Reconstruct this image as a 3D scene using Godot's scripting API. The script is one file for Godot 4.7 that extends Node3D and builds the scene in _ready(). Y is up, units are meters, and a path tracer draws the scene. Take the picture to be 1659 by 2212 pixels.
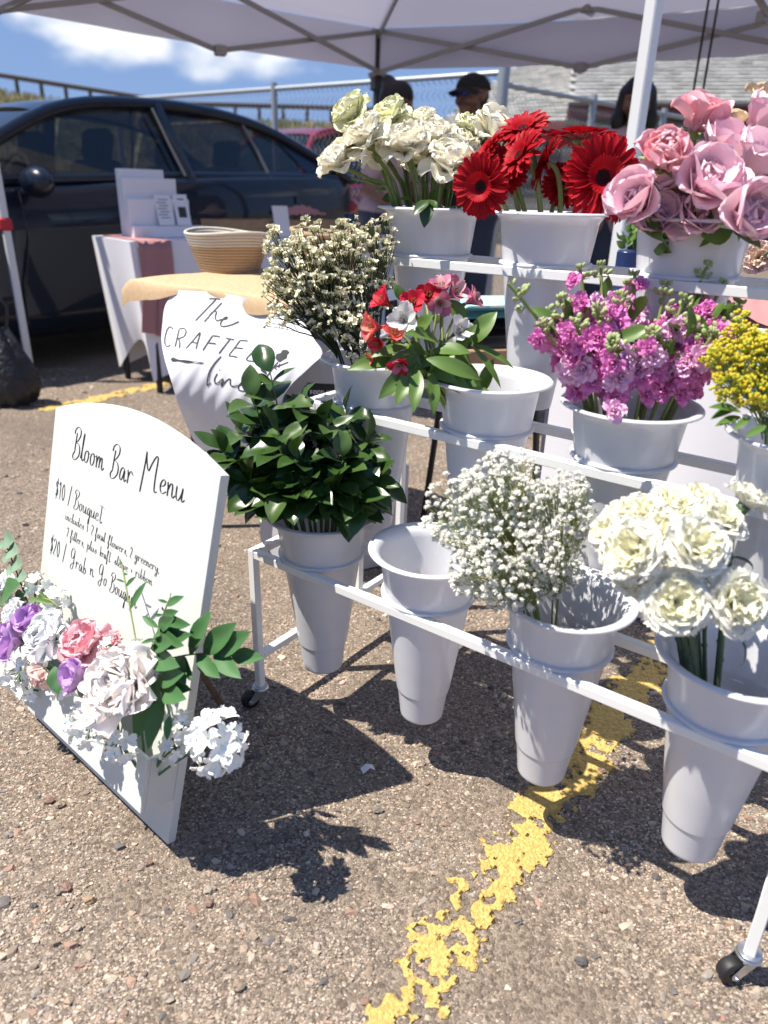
extends Node3D
# A market stall of cut flowers on a parking lot: a white rolling rack of tapered buckets, an arched menu board with a planter of silk flowers, tables, a parked car and people under a canopy behind.
const CAM_H := 0.98
const PITCH := 0.4138
const ROLL := 0.0275
const FOCAL := 1569.0     # pixels, for a picture 1659 wide and 2212 high
const SHADOW := Vector3(0.445, -0.8938, -0.0555)   # the way the sunlight travels
const RA := Vector3(0.8089, 0, 0.5879)   # along the rack, to its right end
const RB := Vector3(0.5879, 0, -0.8089)  # towards the back of the rack; the parking lines run this way
const RO := Vector3(-0.255, 0, -1.2178)  # front left foot of the rack
const TIER_H := [0.3614, 0.6177, 0.8719]
const TIER_B := [0.0, 0.158, 0.323]
const PITCH_A := 0.2384
const OFF_A := 0.1162
const OFF_B := 0.0797
var rng := RandomNumberGenerator.new()
var M := {}
var FWD: Vector3
var RIGHT: Vector3
var UP: Vector3

# ---------- shapes ----------
class Sh:
	var v := PackedVector3Array()
	var n := PackedVector3Array()
	var c := PackedColorArray()
	var u := PackedVector2Array()
	var i := PackedInt32Array()
	func grid(p: Array, closed := false, cols = null, uvs = null) -> void:
		var rows := p.size()
		var w: int = p[0].size()
		var base := v.size()
		var nn := PackedVector3Array()
		nn.resize(rows * w)
		for r in rows:
			for k in w:
				v.append(p[r][k])
				c.append(cols[r][k] if cols != null else Color.WHITE)
				u.append(uvs[r][k] if uvs != null else Vector2(float(k) / maxf(1, w - 1), float(r) / maxf(1, rows - 1)))
		var lim := w if closed else w - 1
		for r in rows - 1:
			for k in lim:
				var a := r * w + k
				var b := r * w + (k + 1) % w
				var d := a + w
				var e := b + w
				for t in [[a, d, b], [b, d, e]]:
					var pa := v[base + t[0]]
					var f := (v[base + t[2]] - pa).cross(v[base + t[1]] - pa)
					if f.length_squared() < 1e-20:
						continue
					for q in t:
						nn[q] += f
						i.append(base + q)
		for q in nn:
			n.append(q.normalized() if q.length_squared() > 1e-24 else Vector3.UP)
	func flat(pts: Array, col := Color.WHITE) -> void:   # convex polygon, flat
		var base := v.size()
		var nn: Vector3 = (pts[2] - pts[0]).cross(pts[1] - pts[0]).normalized()
		for k in pts.size():
			v.append(pts[k]); n.append(nn); c.append(col); u.append(Vector2(pts[k].x + pts[k].z * 0.37, pts[k].y + pts[k].z * 0.61))
		for k in range(1, pts.size() - 1):
			i.append_array([base, base + k, base + k + 1])
	func box(at: Vector3, size: Vector3, basis := Basis(), bev := 0.0015, col := Color.WHITE) -> void:
		var h := size / 2
		var b := minf(bev, minf(h.x, minf(h.y, h.z)) * 0.6)
		var ax := [Vector3.RIGHT, Vector3.UP, Vector3.BACK]
		for a in 3:
			for s in [-1.0, 1.0]:
				var e1: Vector3 = ax[(a + 1) % 3]
				var e2: Vector3 = ax[(a + 2) % 3]
				var q := []
				for t in [[-1, -1], [1, -1], [1, 1], [-1, 1]]:
					q.append(at + basis * (ax[a] * (h[a] * s) + e1 * ((h[(a + 1) % 3] - b) * t[0]) + e2 * ((h[(a + 2) % 3] - b) * t[1])))
				if s > 0:
					q.reverse()
				flat(q, col)
		for a in 3:
			var b1 := (a + 1) % 3
			var b2 := (a + 2) % 3
			for s1 in [-1.0, 1.0]:
				for s2 in [-1.0, 1.0]:
					var q := []
					for t in [[-1, 0], [1, 0], [1, 1], [-1, 1]]:
						var p := Vector3()
						p[a] = (h[a] - b) * t[0]
						p[b1] = s1 * (h[b1] - (b if t[1] == 1 else 0.0))
						p[b2] = s2 * (h[b2] - (b if t[1] == 0 else 0.0))
						q.append(at + basis * p)
					if s1 * s2 > 0:
						q.reverse()
					flat(q, col)
		for s1 in [-1.0, 1.0]:
			for s2 in [-1.0, 1.0]:
				for s3 in [-1.0, 1.0]:
					var q := []
					for a in 3:
						var p := Vector3(s1 * (h.x - b), s2 * (h.y - b), s3 * (h.z - b))
						p[a] = [s1, s2, s3][a] * h[a]
						q.append(at + basis * p)
					if s1 * s2 * s3 > 0:
						q.reverse()
					flat(q, col)
	func bar(a: Vector3, b: Vector3, w: float, h: float, side := Vector3.UP, bev := 0.0012, col := Color.WHITE) -> void:
		var x := (b - a)
		var l := x.length()
		x /= l
		var y := (side - x * side.dot(x)).normalized()
		box((a + b) / 2, Vector3(l, h, w), Basis(x, y, x.cross(y)), bev, col)
	func tube(p: Array, r, sides := 5, cap := true, col := Color.WHITE, col2 = null) -> void:
		var rows := []
		var cols := []
		var ref := Vector3(0.31, 0.2, 0.93)
		for k in p.size():
			var d: Vector3 = (p[mini(k + 1, p.size() - 1)] - p[maxi(k - 1, 0)]).normalized()
			var s := d.cross(ref)
			if s.length() < 0.05:
				s = d.cross(Vector3(1, 0, 0))
			s = s.normalized()
			var t := s.cross(d)
			ref = t.cross(s) if false else ref
			var row := PackedVector3Array()
			var rc := PackedColorArray()
			var rad: float = r[k] if r is Array or r is PackedFloat32Array else r
			for j in sides:
				var g := TAU * j / sides
				row.append(p[k] + (s * cos(g) + t * sin(g)) * rad)
				rc.append(col if col2 == null else col.lerp(col2, float(k) / maxf(1.0, p.size() - 1)))
			rows.append(row)
			cols.append(rc)
		if cap:
			for e in [0, 1]:
				var row := PackedVector3Array()
				for j in sides:
					row.append(p[0] if e == 0 else p[-1])
				if e == 0:
					rows.push_front(row); cols.push_front(cols[0])
				else:
					rows.append(row); cols.append(cols[-1])
		grid(rows, true, cols)
	func lathe(prof: Array, segs := 32, at := Vector3(), basis := Basis(), col := Color.WHITE) -> void:
		var rows := []
		var cols := []
		var uvs := []
		for q in prof:
			var row := PackedVector3Array()
			var rc := PackedColorArray()
			var ru := PackedVector2Array()
			for j in segs + 1:
				var g := TAU * j / segs
				row.append(at + basis * Vector3(q.x * cos(g), q.y, -q.x * sin(g)))
				rc.append(col)
				ru.append(Vector2(float(j) / segs, q.y))
			rows.append(row); cols.append(rc); uvs.append(ru)
		grid(rows, false, cols, uvs)
		# weld the seam's normals
		var w := segs + 1
		var s := n.size() - rows.size() * w
		for r in rows.size():
			var m := (n[s + r * w] + n[s + r * w + segs]).normalized()
			n[s + r * w] = m; n[s + r * w + segs] = m
	func ball(at: Vector3, r: Vector3, seg := 8, ring := 5, basis := Basis(), col := Color.WHITE) -> void:
		var rows := []
		var cols := []
		for k in ring + 1:
			var row := PackedVector3Array()
			var rc := PackedColorArray()
			var f := PI * k / ring
			for j in seg:
				var g := TAU * j / seg
				row.append(at + basis * (r * Vector3(sin(f) * cos(g), cos(f), -sin(f) * sin(g))))
				rc.append(col)
			rows.append(row); cols.append(rc)
		grid(rows, true, cols)
	func add(o: Sh, x: Transform3D, tint := Color.WHITE) -> void:
		var base := v.size()
		v.append_array(x * o.v)
		var b := x.basis.inverse().transposed()
		for q in o.n:
			n.append((b * q).normalized())
		for q in o.c:
			c.append(q * tint)
		u.append_array(o.u)
		for q in o.i:
			i.append(base + q)
	func mesh() -> ArrayMesh:
		var a := []
		a.resize(Mesh.ARRAY_MAX)
		a[Mesh.ARRAY_VERTEX] = v
		a[Mesh.ARRAY_NORMAL] = n
		a[Mesh.ARRAY_COLOR] = c
		a[Mesh.ARRAY_TEX_UV] = u
		a[Mesh.ARRAY_INDEX] = i
		var m := ArrayMesh.new()
		m.add_surface_from_arrays(Mesh.PRIMITIVE_TRIANGLES, a)
		return m

func obj(called: String, shape, m: Material, parent: Node = self, x := Transform3D()) -> MeshInstance3D:
	var o := MeshInstance3D.new()
	o.name = called
	o.mesh = shape.mesh() if shape is Sh else shape
	o.material_override = m
	o.transform = x
	parent.add_child(o, true)
	return o

func tag(o: Node, label: String, category: String, group := "") -> Node:
	o.set_meta("label", label)
	o.set_meta("category", category)
	if group:
		o.set_meta("group", group)
	return o

func thing(called: String, at: Vector3, label: String, category: String, group := "") -> Node3D:
	var o := Node3D.new()
	o.name = called
	o.position = at
	add_child(o, true)
	tag(o, label, category, group)
	return o

func struct(called: String, shape, m: Material) -> MeshInstance3D:
	var o := obj(called, shape, m)
	o.set_meta("kind", "structure")
	return o

func mat(key: String, col: Color, rough := 0.6, opt := {}) -> StandardMaterial3D:   # col: linear base colour
	var m := StandardMaterial3D.new()
	m.resource_name = key
	m.albedo_color = col.linear_to_srgb()
	m.roughness = rough
	m.vertex_color_use_as_albedo = true
	for k in opt:
		if k == "backlight":
			m.backlight_enabled = true
			m.backlight = opt[k]
		else:
			m.set(k, opt[k])
	M[key] = m
	return m

func noise_tex(freq: float, lo: Color, hi: Color, size := 512, octaves := 4, normal := 0.0, seed_ := 1, kind := FastNoiseLite.TYPE_SIMPLEX_SMOOTH) -> NoiseTexture2D:
	var f := FastNoiseLite.new()
	f.noise_type = kind
	f.frequency = freq
	f.fractal_octaves = octaves
	f.seed = seed_
	var t := NoiseTexture2D.new()
	t.width = size
	t.height = size
	t.seamless = true
	t.noise = f
	if normal > 0:
		t.as_normal_map = true
		t.bump_strength = normal
	else:
		var g := Gradient.new()
		g.set_color(0, lo)
		g.set_color(1, hi)
		t.color_ramp = g
	return t

func cell_tex(freq: float, value: bool, lo: Color, hi: Color, size: int, seed_: int, bump := 0.0) -> NoiseTexture2D:   # packed grains: a tone for each, or the dome of each
	var f := FastNoiseLite.new()
	f.noise_type = FastNoiseLite.TYPE_CELLULAR
	f.cellular_return_type = FastNoiseLite.RETURN_CELL_VALUE if value else FastNoiseLite.RETURN_DISTANCE2_SUB
	f.cellular_jitter = 1.0
	f.frequency = freq
	f.fractal_type = FastNoiseLite.FRACTAL_FBM
	f.fractal_octaves = 3
	f.fractal_lacunarity = 2.3
	f.fractal_gain = 0.55
	f.seed = seed_
	var t := NoiseTexture2D.new()
	t.width = size
	t.height = size
	t.seamless = true
	t.seamless_blend_skirt = 0.05
	t.noise = f
	if bump > 0:
		t.as_normal_map = true
		t.bump_strength = bump
	else:
		var g := Gradient.new()
		g.set_color(0, lo)
		g.set_color(1, hi)
		t.color_ramp = g
	return t

func px(x: float, y: float, z: float) -> Vector3:   # the point z metres in front along a line of sight
	var a := (x - 829.5) / FOCAL
	var b := (1106.0 - y) / FOCAL
	var d := FWD + RIGHT * a + UP * b
	return Vector3(0, CAM_H, 0) + d * (z / -d.z)

func pxh(x: float, y: float, h: float) -> Vector3:
	var a := (x - 829.5) / FOCAL
	var b := (1106.0 - y) / FOCAL
	var d := FWD + RIGHT * a + UP * b
	return Vector3(0, CAM_H, 0) + d * ((h - CAM_H) / d.y)

func size_at(p: Vector3, pixels: float) -> float:
	return pixels * (p - Vector3(0, CAM_H, 0)).dot(FWD) / FOCAL

func rk(a: float, b: float, h: float) -> Vector3:
	return RO + RA * a + RB * b + Vector3(0, h, 0)

func aim(y: Vector3, spin := 0.0) -> Basis:   # a basis whose y axis points that way
	y = y.normalized()
	var x := y.cross(Vector3(0.17, 0.1, 0.98))
	if x.length() < 0.1:
		x = y.cross(Vector3(1, 0, 0))
	x = x.normalized()
	return Basis(x, y, x.cross(y)) * Basis(Vector3.UP, spin)

func bez(a: Vector3, b: Vector3, c: Vector3, k := 8) -> Array:
	var out := []
	for j in k + 1:
		var t := float(j) / k
		out.append(a * (1 - t) * (1 - t) + b * 2 * t * (1 - t) + c * t * t)
	return out

func smooth_line(p: Array, k := 5) -> Array:   # Catmull-Rom through points
	var out := []
	for j in p.size() - 1:
		var p0 = p[maxi(j - 1, 0)]
		var p1 = p[j]
		var p2 = p[j + 1]
		var p3 = p[mini(j + 2, p.size() - 1)]
		for q in k:
			var t := float(q) / k
			out.append(0.5 * (2 * p1 + (p2 - p0) * t + (2 * p0 - 5 * p1 + 4 * p2 - p3) * t * t + (3 * p1 - p0 - 3 * p2 + p3) * t * t * t))
	out.append(p[-1])
	return out

func rv(s := 1.0) -> Vector3:
	return Vector3(rng.randf_range(-s, s), rng.randf_range(-s, s), rng.randf_range(-s, s))

# a petal: its foot at the origin, growing along +y and bending outwards (+z)
func petal(l: float, w: float, b0: float, b1: float, cup := 0.5, ruf := 0.0, peak := 1.2, seed_ := 0.0, ns := 6, nt := 6, c0 := Color.WHITE, c1 := Color.WHITE, jag := 0.0) -> Sh:
	var s := Sh.new()
	var rows := []
	var cols := []
	var y := 0.0
	var z := 0.0
	var last := 0.0
	for i in ns + 1:
		var f := 1.0 - pow(1.0 - float(i) / ns, 1.0 if jag > 0.055 else 1.6)
		var ang := lerpf(b0, b1, f * f * 0.5 + f * 0.5)
		if i > 0:
			y += cos(ang) * l * (f - last)
			z += sin(ang) * l * (f - last)
		last = f
		var hw := w * 0.5 * pow(maxf(sin(PI * (0.07 + 0.83 * pow(f, peak))), 0.02), 0.75)
		if jag <= 0.055:
			hw = w * 0.5 * (0.15 + 0.85 * smoothstep(0.0, 0.40 + 0.16 * peak, f)) * maxf(sqrt(maxf(0.0, 1.0 - pow(f, 5.0))), 0.06)
		var row := PackedVector3Array()
		var rc := PackedColorArray()
		for j in nt + 1:
			var t := 2.0 * j / nt - 1.0
			var inward := Vector3(0, sin(ang), -cos(ang))
			var p := Vector3(t * hw, y, z) + inward * (cup * t * t * hw)
			p += inward * ruf * w * f * f * (sin(t * 5.0 + seed_ * 3.1 + f * 3) * 0.6 + sin(t * 11.0 + seed_ * 7.7) * 0.4)
			if i == ns:
				p += Vector3(0, cos(ang), sin(ang)) * l * (jag * (0.5 if j % 2 == 0 else -0.5) - 0.10 * t * t)
			row.append(p)
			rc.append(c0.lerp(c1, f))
		rows.append(row)
		cols.append(rc)
	s.grid(rows, false, cols)
	return s

func leaf(l: float, w: float, fold := 0.3, droop := 0.6, peak := 0.9, tip := 0.0, c0 := Color.WHITE, c1 := Color.WHITE) -> Sh:
	var s := Sh.new()
	var rows := []
	var cols := []
	var y := 0.0
	var z := 0.0
	var ns := 7
	for i in ns + 1:
		var f := float(i) / ns
		var ang := droop * f
		if i > 0:
			y += cos(ang) * l / ns
			z += sin(ang) * l / ns
		var hw := w * 0.5 * pow(maxf(sin(PI * pow(f, peak)), 0.0), 0.9)
		if i == ns:
			hw = 0.0
		if i == 0:
			hw = w * 0.05
		var inward := Vector3(0, sin(ang), -cos(ang))
		var row := PackedVector3Array()
		var rc := PackedColorArray()
		for j in 5:
			var t := j / 2.0 - 1.0
			row.append(Vector3(t * hw, y, z) + inward * (absf(t) * fold * hw + 0.06 * hw * sin(f * 9.0 + t * 2.0)))
			rc.append(c0.lerp(c1, absf(t)) if j != 2 else c0.lerp(Color(1.25, 1.25, 1.1), 0.5))
		rows.append(row)
		cols.append(rc)
	s.grid(rows, false, cols)
	return s

# ---------- camera, sky, sun ----------
func setup() -> void:
	FWD = Vector3(0, -sin(PITCH), -cos(PITCH))
	var r0 := Vector3.RIGHT
	var u0 := Vector3(0, cos(PITCH), -sin(PITCH))
	RIGHT = r0 * cos(ROLL) + u0 * sin(ROLL)
	UP = u0 * cos(ROLL) - r0 * sin(ROLL)
	var cam := Camera3D.new()
	cam.name = "camera"
	cam.transform = Transform3D(Basis(RIGHT, UP, -FWD), Vector3(0, CAM_H, 0))
	cam.keep_aspect = Camera3D.KEEP_HEIGHT
	var at := CameraAttributesPhysical.new()
	at.frustum_focal_length = 24.0 / (2.0 * 1106.0 / FOCAL)
	at.frustum_focus_distance = 1.34
	at.frustum_near = 0.05
	at.frustum_far = 400.0
	at.exposure_aperture = 2.2
	cam.attributes = at
	cam.fov = rad_to_deg(2.0 * atan(1106.0 / FOCAL))
	cam.near = 0.05
	cam.far = 400.0
	add_child(cam)
	cam.current = true
	var e := Environment.new()
	e.background_mode = Environment.BG_SKY
	e.sky = Sky.new()
	e.sky.sky_material = sky_material()
	e.background_energy_multiplier = 1.0
	e.tonemap_mode = Environment.TONE_MAPPER_LINEAR
	e.tonemap_exposure = 1.7
	e.sdfgi_enabled = true
	e.ssao_enabled = true
	e.ssil_enabled = true
	var we := WorldEnvironment.new()
	we.name = "world_environment"
	we.environment = e
	add_child(we)
	var sun := DirectionalLight3D.new()
	sun.name = "sun"
	sun.light_energy = 1.6
	sun.light_color = Color(1.0, 0.97, 0.92)
	sun.light_angular_distance = 0.5
	sun.shadow_enabled = true
	sun.transform = Transform3D(Basis.looking_at(SHADOW.normalized(), Vector3.UP), Vector3(-6, 12, 1))
	add_child(sun)

func sky_material() -> PanoramaSkyMaterial:
	var w := 2048
	var h := 1024
	var im := Image.create(w, h, false, Image.FORMAT_RGBF)
	var big := FastNoiseLite.new()
	big.noise_type = FastNoiseLite.TYPE_SIMPLEX_SMOOTH
	big.frequency = 2.6
	big.fractal_octaves = 5
	big.fractal_gain = 0.52
	big.seed = 11
	# cumulus banks all round the horizon: azimuth (degrees right of the camera), height, half width, half height
	var banks := [[-24.5, 9.6, 7.5, 2.6], [-17.0, 8.6, 4.6, 1.9], [-16.0, 6.6, 2.5, 0.9], [-21.0, 5.4, 3.0, 0.8], [-4, 6.4, 3.5, 1.2], [3, 5.0, 4, 1.4], [-13.5, 5.3, 2.5, 0.8], [-34, 8, 6, 2.5], [-55, 12, 10, 4], [-80, 8, 8, 3], [-110, 14, 12, 4], [-140, 9, 9, 3], [-165, 16, 14, 5], [165, 8, 9, 3], [140, 14, 10, 4], [110, 9, 10, 3], [85, 16, 12, 5], [60, 8, 8, 3], [38, 12, 9, 4], [18, 11, 6, 2]]
	for y in h:
		var el := 90.0 - 180.0 * (y + 0.5) / h
		var el_r := deg_to_rad(el)
		var up := sin(el_r)
		var base := Color(0.34, 0.50, 0.80).lerp(Color(0.12, 0.24, 0.55), pow(clampf(up * 1.6, 0, 1), 0.55)) * 0.62
		if el < 0:
			base = Color(0.2, 0.18, 0.15)
		for x in w:
			var col := base
			if el > -1 and el < 45:
				var az := 360.0 * (x + 0.5) / w - 180.0
				var a := deg_to_rad(az)
				var d := Vector3(cos(el_r) * sin(a), up * 2.4, -cos(el_r) * cos(a))
				var best := -1.0
				var rise := 0.0
				for b in banks:
					var dx: float = wrapf(az - b[0], -180, 180) / b[2]
					if absf(dx) > 2.0:
						continue
					var dy: float = (el - b[1]) / b[3]
					if dy < 0:
						dy *= 1.7
					var q := 1.0 - (dx * dx + dy * dy)
					if q > best:
						best = q
						rise = clampf(0.5 + dy * 0.5, 0, 1)
				var nse := big.get_noise_3dv(d * 2.2)
				var den := smoothstep(0.0, 0.75, best * 0.75 + nse * 1.2)
				var white := Color(0.42, 0.46, 0.54).lerp(Color(0.82, 0.82, 0.80), clampf(rise * 0.9 + nse * 0.6 + 0.1, 0, 1))
				col = base.lerp(white, den * 0.92)
			im.set_pixel(x, y, col)
	var m := PanoramaSkyMaterial.new()
	m.panorama = ImageTexture.create_from_image(im)
	return m

# ---------- materials ----------
func materials() -> void:
	mat("bucket_plastic", Color(0.86, 0.87, 0.90), 0.2, {"backlight": Color(0.75, 0.75, 0.78), "metallic_specular": 0.5, "albedo_texture": noise_tex(0.012, Color(0.975, 0.975, 0.975), Color(1, 1, 1), 512, 5, 0, 51), "uv1_triplanar": true, "uv1_scale": Vector3(4, 4, 4), "roughness_texture": noise_tex(0.02, Color(0.8, 0.8, 0.8), Color(1, 1, 1), 512, 5, 0, 52)})
	mat("white_metal", Color(0.80, 0.81, 0.80), 0.35)
	mat("zinc", Color(0.55, 0.56, 0.58), 0.28, {"metallic": 0.9})
	mat("black_rubber", Color(0.015, 0.015, 0.016), 0.55)
	mat("ink", Color(0.012, 0.012, 0.018), 0.4)
	mat("print_grey", Color(0.035, 0.04, 0.04), 0.7)
	mat("board_paint", Color(0.63, 0.655, 0.625), 0.5, {"normal_enabled": true, "normal_texture": noise_tex(0.02, Color.BLACK, Color.WHITE, 512, 5, 3.0, 5), "normal_scale": 0.3, "uv1_triplanar": true, "uv1_scale": Vector3(6, 1.2, 6), "albedo_texture": noise_tex(0.012, Color(0.965, 0.965, 0.96), Color(1, 1, 1), 512, 5, 0, 6)})
	mat("bare_wood", Color(0.20, 0.13, 0.08), 0.7, {"albedo_texture": noise_tex(0.02, Color(0.7, 0.7, 0.7), Color(1, 1, 1), 256, 4, 0, 8), "uv1_triplanar": true, "uv1_scale": Vector3(30, 3, 30)})
	mat("pine", Color(0.48, 0.33, 0.19), 0.6, {"albedo_texture": noise_tex(0.02, Color(0.72, 0.66, 0.6), Color(1, 1, 1), 256, 4, 0, 9), "uv1_triplanar": true, "uv1_scale": Vector3(3, 20, 20)})
	mat("kraft_paper", Color(0.62, 0.44, 0.26), 0.75, {"backlight": Color(0.25, 0.25, 0.25), "albedo_texture": noise_tex(0.05, Color(0.88, 0.87, 0.85), Color(1, 1, 1), 256, 4, 0, 10), "uv1_triplanar": true, "uv1_scale": Vector3(4, 4, 4)})
	mat("white_cloth", Color(0.72, 0.72, 0.77), 0.85, {"backlight": Color(0.35, 0.35, 0.37)})
	mat("stretch_cloth", Color(0.76, 0.76, 0.82), 0.75)
	mat("pink_cloth", Color(0.40, 0.20, 0.20), 0.9, {"backlight": Color(0.3, 0.3, 0.3)})
	mat("rope_white", Color(0.78, 0.74, 0.66), 0.9, {"albedo_texture": noise_tex(0.08, Color(0.72, 0.70, 0.68), Color(1, 1, 1), 256, 3, 0, 41), "uv1_triplanar": true, "uv1_scale": Vector3(25, 25, 25), "normal_enabled": true, "normal_texture": noise_tex(0.08, Color.BLACK, Color.WHITE, 256, 3, 9.0, 42)})
	mat("rope_jute", Color(0.72, 0.54, 0.35), 0.9, {"albedo_texture": noise_tex(0.09, Color(0.62, 0.58, 0.54), Color(1, 1, 1), 256, 3, 0, 43), "uv1_triplanar": true, "uv1_scale": Vector3(25, 25, 25), "normal_enabled": true, "normal_texture": noise_tex(0.08, Color.BLACK, Color.WHITE, 256, 3, 12.0, 44)})
	mat("card_white", Color(0.74, 0.74, 0.78), 0.6)
	mat("cardboard", Color(0.34, 0.21, 0.12), 0.85)
	mat("canopy_fabric", Color(0.66, 0.66, 0.74), 0.8, {"backlight": Color(0.6, 0.6, 0.64), "normal_enabled": true, "normal_texture": noise_tex(0.01, Color.BLACK, Color.WHITE, 256, 3, 4.0, 12), "normal_scale": 0.4, "uv1_triplanar": true, "uv1_scale": Vector3(1.5, 1.5, 1.5)})
	mat("frame_steel", Color(0.30, 0.29, 0.28), 0.45, {"metallic": 0.3})
	mat("post_white", Color(0.62, 0.63, 0.64), 0.4)
	mat("black_plastic", Color(0.014, 0.014, 0.016), 0.45)
	mat("black_cloth", Color(0.014, 0.015, 0.018), 0.5, {"normal_enabled": true, "normal_texture": noise_tex(0.02, Color.BLACK, Color.WHITE, 256, 3, 10.0, 45), "uv1_triplanar": true, "uv1_scale": Vector3(3, 3, 3)})
	mat("red_plastic", Color(0.42, 0.012, 0.018), 0.4)
	mat("car_paint", Color(0.007, 0.012, 0.024), 0.30, {"clearcoat_enabled": true, "clearcoat": 0.6, "clearcoat_roughness": 0.04, "metallic_specular": 0.3})
	mat("red_paint", Color(0.22, 0.006, 0.010), 0.3, {"clearcoat_enabled": true, "clearcoat": 0.8, "clearcoat_roughness": 0.05})
	mat("car_glass", Color(0.008, 0.012, 0.014, 0.68), 0.03, {"transparency": BaseMaterial3D.TRANSPARENCY_ALPHA})
	mat("car_trim", Color(0.20, 0.20, 0.19), 0.35, {"metallic": 0.6})
	mat("seat_fabric", Color(0.02, 0.02, 0.022), 0.8)
	mat("tail_lamp", Color(0.35, 0.01, 0.015), 0.15)
	mat("galvanised", Color(0.34, 0.37, 0.40), 0.45, {"metallic": 0.5})
	mat("roof_shingle", Color(0.36, 0.36, 0.35), 0.9)
	mat("fascia_red", Color(0.14, 0.035, 0.035), 0.6)
	mat("wall_dark", Color(0.09, 0.085, 0.08), 0.8)
	mat("hill_grass", Color(0.30, 0.25, 0.15), 0.95, {"albedo_texture": noise_tex(0.02, Color(0.45, 0.52, 0.35), Color(1.0, 0.95, 0.85), 512, 5, 0, 13), "uv1_triplanar": true, "uv1_scale": Vector3(0.12, 0.12, 0.12)})
	mat("rail_wood", Color(0.10, 0.075, 0.055), 0.8)
	mat("skin", Color(0.22, 0.115, 0.075), 0.55)
	mat("hair", Color(0.008, 0.006, 0.006), 0.5)
	mat("shirt_black", Color(0.012, 0.012, 0.014), 0.85)
	mat("shirt_pale", Color(0.50, 0.36, 0.38), 0.85)
	mat("denim", Color(0.05, 0.06, 0.09), 0.9)
	mat("mirror_lens", Color(0.02, 0.05, 0.30), 0.08, {"metallic": 0.6})
	mat("teal_cloth", Color(0.36, 0.66, 0.68), 0.9)
	mat("navy_cloth", Color(0.015, 0.025, 0.05), 0.9)
	mat("maroon_cloth", Color(0.06, 0.02, 0.03), 0.9)
	mat("grey_cloth", Color(0.30, 0.29, 0.29), 0.9)
	mat("tote_grey", Color(0.42, 0.42, 0.45), 0.5)
	mat("can_blue", Color(0.010, 0.025, 0.09), 0.3)
	# plants
	mat("stem_green", Color(0.13, 0.19, 0.045), 0.55)
	mat("stem_pale", Color(0.22, 0.28, 0.08), 0.55)
	mat("stem_dark", Color(0.035, 0.05, 0.018), 0.7)
	mat("stem_blue_green", Color(0.075, 0.12, 0.06), 0.55)
	mat("leaf_glossy", Color(0.036, 0.080, 0.016), 0.30, {"backlight": Color(0.30, 0.34, 0.10)})
	mat("leaf_glossy_pale", Color(0.055, 0.105, 0.022), 0.34, {"backlight": Color(0.32, 0.36, 0.12)})
	mat("leaf_glossy_deep", Color(0.026, 0.062, 0.016), 0.26, {"backlight": Color(0.22, 0.26, 0.08)})
	mat("leaf_fresh", Color(0.10, 0.18, 0.035), 0.42, {"backlight": Color(0.45, 0.50, 0.16)})
	mat("leaf_silk", Color(0.055, 0.15, 0.045), 0.6, {"backlight": Color(0.25, 0.30, 0.15)})
	mat("leaf_blue", Color(0.20, 0.30, 0.20), 0.6, {"backlight": Color(0.3, 0.34, 0.25)})
	var pet := {"backlight": Color(0.7, 0.7, 0.7), "metallic_specular": 0.3}
	mat("rose_cream", Color(0.94, 0.90, 0.75), 0.6, pet)
	mat("rose_greenish", Color(0.84, 0.84, 0.56), 0.6, pet)
	mat("gerbera_red", Color(0.46, 0.006, 0.016), 0.55, pet)
	mat("gerbera_eye", Color(0.035, 0.006, 0.006), 0.8)
	mat("rose_pink", Color(0.93, 0.52, 0.57), 0.55, pet)
	mat("peony_pink", Color(0.93, 0.67, 0.75), 0.55, pet)
	mat("cream_petal", Color(0.74, 0.62, 0.42), 0.6, pet)
	mat("carnation_white", Color(0.95, 0.94, 0.87), 0.6, pet)
	mat("carnation_blush", Color(0.80, 0.62, 0.60), 0.6, pet)
	mat("gyp_white", Color(0.95, 0.94, 0.86), 0.7, {"backlight": Color(0.7, 0.7, 0.7)})
	mat("statice_cream", Color(0.95, 0.91, 0.74), 0.8, {"backlight": Color(0.5, 0.5, 0.5)})
	mat("alstro", Color(1, 1, 1), 0.5, pet)
	mat("stock_magenta", Color(0.84, 0.28, 0.64), 0.55, pet)
	mat("bud_green", Color(0.34, 0.40, 0.17), 0.7)
	mat("golden", Color(0.70, 0.54, 0.03), 0.7)
	mat("silk_white", Color(0.96, 0.96, 0.96), 0.7, {"backlight": Color(0.35, 0.35, 0.35), "metallic_specular": 0.3})
	mat("silk_blush", Color(0.97, 0.91, 0.875), 0.7, {"backlight": Color(0.35, 0.35, 0.35), "metallic_specular": 0.3})
	mat("silk_pink", Color(0.92, 0.54, 0.58), 0.7, pet)
	mat("silk_peach", Color(0.90, 0.64, 0.58), 0.7, pet)
	mat("silk_purple", Color(0.66, 0.42, 0.74), 0.7, pet)

# ---------- ground ----------
func paint_mask(x: float, z: float, f: FastNoiseLite) -> float:   # above 0 where yellow paint is left on the lot
	var best := -1.0
	for l in [[0.032, -0.607, 0.050], [-1.50, -3.51, 0.055]]:
		var d := Vector2(x - l[0], z - l[1])
		var across := absf(d.x * 0.797 + d.y * 0.604)
		var along := d.x * 0.604 - d.y * 0.797
		var wear := 0.22 + 0.30 * smoothstep(0.50, 0.15, along) if l[2] == 0.050 else 0.30
		var edge: float = (l[2] - across) / 0.02
		var q := minf(edge, 1.2) * 0.6 + f.get_noise_2d(x * 40, z * 40) * 1.0 + f.get_noise_2d(x * 11 + 50, z * 11) * 1.1 - wear
		if along < -0.25:
			q = -1.0
		best = maxf(best, q if across < l[2] + 0.015 else -1.0)
	return best

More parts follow.
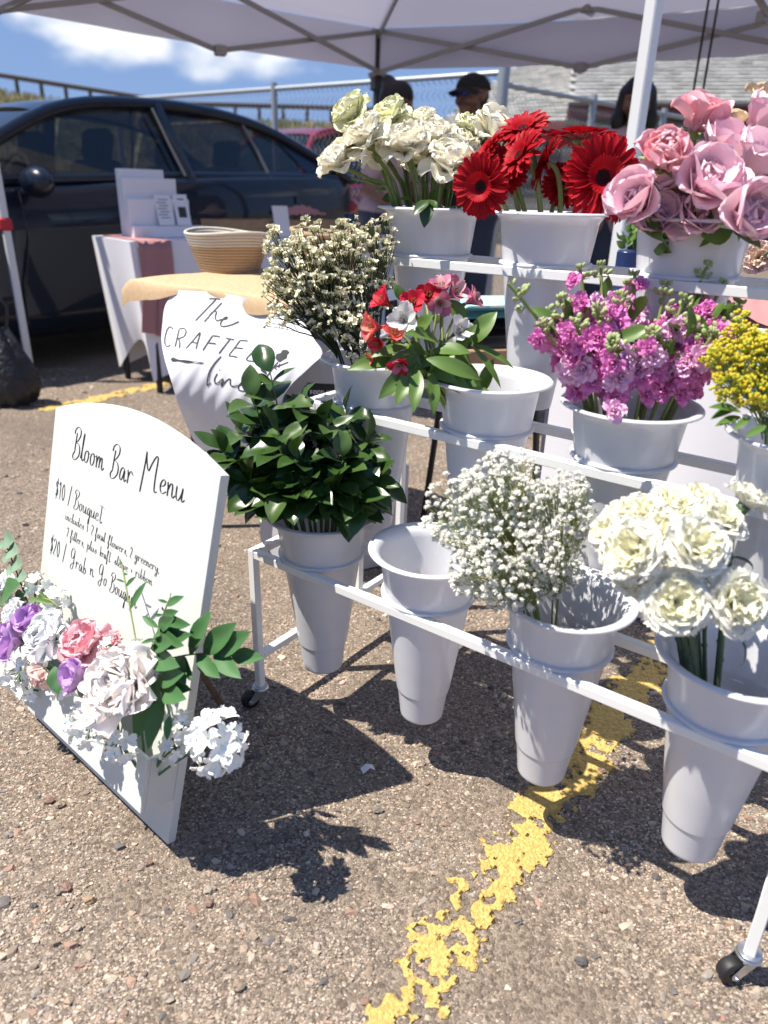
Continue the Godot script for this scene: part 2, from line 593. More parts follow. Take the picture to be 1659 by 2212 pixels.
func ground() -> void:
	var patches := FastNoiseLite.new()
	patches.seed = 3
	patches.frequency = 1.6
	patches.fractal_octaves = 4
	var gm := mat("lot_surface", Color(0.39, 0.325, 0.265), 0.95, {"albedo_texture": cell_tex(0.075, true, Color(0.48, 0.46, 0.45), Color(1.0, 0.98, 0.95), 2048, 21), "normal_enabled": true, "normal_texture": cell_tex(0.075, false, Color.BLACK, Color.WHITE, 2048, 21, 9.0), "normal_scale": 1.0, "uv1_scale": Vector3(1, 1, 1)})
	var s := Sh.new()
	var rows := []
	var cols := []
	var uvs := []
	var zs := []
	for k in 90:
		zs.append(0.6 - 0.06 * k)
	for k in 30:
		zs.append(-4.8 - 0.25 * pow(1.22, k))
	zs.push_front(3.0); zs.push_front(15.0); zs.push_front(60.0)
	var xs := []
	for k in 81:
		xs.append(-2.4 + 0.06 * k)
	for k in 26:
		xs.append(2.4 + 0.25 * pow(1.25, k))
		xs.push_front(-2.4 - 0.25 * pow(1.25, k))
	for z in zs:
		var row := PackedVector3Array()
		var rc := PackedColorArray()
		var ru := PackedVector2Array()
		for x in xs:
			var near := clampf(1.0 - maxf(absf(x) - 2.0, absf(z + 2.0) - 3.0) * 0.3, 0, 1)
			row.append(Vector3(x, patches.get_noise_2d(x * 1.7, z * 1.7) * 0.006 * near - 0.004, z))
			var t := patches.get_noise_2d(x, z + 40)
			rc.append(Color(1 + t * 0.30, 1 + t * 0.28, 1 + t * 0.26))
			ru.append(Vector2(x, z) / 0.8)
		rows.append(row); cols.append(rc); uvs.append(ru)
	s.grid(rows, false, cols, uvs)
	struct("ground", s, gm)
	# the aggregate that stands out of the worn surface
	var pf := FastNoiseLite.new()
	pf.seed = 8
	pf.frequency = 1.0
	pf.fractal_octaves = 3
	var stone_a := stone(4, 3, 1, true)
	var stone_m := mat("gravel_stone", Color(1, 1, 1), 0.9)
	var tones := [Color(0.28, 0.21, 0.155), Color(0.33, 0.26, 0.20), Color(0.22, 0.17, 0.13), Color(0.38, 0.31, 0.25), Color(0.16, 0.13, 0.11), Color(0.30, 0.19, 0.14), Color(0.25, 0.22, 0.19), Color(0.42, 0.35, 0.27), Color(0.11, 0.10, 0.095)]
	for layer in [["gravel", 260000, 0.0009, 0.0026, 3.0], ["coarse_gravel", 5500, 0.0030, 0.0070, 1.8]]:
		var mm := MultiMesh.new()
		mm.transform_format = MultiMesh.TRANSFORM_3D
		mm.use_colors = true
		mm.mesh = stone_a.mesh()
		var n: int = layer[1]
		mm.instance_count = n
		for k in n:
			var z := 0.30 + 3.9 * pow(rng.randf(), 1.55)
			var x := rng.randf_range(-1, 1) * (0.30 + 0.62 * z)
			var r: float = rng.randf_range(layer[2], layer[3]) * (1.0 + z * 0.22)
			r *= 1.0 + 0.5 * pow(rng.randf(), layer[4])
			var b := Basis.from_euler(rv(0.5) + Vector3(0, rng.randf() * TAU, 0)).scaled(Vector3(1, rng.randf_range(0.5, 0.95), rng.randf_range(0.65, 1.0)) * r)
			var y := patches.get_noise_2d(x * 1.7, -z * 1.7) * 0.006 - 0.004
			mm.set_instance_transform(k, Transform3D(b, Vector3(x, y + r * (rng.randf_range(-0.60, 0.10) - 0.5 * smoothstep(0.12, 0.5, patches.get_noise_2d(x * 0.8 + 9, -z * 0.8))), -z)))
			var c: Color = tones[rng.randi() % tones.size()]
			c = c.lerp(Color(0.255, 0.21, 0.17), 0.40) * 1.36 * rng.randf_range(0.75, 1.25) * (1 + patches.get_noise_2d(x, -z + 40) * 0.3)
			if layer[0] == "coarse_gravel":
				c = tones[rng.randi() % tones.size()] * rng.randf_range(0.75, 1.35)
			if paint_mask(x, -z, pf) > 0.10 and layer[0] == "gravel" and rng.randf() < 0.6 or paint_mask(x, -z, pf) > 0.35:
				var sunk := mm.get_instance_transform(k)
				sunk.origin.y -= r * 0.45
				mm.set_instance_transform(k, sunk)
				c = Color(0.70, 0.49, 0.16) * rng.randf_range(0.85, 1.1)
			c.a = 1
			mm.set_instance_color(k, c)
		var o := MultiMeshInstance3D.new()
		o.name = layer[0]
		o.multimesh = mm
		o.material_override = stone_m
		add_child(o, true)
		tag(o, "loose tan and brown aggregate over the worn lot" if layer[0] == "gravel" else "coarser loose stones mixed into the tan aggregate", "gravel")
		o.set_meta("kind", "stuff")
	# yellow paint as a worn skin over the stones
	var ym := mat("yellow_paint", Color(0.70, 0.49, 0.16), 0.8, {"normal_enabled": true, "normal_texture": noise_tex(0.05, Color.BLACK, Color.WHITE, 512, 4, 14.0, 31), "normal_scale": 0.7, "uv1_triplanar": true, "uv1_scale": Vector3(5, 5, 5), "albedo_texture": noise_tex(0.06, Color(0.78, 0.76, 0.7), Color(1, 1, 1), 256, 4, 0, 32)})
	for l in [[0.032, -0.607, -0.25, 2.4, 0.0045], [-1.50, -3.51, -1.2, 2.2, 0.012]]:
		var y := Sh.new()
		var cell: float = l[4]
		var n_al := int((l[3] - l[2]) / cell)
		var n_ac := int(0.14 / cell)
		var val := {}
		for a in n_al + 1:
			for b in n_ac + 1:
				var al: float = l[2] + a * cell
				var ac := -0.07 + b * cell
				var x: float = l[0] + al * 0.604 + ac * 0.797
				var z: float = l[1] - al * 0.797 + ac * 0.604
				val[Vector2i(a, b)] = [paint_mask(x, z, pf), Vector3(x, patches.get_noise_2d(x * 1.7, z * 1.7) * 0.006 - 0.004 + 0.0022 + 0.0013 * (1 + pf.get_noise_2d(x * 160, z * 160)), z)]
		for a in n_al:
			for b in n_ac:
				var poly := []
				var ring := [Vector2i(a, b), Vector2i(a + 1, b), Vector2i(a + 1, b + 1), Vector2i(a, b + 1)]
				for k in 4:
					var p = val[ring[k]]
					var q = val[ring[(k + 1) % 4]]
					if p[0] > 0:
						poly.append(p[1])
					if (p[0] > 0) != (q[0] > 0):
						var t: float = p[0] / (p[0] - q[0])
						var m: Vector3 = p[1].lerp(q[1], t)
						m.y -= 0.002
						poly.append(m)
				if poly.size() > 2:
					poly.reverse()
					y.flat(poly)
		struct("yellow_parking_line", y, ym)
	# single stones big enough to pick up
	for k in 56:
		var z := 0.5 + 1.5 * rng.randf()
		var x := rng.randf_range(-0.95, 0.55) * (0.25 + 0.5 * z)
		var r := rng.randf_range(0.005, 0.0095)
		if k < 6:
			var spots := [[105, 1728], [128, 1737], [193, 1945], [452, 1920], [1225, 1740], [1258, 2075]]
			var w := pxh(spots[k][0], spots[k][1], 0.0)
			x = w.x; z = -w.z; r = 0.0095
		var o := obj("pebble", stone(6, 5, k + 3, true), stone_m)
		var y := patches.get_noise_2d(x * 1.7, -z * 1.7) * 0.006 - 0.004
		o.transform = Transform3D(Basis(Vector3.UP, rng.randf() * TAU).scaled(Vector3(1, rng.randf_range(0.5, 0.7), rng.randf_range(0.7, 0.95)) * r), Vector3(x, y + r * 0.35, -z))
		var c: Color = [Color(0.30, 0.21, 0.13), Color(0.17, 0.15, 0.13), Color(0.26, 0.20, 0.15), Color(0.22, 0.14, 0.11), Color(0.09, 0.085, 0.08), Color(0.32, 0.27, 0.21)][rng.randi() % 6]
		var key := "pebble_%d" % (k % 12)
		if not M.has(key):
			mat(key, c, 0.8)
		o.material_override = M[key]
		tag(o, "small rounded pebble lying loose on the gravelly lot", "pebble", "loose pebbles on the lot")

func stone(seg: int, ring: int, seed_: int, facets := false) -> Sh:
	var s := Sh.new()
	var f := FastNoiseLite.new()
	f.seed = seed_
	f.frequency = 0.9
	s.ball(Vector3(), Vector3.ONE, seg + 2, ring, Basis())
	for k in s.v.size():
		s.v[k] *= 1.0 + f.get_noise_3dv(s.v[k] * 1.4) * 0.75
	if not facets:
		return s
	var t := Sh.new()
	for k in range(0, s.i.size(), 3):
		t.flat([s.v[s.i[k]], s.v[s.i[k + 1]], s.v[s.i[k + 2]]])
	return t

# ---------- rack and buckets ----------
func caster(parent: Node, at: Vector3, turn: float) -> void:
	var b := Basis(Vector3.UP, turn)
	var s := Sh.new()
	s.lathe([Vector2(0.0, 0.051), Vector2(0.015, 0.051), Vector2(0.016, 0.0485), Vector2(0.013, 0.047), Vector2(0.017, 0.0455), Vector2(0.0175, 0.043), Vector2(0.014, 0.041), Vector2(0, 0.041)], 20)
	for sd in [-1.0, 1.0]:
		var pts := []
		for q in [[-0.012, 0.041], [0.012, 0.041], [0.028, 0.020], [0.027, 0.015], [0.022, 0.012], [0.016, 0.014]]:
			pts.append(Vector3(q[0], q[1], sd * 0.0125))
		if sd < 0:
			pts.reverse()
		s.flat(pts)
		var back := []
		for p in pts:
			back.append(p + Vector3(0, 0, -sd * 0.0015))
		back.reverse()
		s.flat(back)
		for k in pts.size():
			var k2 := (k + 1) % pts.size()
			s.flat([pts[k], pts[k2], back[pts.size() - 1 - k2], back[pts.size() - 1 - k]])
	s.tube([Vector3(0.022, 0.0185, -0.0155), Vector3(0.022, 0.0185, 0.0155)], 0.0032, 8)
	var c := obj("caster", s, M.zinc, parent, Transform3D(b, at))
	var w := Sh.new()
	w.lathe([Vector2(0.006, -0.009), Vector2(0.012, -0.0095), Vector2(0.0165, -0.009), Vector2(0.0185, -0.006), Vector2(0.019, 0), Vector2(0.0185, 0.006), Vector2(0.0165, 0.009), Vector2(0.012, 0.0095), Vector2(0.006, 0.009)], 24, Vector3(0.022, 0.019, 0), Basis(Vector3.RIGHT, PI / 2))
	obj("wheel", w, M.black_rubber, c)

func rack() -> void:
	var t := thing("flower_rack", RO, "white tubular rack on casters holding three stepped rows of flower buckets", "flower rack")
	var W := 0.0156
	var L := 0.952
	var inv := Transform3D(Basis(), -RO)
	var put := func(called: String, a: Vector3, b: Vector3, w := 0.0156):
		var s := Sh.new()
		s.bar(a - RO, b - RO, w, w, Vector3.UP if absf((b - a).normalized().y) < 0.9 else RA, 0.0014)
		obj(called, s, M.white_metal, t)
	var hw := W / 2
	for k in 3:
		var h: float = TIER_H[k] - hw
		var b: float = TIER_B[k]
		put.call("front_rail", rk(W, b + hw, h), rk(L - W, b + hw, h))
		put.call("back_rail", rk(W, b + 0.158, h), rk(L - W, b + 0.158, h))
		for a in [hw, L - hw]:
			put.call("side_rail", rk(a, b + W, h), rk(a, b + 0.166, h))
			put.call("front_leg" if k == 0 else "upright", rk(a, b + hw, 0.0498 if k == 0 else 0.12), rk(a, b + hw, TIER_H[k] - 0.0003 * k))
			if k == 2:
				put.call("back_leg", rk(a, b + 0.158 + hw, 0.0498), rk(a, b + 0.158 + hw, TIER_H[2]))
	for a in [hw, L - hw]:
		put.call("foot_rail", rk(a, W, 0.12), rk(a, 0.323 + 0.158, 0.12))
	put.call("brace", rk(0.30, 0.34, 0.30), rk(0.30, 0.16, 0.12), 0.008)
	put.call("strut", rk(0.245, 0.33, 0.12), rk(0.245, 0.33, 0.60), 0.012)
	put.call("cross_rail", rk(W, 0.33, 0.12), rk(L - W, 0.33, 0.12))
	for q in [[hw, hw, 3.5], [L - hw, hw, 3.35], [hw, 0.489, 1.1], [L - hw, 0.489, 2.2]]:
		caster(t, rk(q[0], q[1], 0) - RO, q[2])

func bucket_shape() -> Array:
	var s := Sh.new()
	var pr := []
	for q in [[0, -0.251], [0.035, -0.251], [0.0385, -0.249], [0.0392, -0.245], [0.0452, -0.1945], [0.0468, -0.1925], [0.0472, -0.1905], [0.0478, -0.1888], [0.072, -0.006], [0.0735, -0.0045], [0.0745, 0.004], [0.0825, 0.066], [0.0842, 0.0715], [0.0885, 0.0772], [0.0945, 0.0808], [0.1005, 0.0818], [0.1034, 0.0812], [0.1036, 0.0836], [0.1010, 0.0862], [0.0945, 0.0852], [0.0880, 0.0815], [0.0832, 0.0750], [0.0808, 0.066], [0.0728, 0.004], [0.0700, -0.006], [0.0455, -0.190], [0.0372, -0.2475], [0.034, -0.2485], [0, -0.2485]]:
		pr.append(Vector2(q[0], q[1]))
	s.lathe(pr, 56)
	var r := Sh.new()
	var rp := []
	for q in [[0.0735, 0.0062], [0.0790, 0.0058], [0.0806, 0.0042], [0.0808, 0.002], [0.0800, 0.0004], [0.0782, 0.0], [0.0735, -0.001]]:
		rp.append(Vector2(q[0], q[1]))
	r.lathe(rp, 56)
	return [s.mesh(), r.mesh()]

func buckets() -> void:
	var sh := bucket_shape()
	var labels := [
		["white tapered bucket of glossy dark green branches on the front rail", "white tapered bucket standing empty of flowers on the front rail", "white tapered bucket of baby's breath on the front rail", "white tapered bucket of white carnations on the front rail"],
		["white tapered bucket of dried cream statice on the middle rail", "white tapered bucket of red and white alstroemeria on the middle rail", "white tapered bucket of magenta stock on the middle rail", "white tapered bucket of yellow goldenrod on the middle rail"],
		["white tapered bucket of cream roses on the top rail", "white tapered bucket of red gerberas on the top rail", "white tapered bucket of pink peonies on the top rail", "white tapered bucket of blush carnations at the top rail's far end"]]
	for r in 3:
		for k in 4:
			var at := rk(OFF_A + PITCH_A * k, TIER_B[r] + OFF_B, TIER_H[r])
			var t := thing("flower_bucket", at, labels[r][k], "bucket", "white flower buckets on the rack")
			obj("shell", sh[0], M.bucket_plastic, t)
			obj("collar_ring", sh[1], M.bucket_plastic, t)

func bucket_at(r: int, k: int) -> Vector3:
	return rk(OFF_A + PITCH_A * k, TIER_B[r] + OFF_B, TIER_H[r])

# ---------- hand lettering ----------
const GLYPHS := {
	"B": "0.2,7.4 0.5,8.9 1.7,9.9 2.9,9.2 2.9,7.4 1.9,5.6 1.1,4.9 2.4,4.6 3.1,3 2.8,1 1.5,-0.5 0.4,-0.6 0.1,0.6 0.9,2|1.3,8 1,5 0.8,2",
	"l": "0,0.6 0.6,4 1,8 1,8.6 0.7,7 0.5,3 0.6,0.8 1,0.1 1.6,0.9",
	"o": "1.5,3.9 0.6,3.4 0.2,1.8 0.6,0.2 1.4,0.4 1.9,2 1.7,3.6 1.4,3.9 1.9,3.2 2.6,3.4",
	"m": "0.2,3.9 0.4,2 0.4,0|0.4,1.5 1,3.4 1.5,3.8 1.7,2.8 1.6,0.2|1.6,1.5 2.2,3.4 2.7,3.6 2.8,2 2.8,0.6 3.2,0.1 3.8,1",
	"a": "2,3.3 1.3,4 0.5,3 0.2,1.2 0.6,0.1 1.3,0.8 2,3.4 2,1 2.3,0.1 3,0.9",
	"r": "0.2,4 0.5,2 0.4,0|0.5,1.8 1,3.4 1.7,3.9 2.1,3.2 2.6,3",
	"M": "0.2,-2.5 0.6,2 1.0,7 1.1,9.6|1.1,9.6 1.3,7.5 1.9,5.2 2.4,4.6 3.2,6.8 4.2,9 4.8,9.4 5,8 4.8,4 4.8,0.5 5.1,-0.7 5.8,-0.2",
	"e": "0.3,1.9 1.2,2.2 1.7,3.2 1.3,4 0.6,3.4 0.2,1.8 0.6,0.3 1.3,0.1 2.2,1",
	"n": "0.2,3.9 0.4,2 0.4,0|0.4,1.6 1,3.4 1.6,3.8 1.8,2.6 1.8,0.8 2.2,0.1 2.8,1",
	"u": "0.2,3.9 0.2,1.4 0.6,0.2 1.2,0.4 1.9,2.4 2.1,3.9|2.1,3.9 2,1.2 2.3,0.2 3,1",
	"$": "2,7.5 1.2,8.6 0.4,7.6 0.6,6 1.6,4.4 1.7,2.4 0.9,1 0.1,1.8|1.4,10.4 0.8,-1",
	"1": "0.2,7.2 0.9,8.8 0.9,0.2|0.1,0.1 1.6,0.1",
	"0": "1,8.8 0.2,6.4 0.2,2.4 0.9,0.1 1.7,2.4 1.7,6.4 1,8.8",
	"2": "0.1,7 0.8,8.8 1.8,8.2 1.9,6.2 1,2.8 0,0.2|0,0.2 1.2,0.3 2.4,0.1",
	"/": "1.8,9.6 0.2,-1.6",
	"q": "1.9,3.4 1.2,4 0.5,3.2 0.2,1.4 0.6,0.2 1.3,1 1.9,3.6 1.8,0 1.6,-3.6 1.2,-3.8 1.4,-1.6 2.6,0.8",
	"t": "1.4,8.2 1.2,4 1,0.8 1.5,-0.4 2.4,1|-0.4,7.8 1.6,8.2 3.2,7.4",
	"-": "0.2,3.2 2.2,3.2",
	"i": "0.3,3.9 0.3,1 0.7,0.1 1.3,1|0.4,5.4 0.5,5.9",
	"c": "1.8,3.2 1.2,4 0.5,3.2 0.2,1.6 0.7,0.2 1.4,0.2 2.1,1.1",
	"d": "2,3.2 1.3,4 0.5,3.2 0.2,1.4 0.6,0.2 1.4,0.9 2,3.6 2.4,7 2.4,8.6|2.1,4.5 2,1.2 2.4,0.2 3,1",
	"s": "0.1,0.9 1,2.8 1.3,4 1.5,2.6 1.6,1 1,0 0.2,0.3|1.6,1.1 2.3,1.2",
	"f": "0.1,0.6 1.2,4 1.9,7.6 1.7,8.8 1.2,8 1,4 0.8,-1.6 0.6,-3.6 0.9,-3.4 1.4,-0.6 1.2,0.6 2.1,1.2",
	"w": "0.2,3.9 0.4,1 1,0.3 1.7,2.6|1.7,3.4 1.9,0.8 2.5,0.4 3,2 3,3.8 3.4,3.3 3.9,3.4",
	"g": "1.9,3.4 1.2,4 0.5,3.2 0.2,1.6 0.6,0.3 1.3,1 1.9,3.6 1.8,0 1.4,-3.2 0.7,-4 0.3,-3 1,-1.2 2.6,0.9",
	"y": "0.2,3.9 0.3,1.6 0.8,0.4 1.5,1.6 2,3.9|2,3.9 1.8,0 1.4,-3.2 0.7,-4 0.3,-3 1,-1.2 2.6,0.9",
	",": "0.3,0.5 0.4,-0.2 0.1,-1",
	"p": "0.6,4.6 0.4,0 0.2,-3.6|0.5,1.6 1.2,3.6 1.9,3.6 2,1.8 1.4,0.2 0.6,0.5|1.4,0.2 2.6,1",
	"k": "0.6,8.8 0.4,4 0.3,0|0.4,2 1.4,3.8 1.7,3 0.7,2.2 1.5,0.4 2.3,0.8",
	"v": "0.2,3.9 0.6,0.6 1,0.3 1.7,2.4 1.8,3.8 2.4,3.4",
	"+": "0.2,2.4 1.6,2.6|0.9,4 0.8,1",
	"b": "0.9,8.8 0.5,4 0.4,0.8 1,0 1.8,1 1.8,2.8 1.2,3.4 0.6,2|1.8,2.4 2.6,2.4",
	"G": "3,8.6 2.2,9.8 1,9 0.3,6.6 0.7,4.4 1.6,4.2 2.6,6 3,8.8 2.8,5 2.4,0.6 1.6,-1.6 0.5,-1.4 0.6,0.2 1.8,1.6 3.6,2.8",
}

func pts2(text: String) -> Array:
	var out := []
	for q in text.split(" "):
		var p := q.split(",")
		out.append(Vector2(float(p[0]), float(p[1])))
	return out

func ribbon(s: Sh, line: Array, hw: float, place: Callable, contrast := 0.62) -> void:   # a stroke of ink on a surface
	var a := PackedVector3Array()
	var b := PackedVector3Array()
	var n := line.size()
	for k in n:
		var d: Vector2 = (line[mini(k + 1, n - 1)] - line[maxi(k - 1, 0)]).normalized()
		var side := Vector2(-d.y, d.x)
		var w := hw * (1.0 - contrast + 2.0 * contrast * absf(d.y) * absf(d.y))
		if k == 0 or k == n - 1:
			w *= 0.5
		a.append(place.call(line[k] + side * w))
		b.append(place.call(line[k] - side * w))
	s.grid([a, b])

func write(s: Sh, word: String, u0: float, u1: float, v: float, unit: float, hw: float, place: Callable) -> void:
	var strokes := []
	var pen := 0.0
	for ch in word:
		var wide := 0.0
		for st in GLYPHS[ch].split("|"):
			var p := pts2(st)
			for k in p.size():
				wide = maxf(wide, p[k].x)
				p[k].x += pen
			strokes.append(p)
		pen += wide + (0.1 if "aelourmncuidwghyqvpkbs".contains(ch) else 0.7)
	var sx := (u1 - u0) / pen
	for st in strokes:
		var line := []
		for q in st:
			line.append(Vector2(u0 + q.x * sx, v + q.y * unit))
		ribbon(s, smooth_line(line, 6), hw, place)

# ---------- menu board ----------
const SP := Vector3(-0.7142, 0, -1.1843)
const SW := Vector3(0.7588, 0, 0.6514)
const SU := Vector3(0.1630, 0.9681, -0.1899)
var SN: Vector3

func on_sign(u: float, v: float, out := 0.0) -> Vector3:
	return SP + SW * u + SU * v + SN * out

func menu_sign() -> void:
	SN = SW.cross(SU).normalized()
	var t := thing("menu_sign", SP, "white arched wooden menu board leaning back with a flower trough across its foot", "menu board")
	var f := func(u, v, o): return on_sign(u, v, o) - SP
	var out := []
	out.append(Vector2(0.0, 0.0)); out.append(Vector2(0.496, 0.0))
	var R := 0.706
	for k in 25:
		var u := 0.496 - 0.496 * k / 24.0
		out.append(Vector2(u, 0.665 - R + sqrt(R * R - (u - 0.248) * (u - 0.248))))
	var s := Sh.new()
	var th := 0.016
	var bv := 0.0012
	var front := []
	var back := []
	for p in out:
		var q: Vector2 = p + (Vector2(0.248, 0.33) - p).normalized() * bv
		front.append(f.call(q.x, q.y, 0.0))
		back.append(f.call(q.x, q.y, -th))
	back.reverse()
	front.reverse()
	back.reverse()
	var bk := back.duplicate()
	s.flat(front)
	s.flat(bk)
	var m := out.size()
	for k in m:
		var p: Vector2 = out[k]
		var q: Vector2 = out[(k + 1) % m]
		var fp: Vector2 = p + (Vector2(0.248, 0.33) - p).normalized() * bv
		var fq: Vector2 = q + (Vector2(0.248, 0.33) - q).normalized() * bv
		s.flat([f.call(fp.x, fp.y, 0.0), f.call(fq.x, fq.y, 0.0), f.call(q.x, q.y, -bv), f.call(p.x, p.y, -bv)])
		s.flat([f.call(p.x, p.y, -bv), f.call(q.x, q.y, -bv), f.call(q.x, q.y, -th + bv), f.call(p.x, p.y, -th + bv)])
		s.flat([f.call(p.x, p.y, -th + bv), f.call(q.x, q.y, -th + bv), f.call(fq.x, fq.y, -th), f.call(fp.x, fp.y, -th)])
	obj("board", s, M.board_paint, t)
	# trough: front, two ends, floor
	var D := 0.060
	var B0 := 0.082
	var B1 := 0.176
	var pan := func(called: String, u0: float, u1: float, v0: float, v1: float, o0: float, o1: float):
		var b := Sh.new()
		b.box(f.call((u0 + u1) / 2, (v0 + v1) / 2, (o0 + o1) / 2), Vector3(u1 - u0, v1 - v0, o1 - o0), Basis(SW, SU, SN), 0.001)
		return b
	var tr := obj("trough", pan.call("", 0.0, 0.4955, B0, B1, D - 0.008, D), M.board_paint, t)
	obj("end_panel", pan.call("", 0.4875, 0.4957, B0 + 0.0005, B1 - 0.0005, 0.0005, D - 0.0082), M.board_paint, tr)
	obj("end_panel", pan.call("", 0.0002, 0.008, B0 + 0.0005, B1 - 0.0005, 0.0005, D - 0.0082), M.board_paint, tr)
	obj("floor_panel", pan.call("", 0.0082, 0.4873, B0 + 0.001, B0 + 0.008, 0.0005, D - 0.0082), M.board_paint, tr)
	var leg := Sh.new()
	var foot := pxh(486, 1535, 0.002) - SP
	leg.bar(foot, f.call(0.40, 0.34, -th - 0.008), 0.040, 0.010, SN, 0.001)
	obj("easel_leg", leg, M.bare_wood, t)
	# the writing
	var ink := Sh.new()
	var pl := func(q: Vector2): return f.call(q.x, q.y, 0.0006)
	var a := 0.0057
	write(ink, "Bloom", 0.078, 0.186, 0.547, a, 0.00095, pl)
	write(ink, "Bar", 0.207, 0.278, 0.546, a, 0.00095, pl)
	write(ink, "Menu", 0.298, 0.421, 0.556, a, 0.00105, pl)
	var b2 := 0.0036
	write(ink, "$10", 0.029, 0.066, 0.458, b2, 0.00058, pl)
	write(ink, "/", 0.078, 0.090, 0.460, b2, 0.00058, pl)
	write(ink, "Bouquet", 0.100, 0.206, 0.457, b2, 0.00058, pl)
	var c := 0.0021
	write(ink, "-", 0.060, 0.068, 0.424, c, 0.00043, pl)
	write(ink, "includes", 0.075, 0.143, 0.427, c, 0.00043, pl)
	write(ink, "1-2", 0.151, 0.177, 0.427, c, 0.00043, pl)
	write(ink, "focal", 0.181, 0.215, 0.427, c, 0.00043, pl)
	write(ink, "flowers,", 0.223, 0.287, 0.427, c, 0.00043, pl)
	write(ink, "2", 0.294, 0.302, 0.427, c, 0.00043, pl)
	write(ink, "greenery,", 0.309, 0.381, 0.429, c, 0.00043, pl)
	write(ink, "2", 0.086, 0.093, 0.397, c, 0.00043, pl)
	write(ink, "fillers,", 0.098, 0.150, 0.397, c, 0.00043, pl)
	write(ink, "plus", 0.159, 0.193, 0.398, c, 0.00043, pl)
	write(ink, "kraft", 0.203, 0.242, 0.399, c, 0.00043, pl)
	write(ink, "sleeve", 0.250, 0.294, 0.400, c, 0.00043, pl)
	write(ink, "+", 0.302, 0.308, 0.401, c, 0.00043, pl)
	write(ink, "ribbon", 0.316, 0.366, 0.402, c, 0.00043, pl)
	write(ink, "$20", 0.030, 0.067, 0.348, b2, 0.00058, pl)
	write(ink, "/", 0.079, 0.091, 0.350, b2, 0.00058, pl)
	write(ink, "Grab", 0.107, 0.166, 0.349, b2, 0.00058, pl)
	write(ink, "n", 0.177, 0.192, 0.354, b2, 0.00058, pl)
	write(ink, "Go", 0.206, 0.236, 0.352, b2, 0.00058, pl)
	write(ink, "Bouquet", 0.246, 0.338, 0.350, b2, 0.00058, pl)
	obj("lettering", ink, M.ink, t)

# ---------- tables and what is on them ----------
func cloth_point(zx: float, zy: float) -> Vector3:   # the hanging logo cloth: belly out in the wind, then curling back under
	var dep := lerpf(2.02, 1.76, clampf((zx - 100) / 1500.0, 0, 1))
	dep -= 0.13 * smoothstep(80, 1050, zy)
	dep += 0.20 * smoothstep(1080, 2100, zy)
	dep += 0.010 * sin(zx * 0.006 + zy * 0.004) + 0.0016 * sin(zx * 0.019 - zy * 0.011) + 0.0012 * sin(zx * 0.041 + zy * 0.023) * smoothstep(300, 900, zy) + 0.014 * sin(zx * 0.011 + 1.0) * smoothstep(500, 60, zy)
	return px(331.8 + 0.22495 * zx, 597.2 + 0.22495 * zy, dep)

func slab(poly: Array, thick: float) -> Sh:   # a flat polygon with thickness, seen from above clockwise
	var s := Sh.new()
	var lo := []
	for p in poly:
		lo.append(p - Vector3(0, thick, 0))
	s.flat(poly)
	var rev := lo.duplicate()
	rev.reverse()
	s.flat(rev)
	for k in poly.size():
		var k2 := (k + 1) % poly.size()
		s.flat([poly[k2], poly[k], lo[k], lo[k2]])
	return s

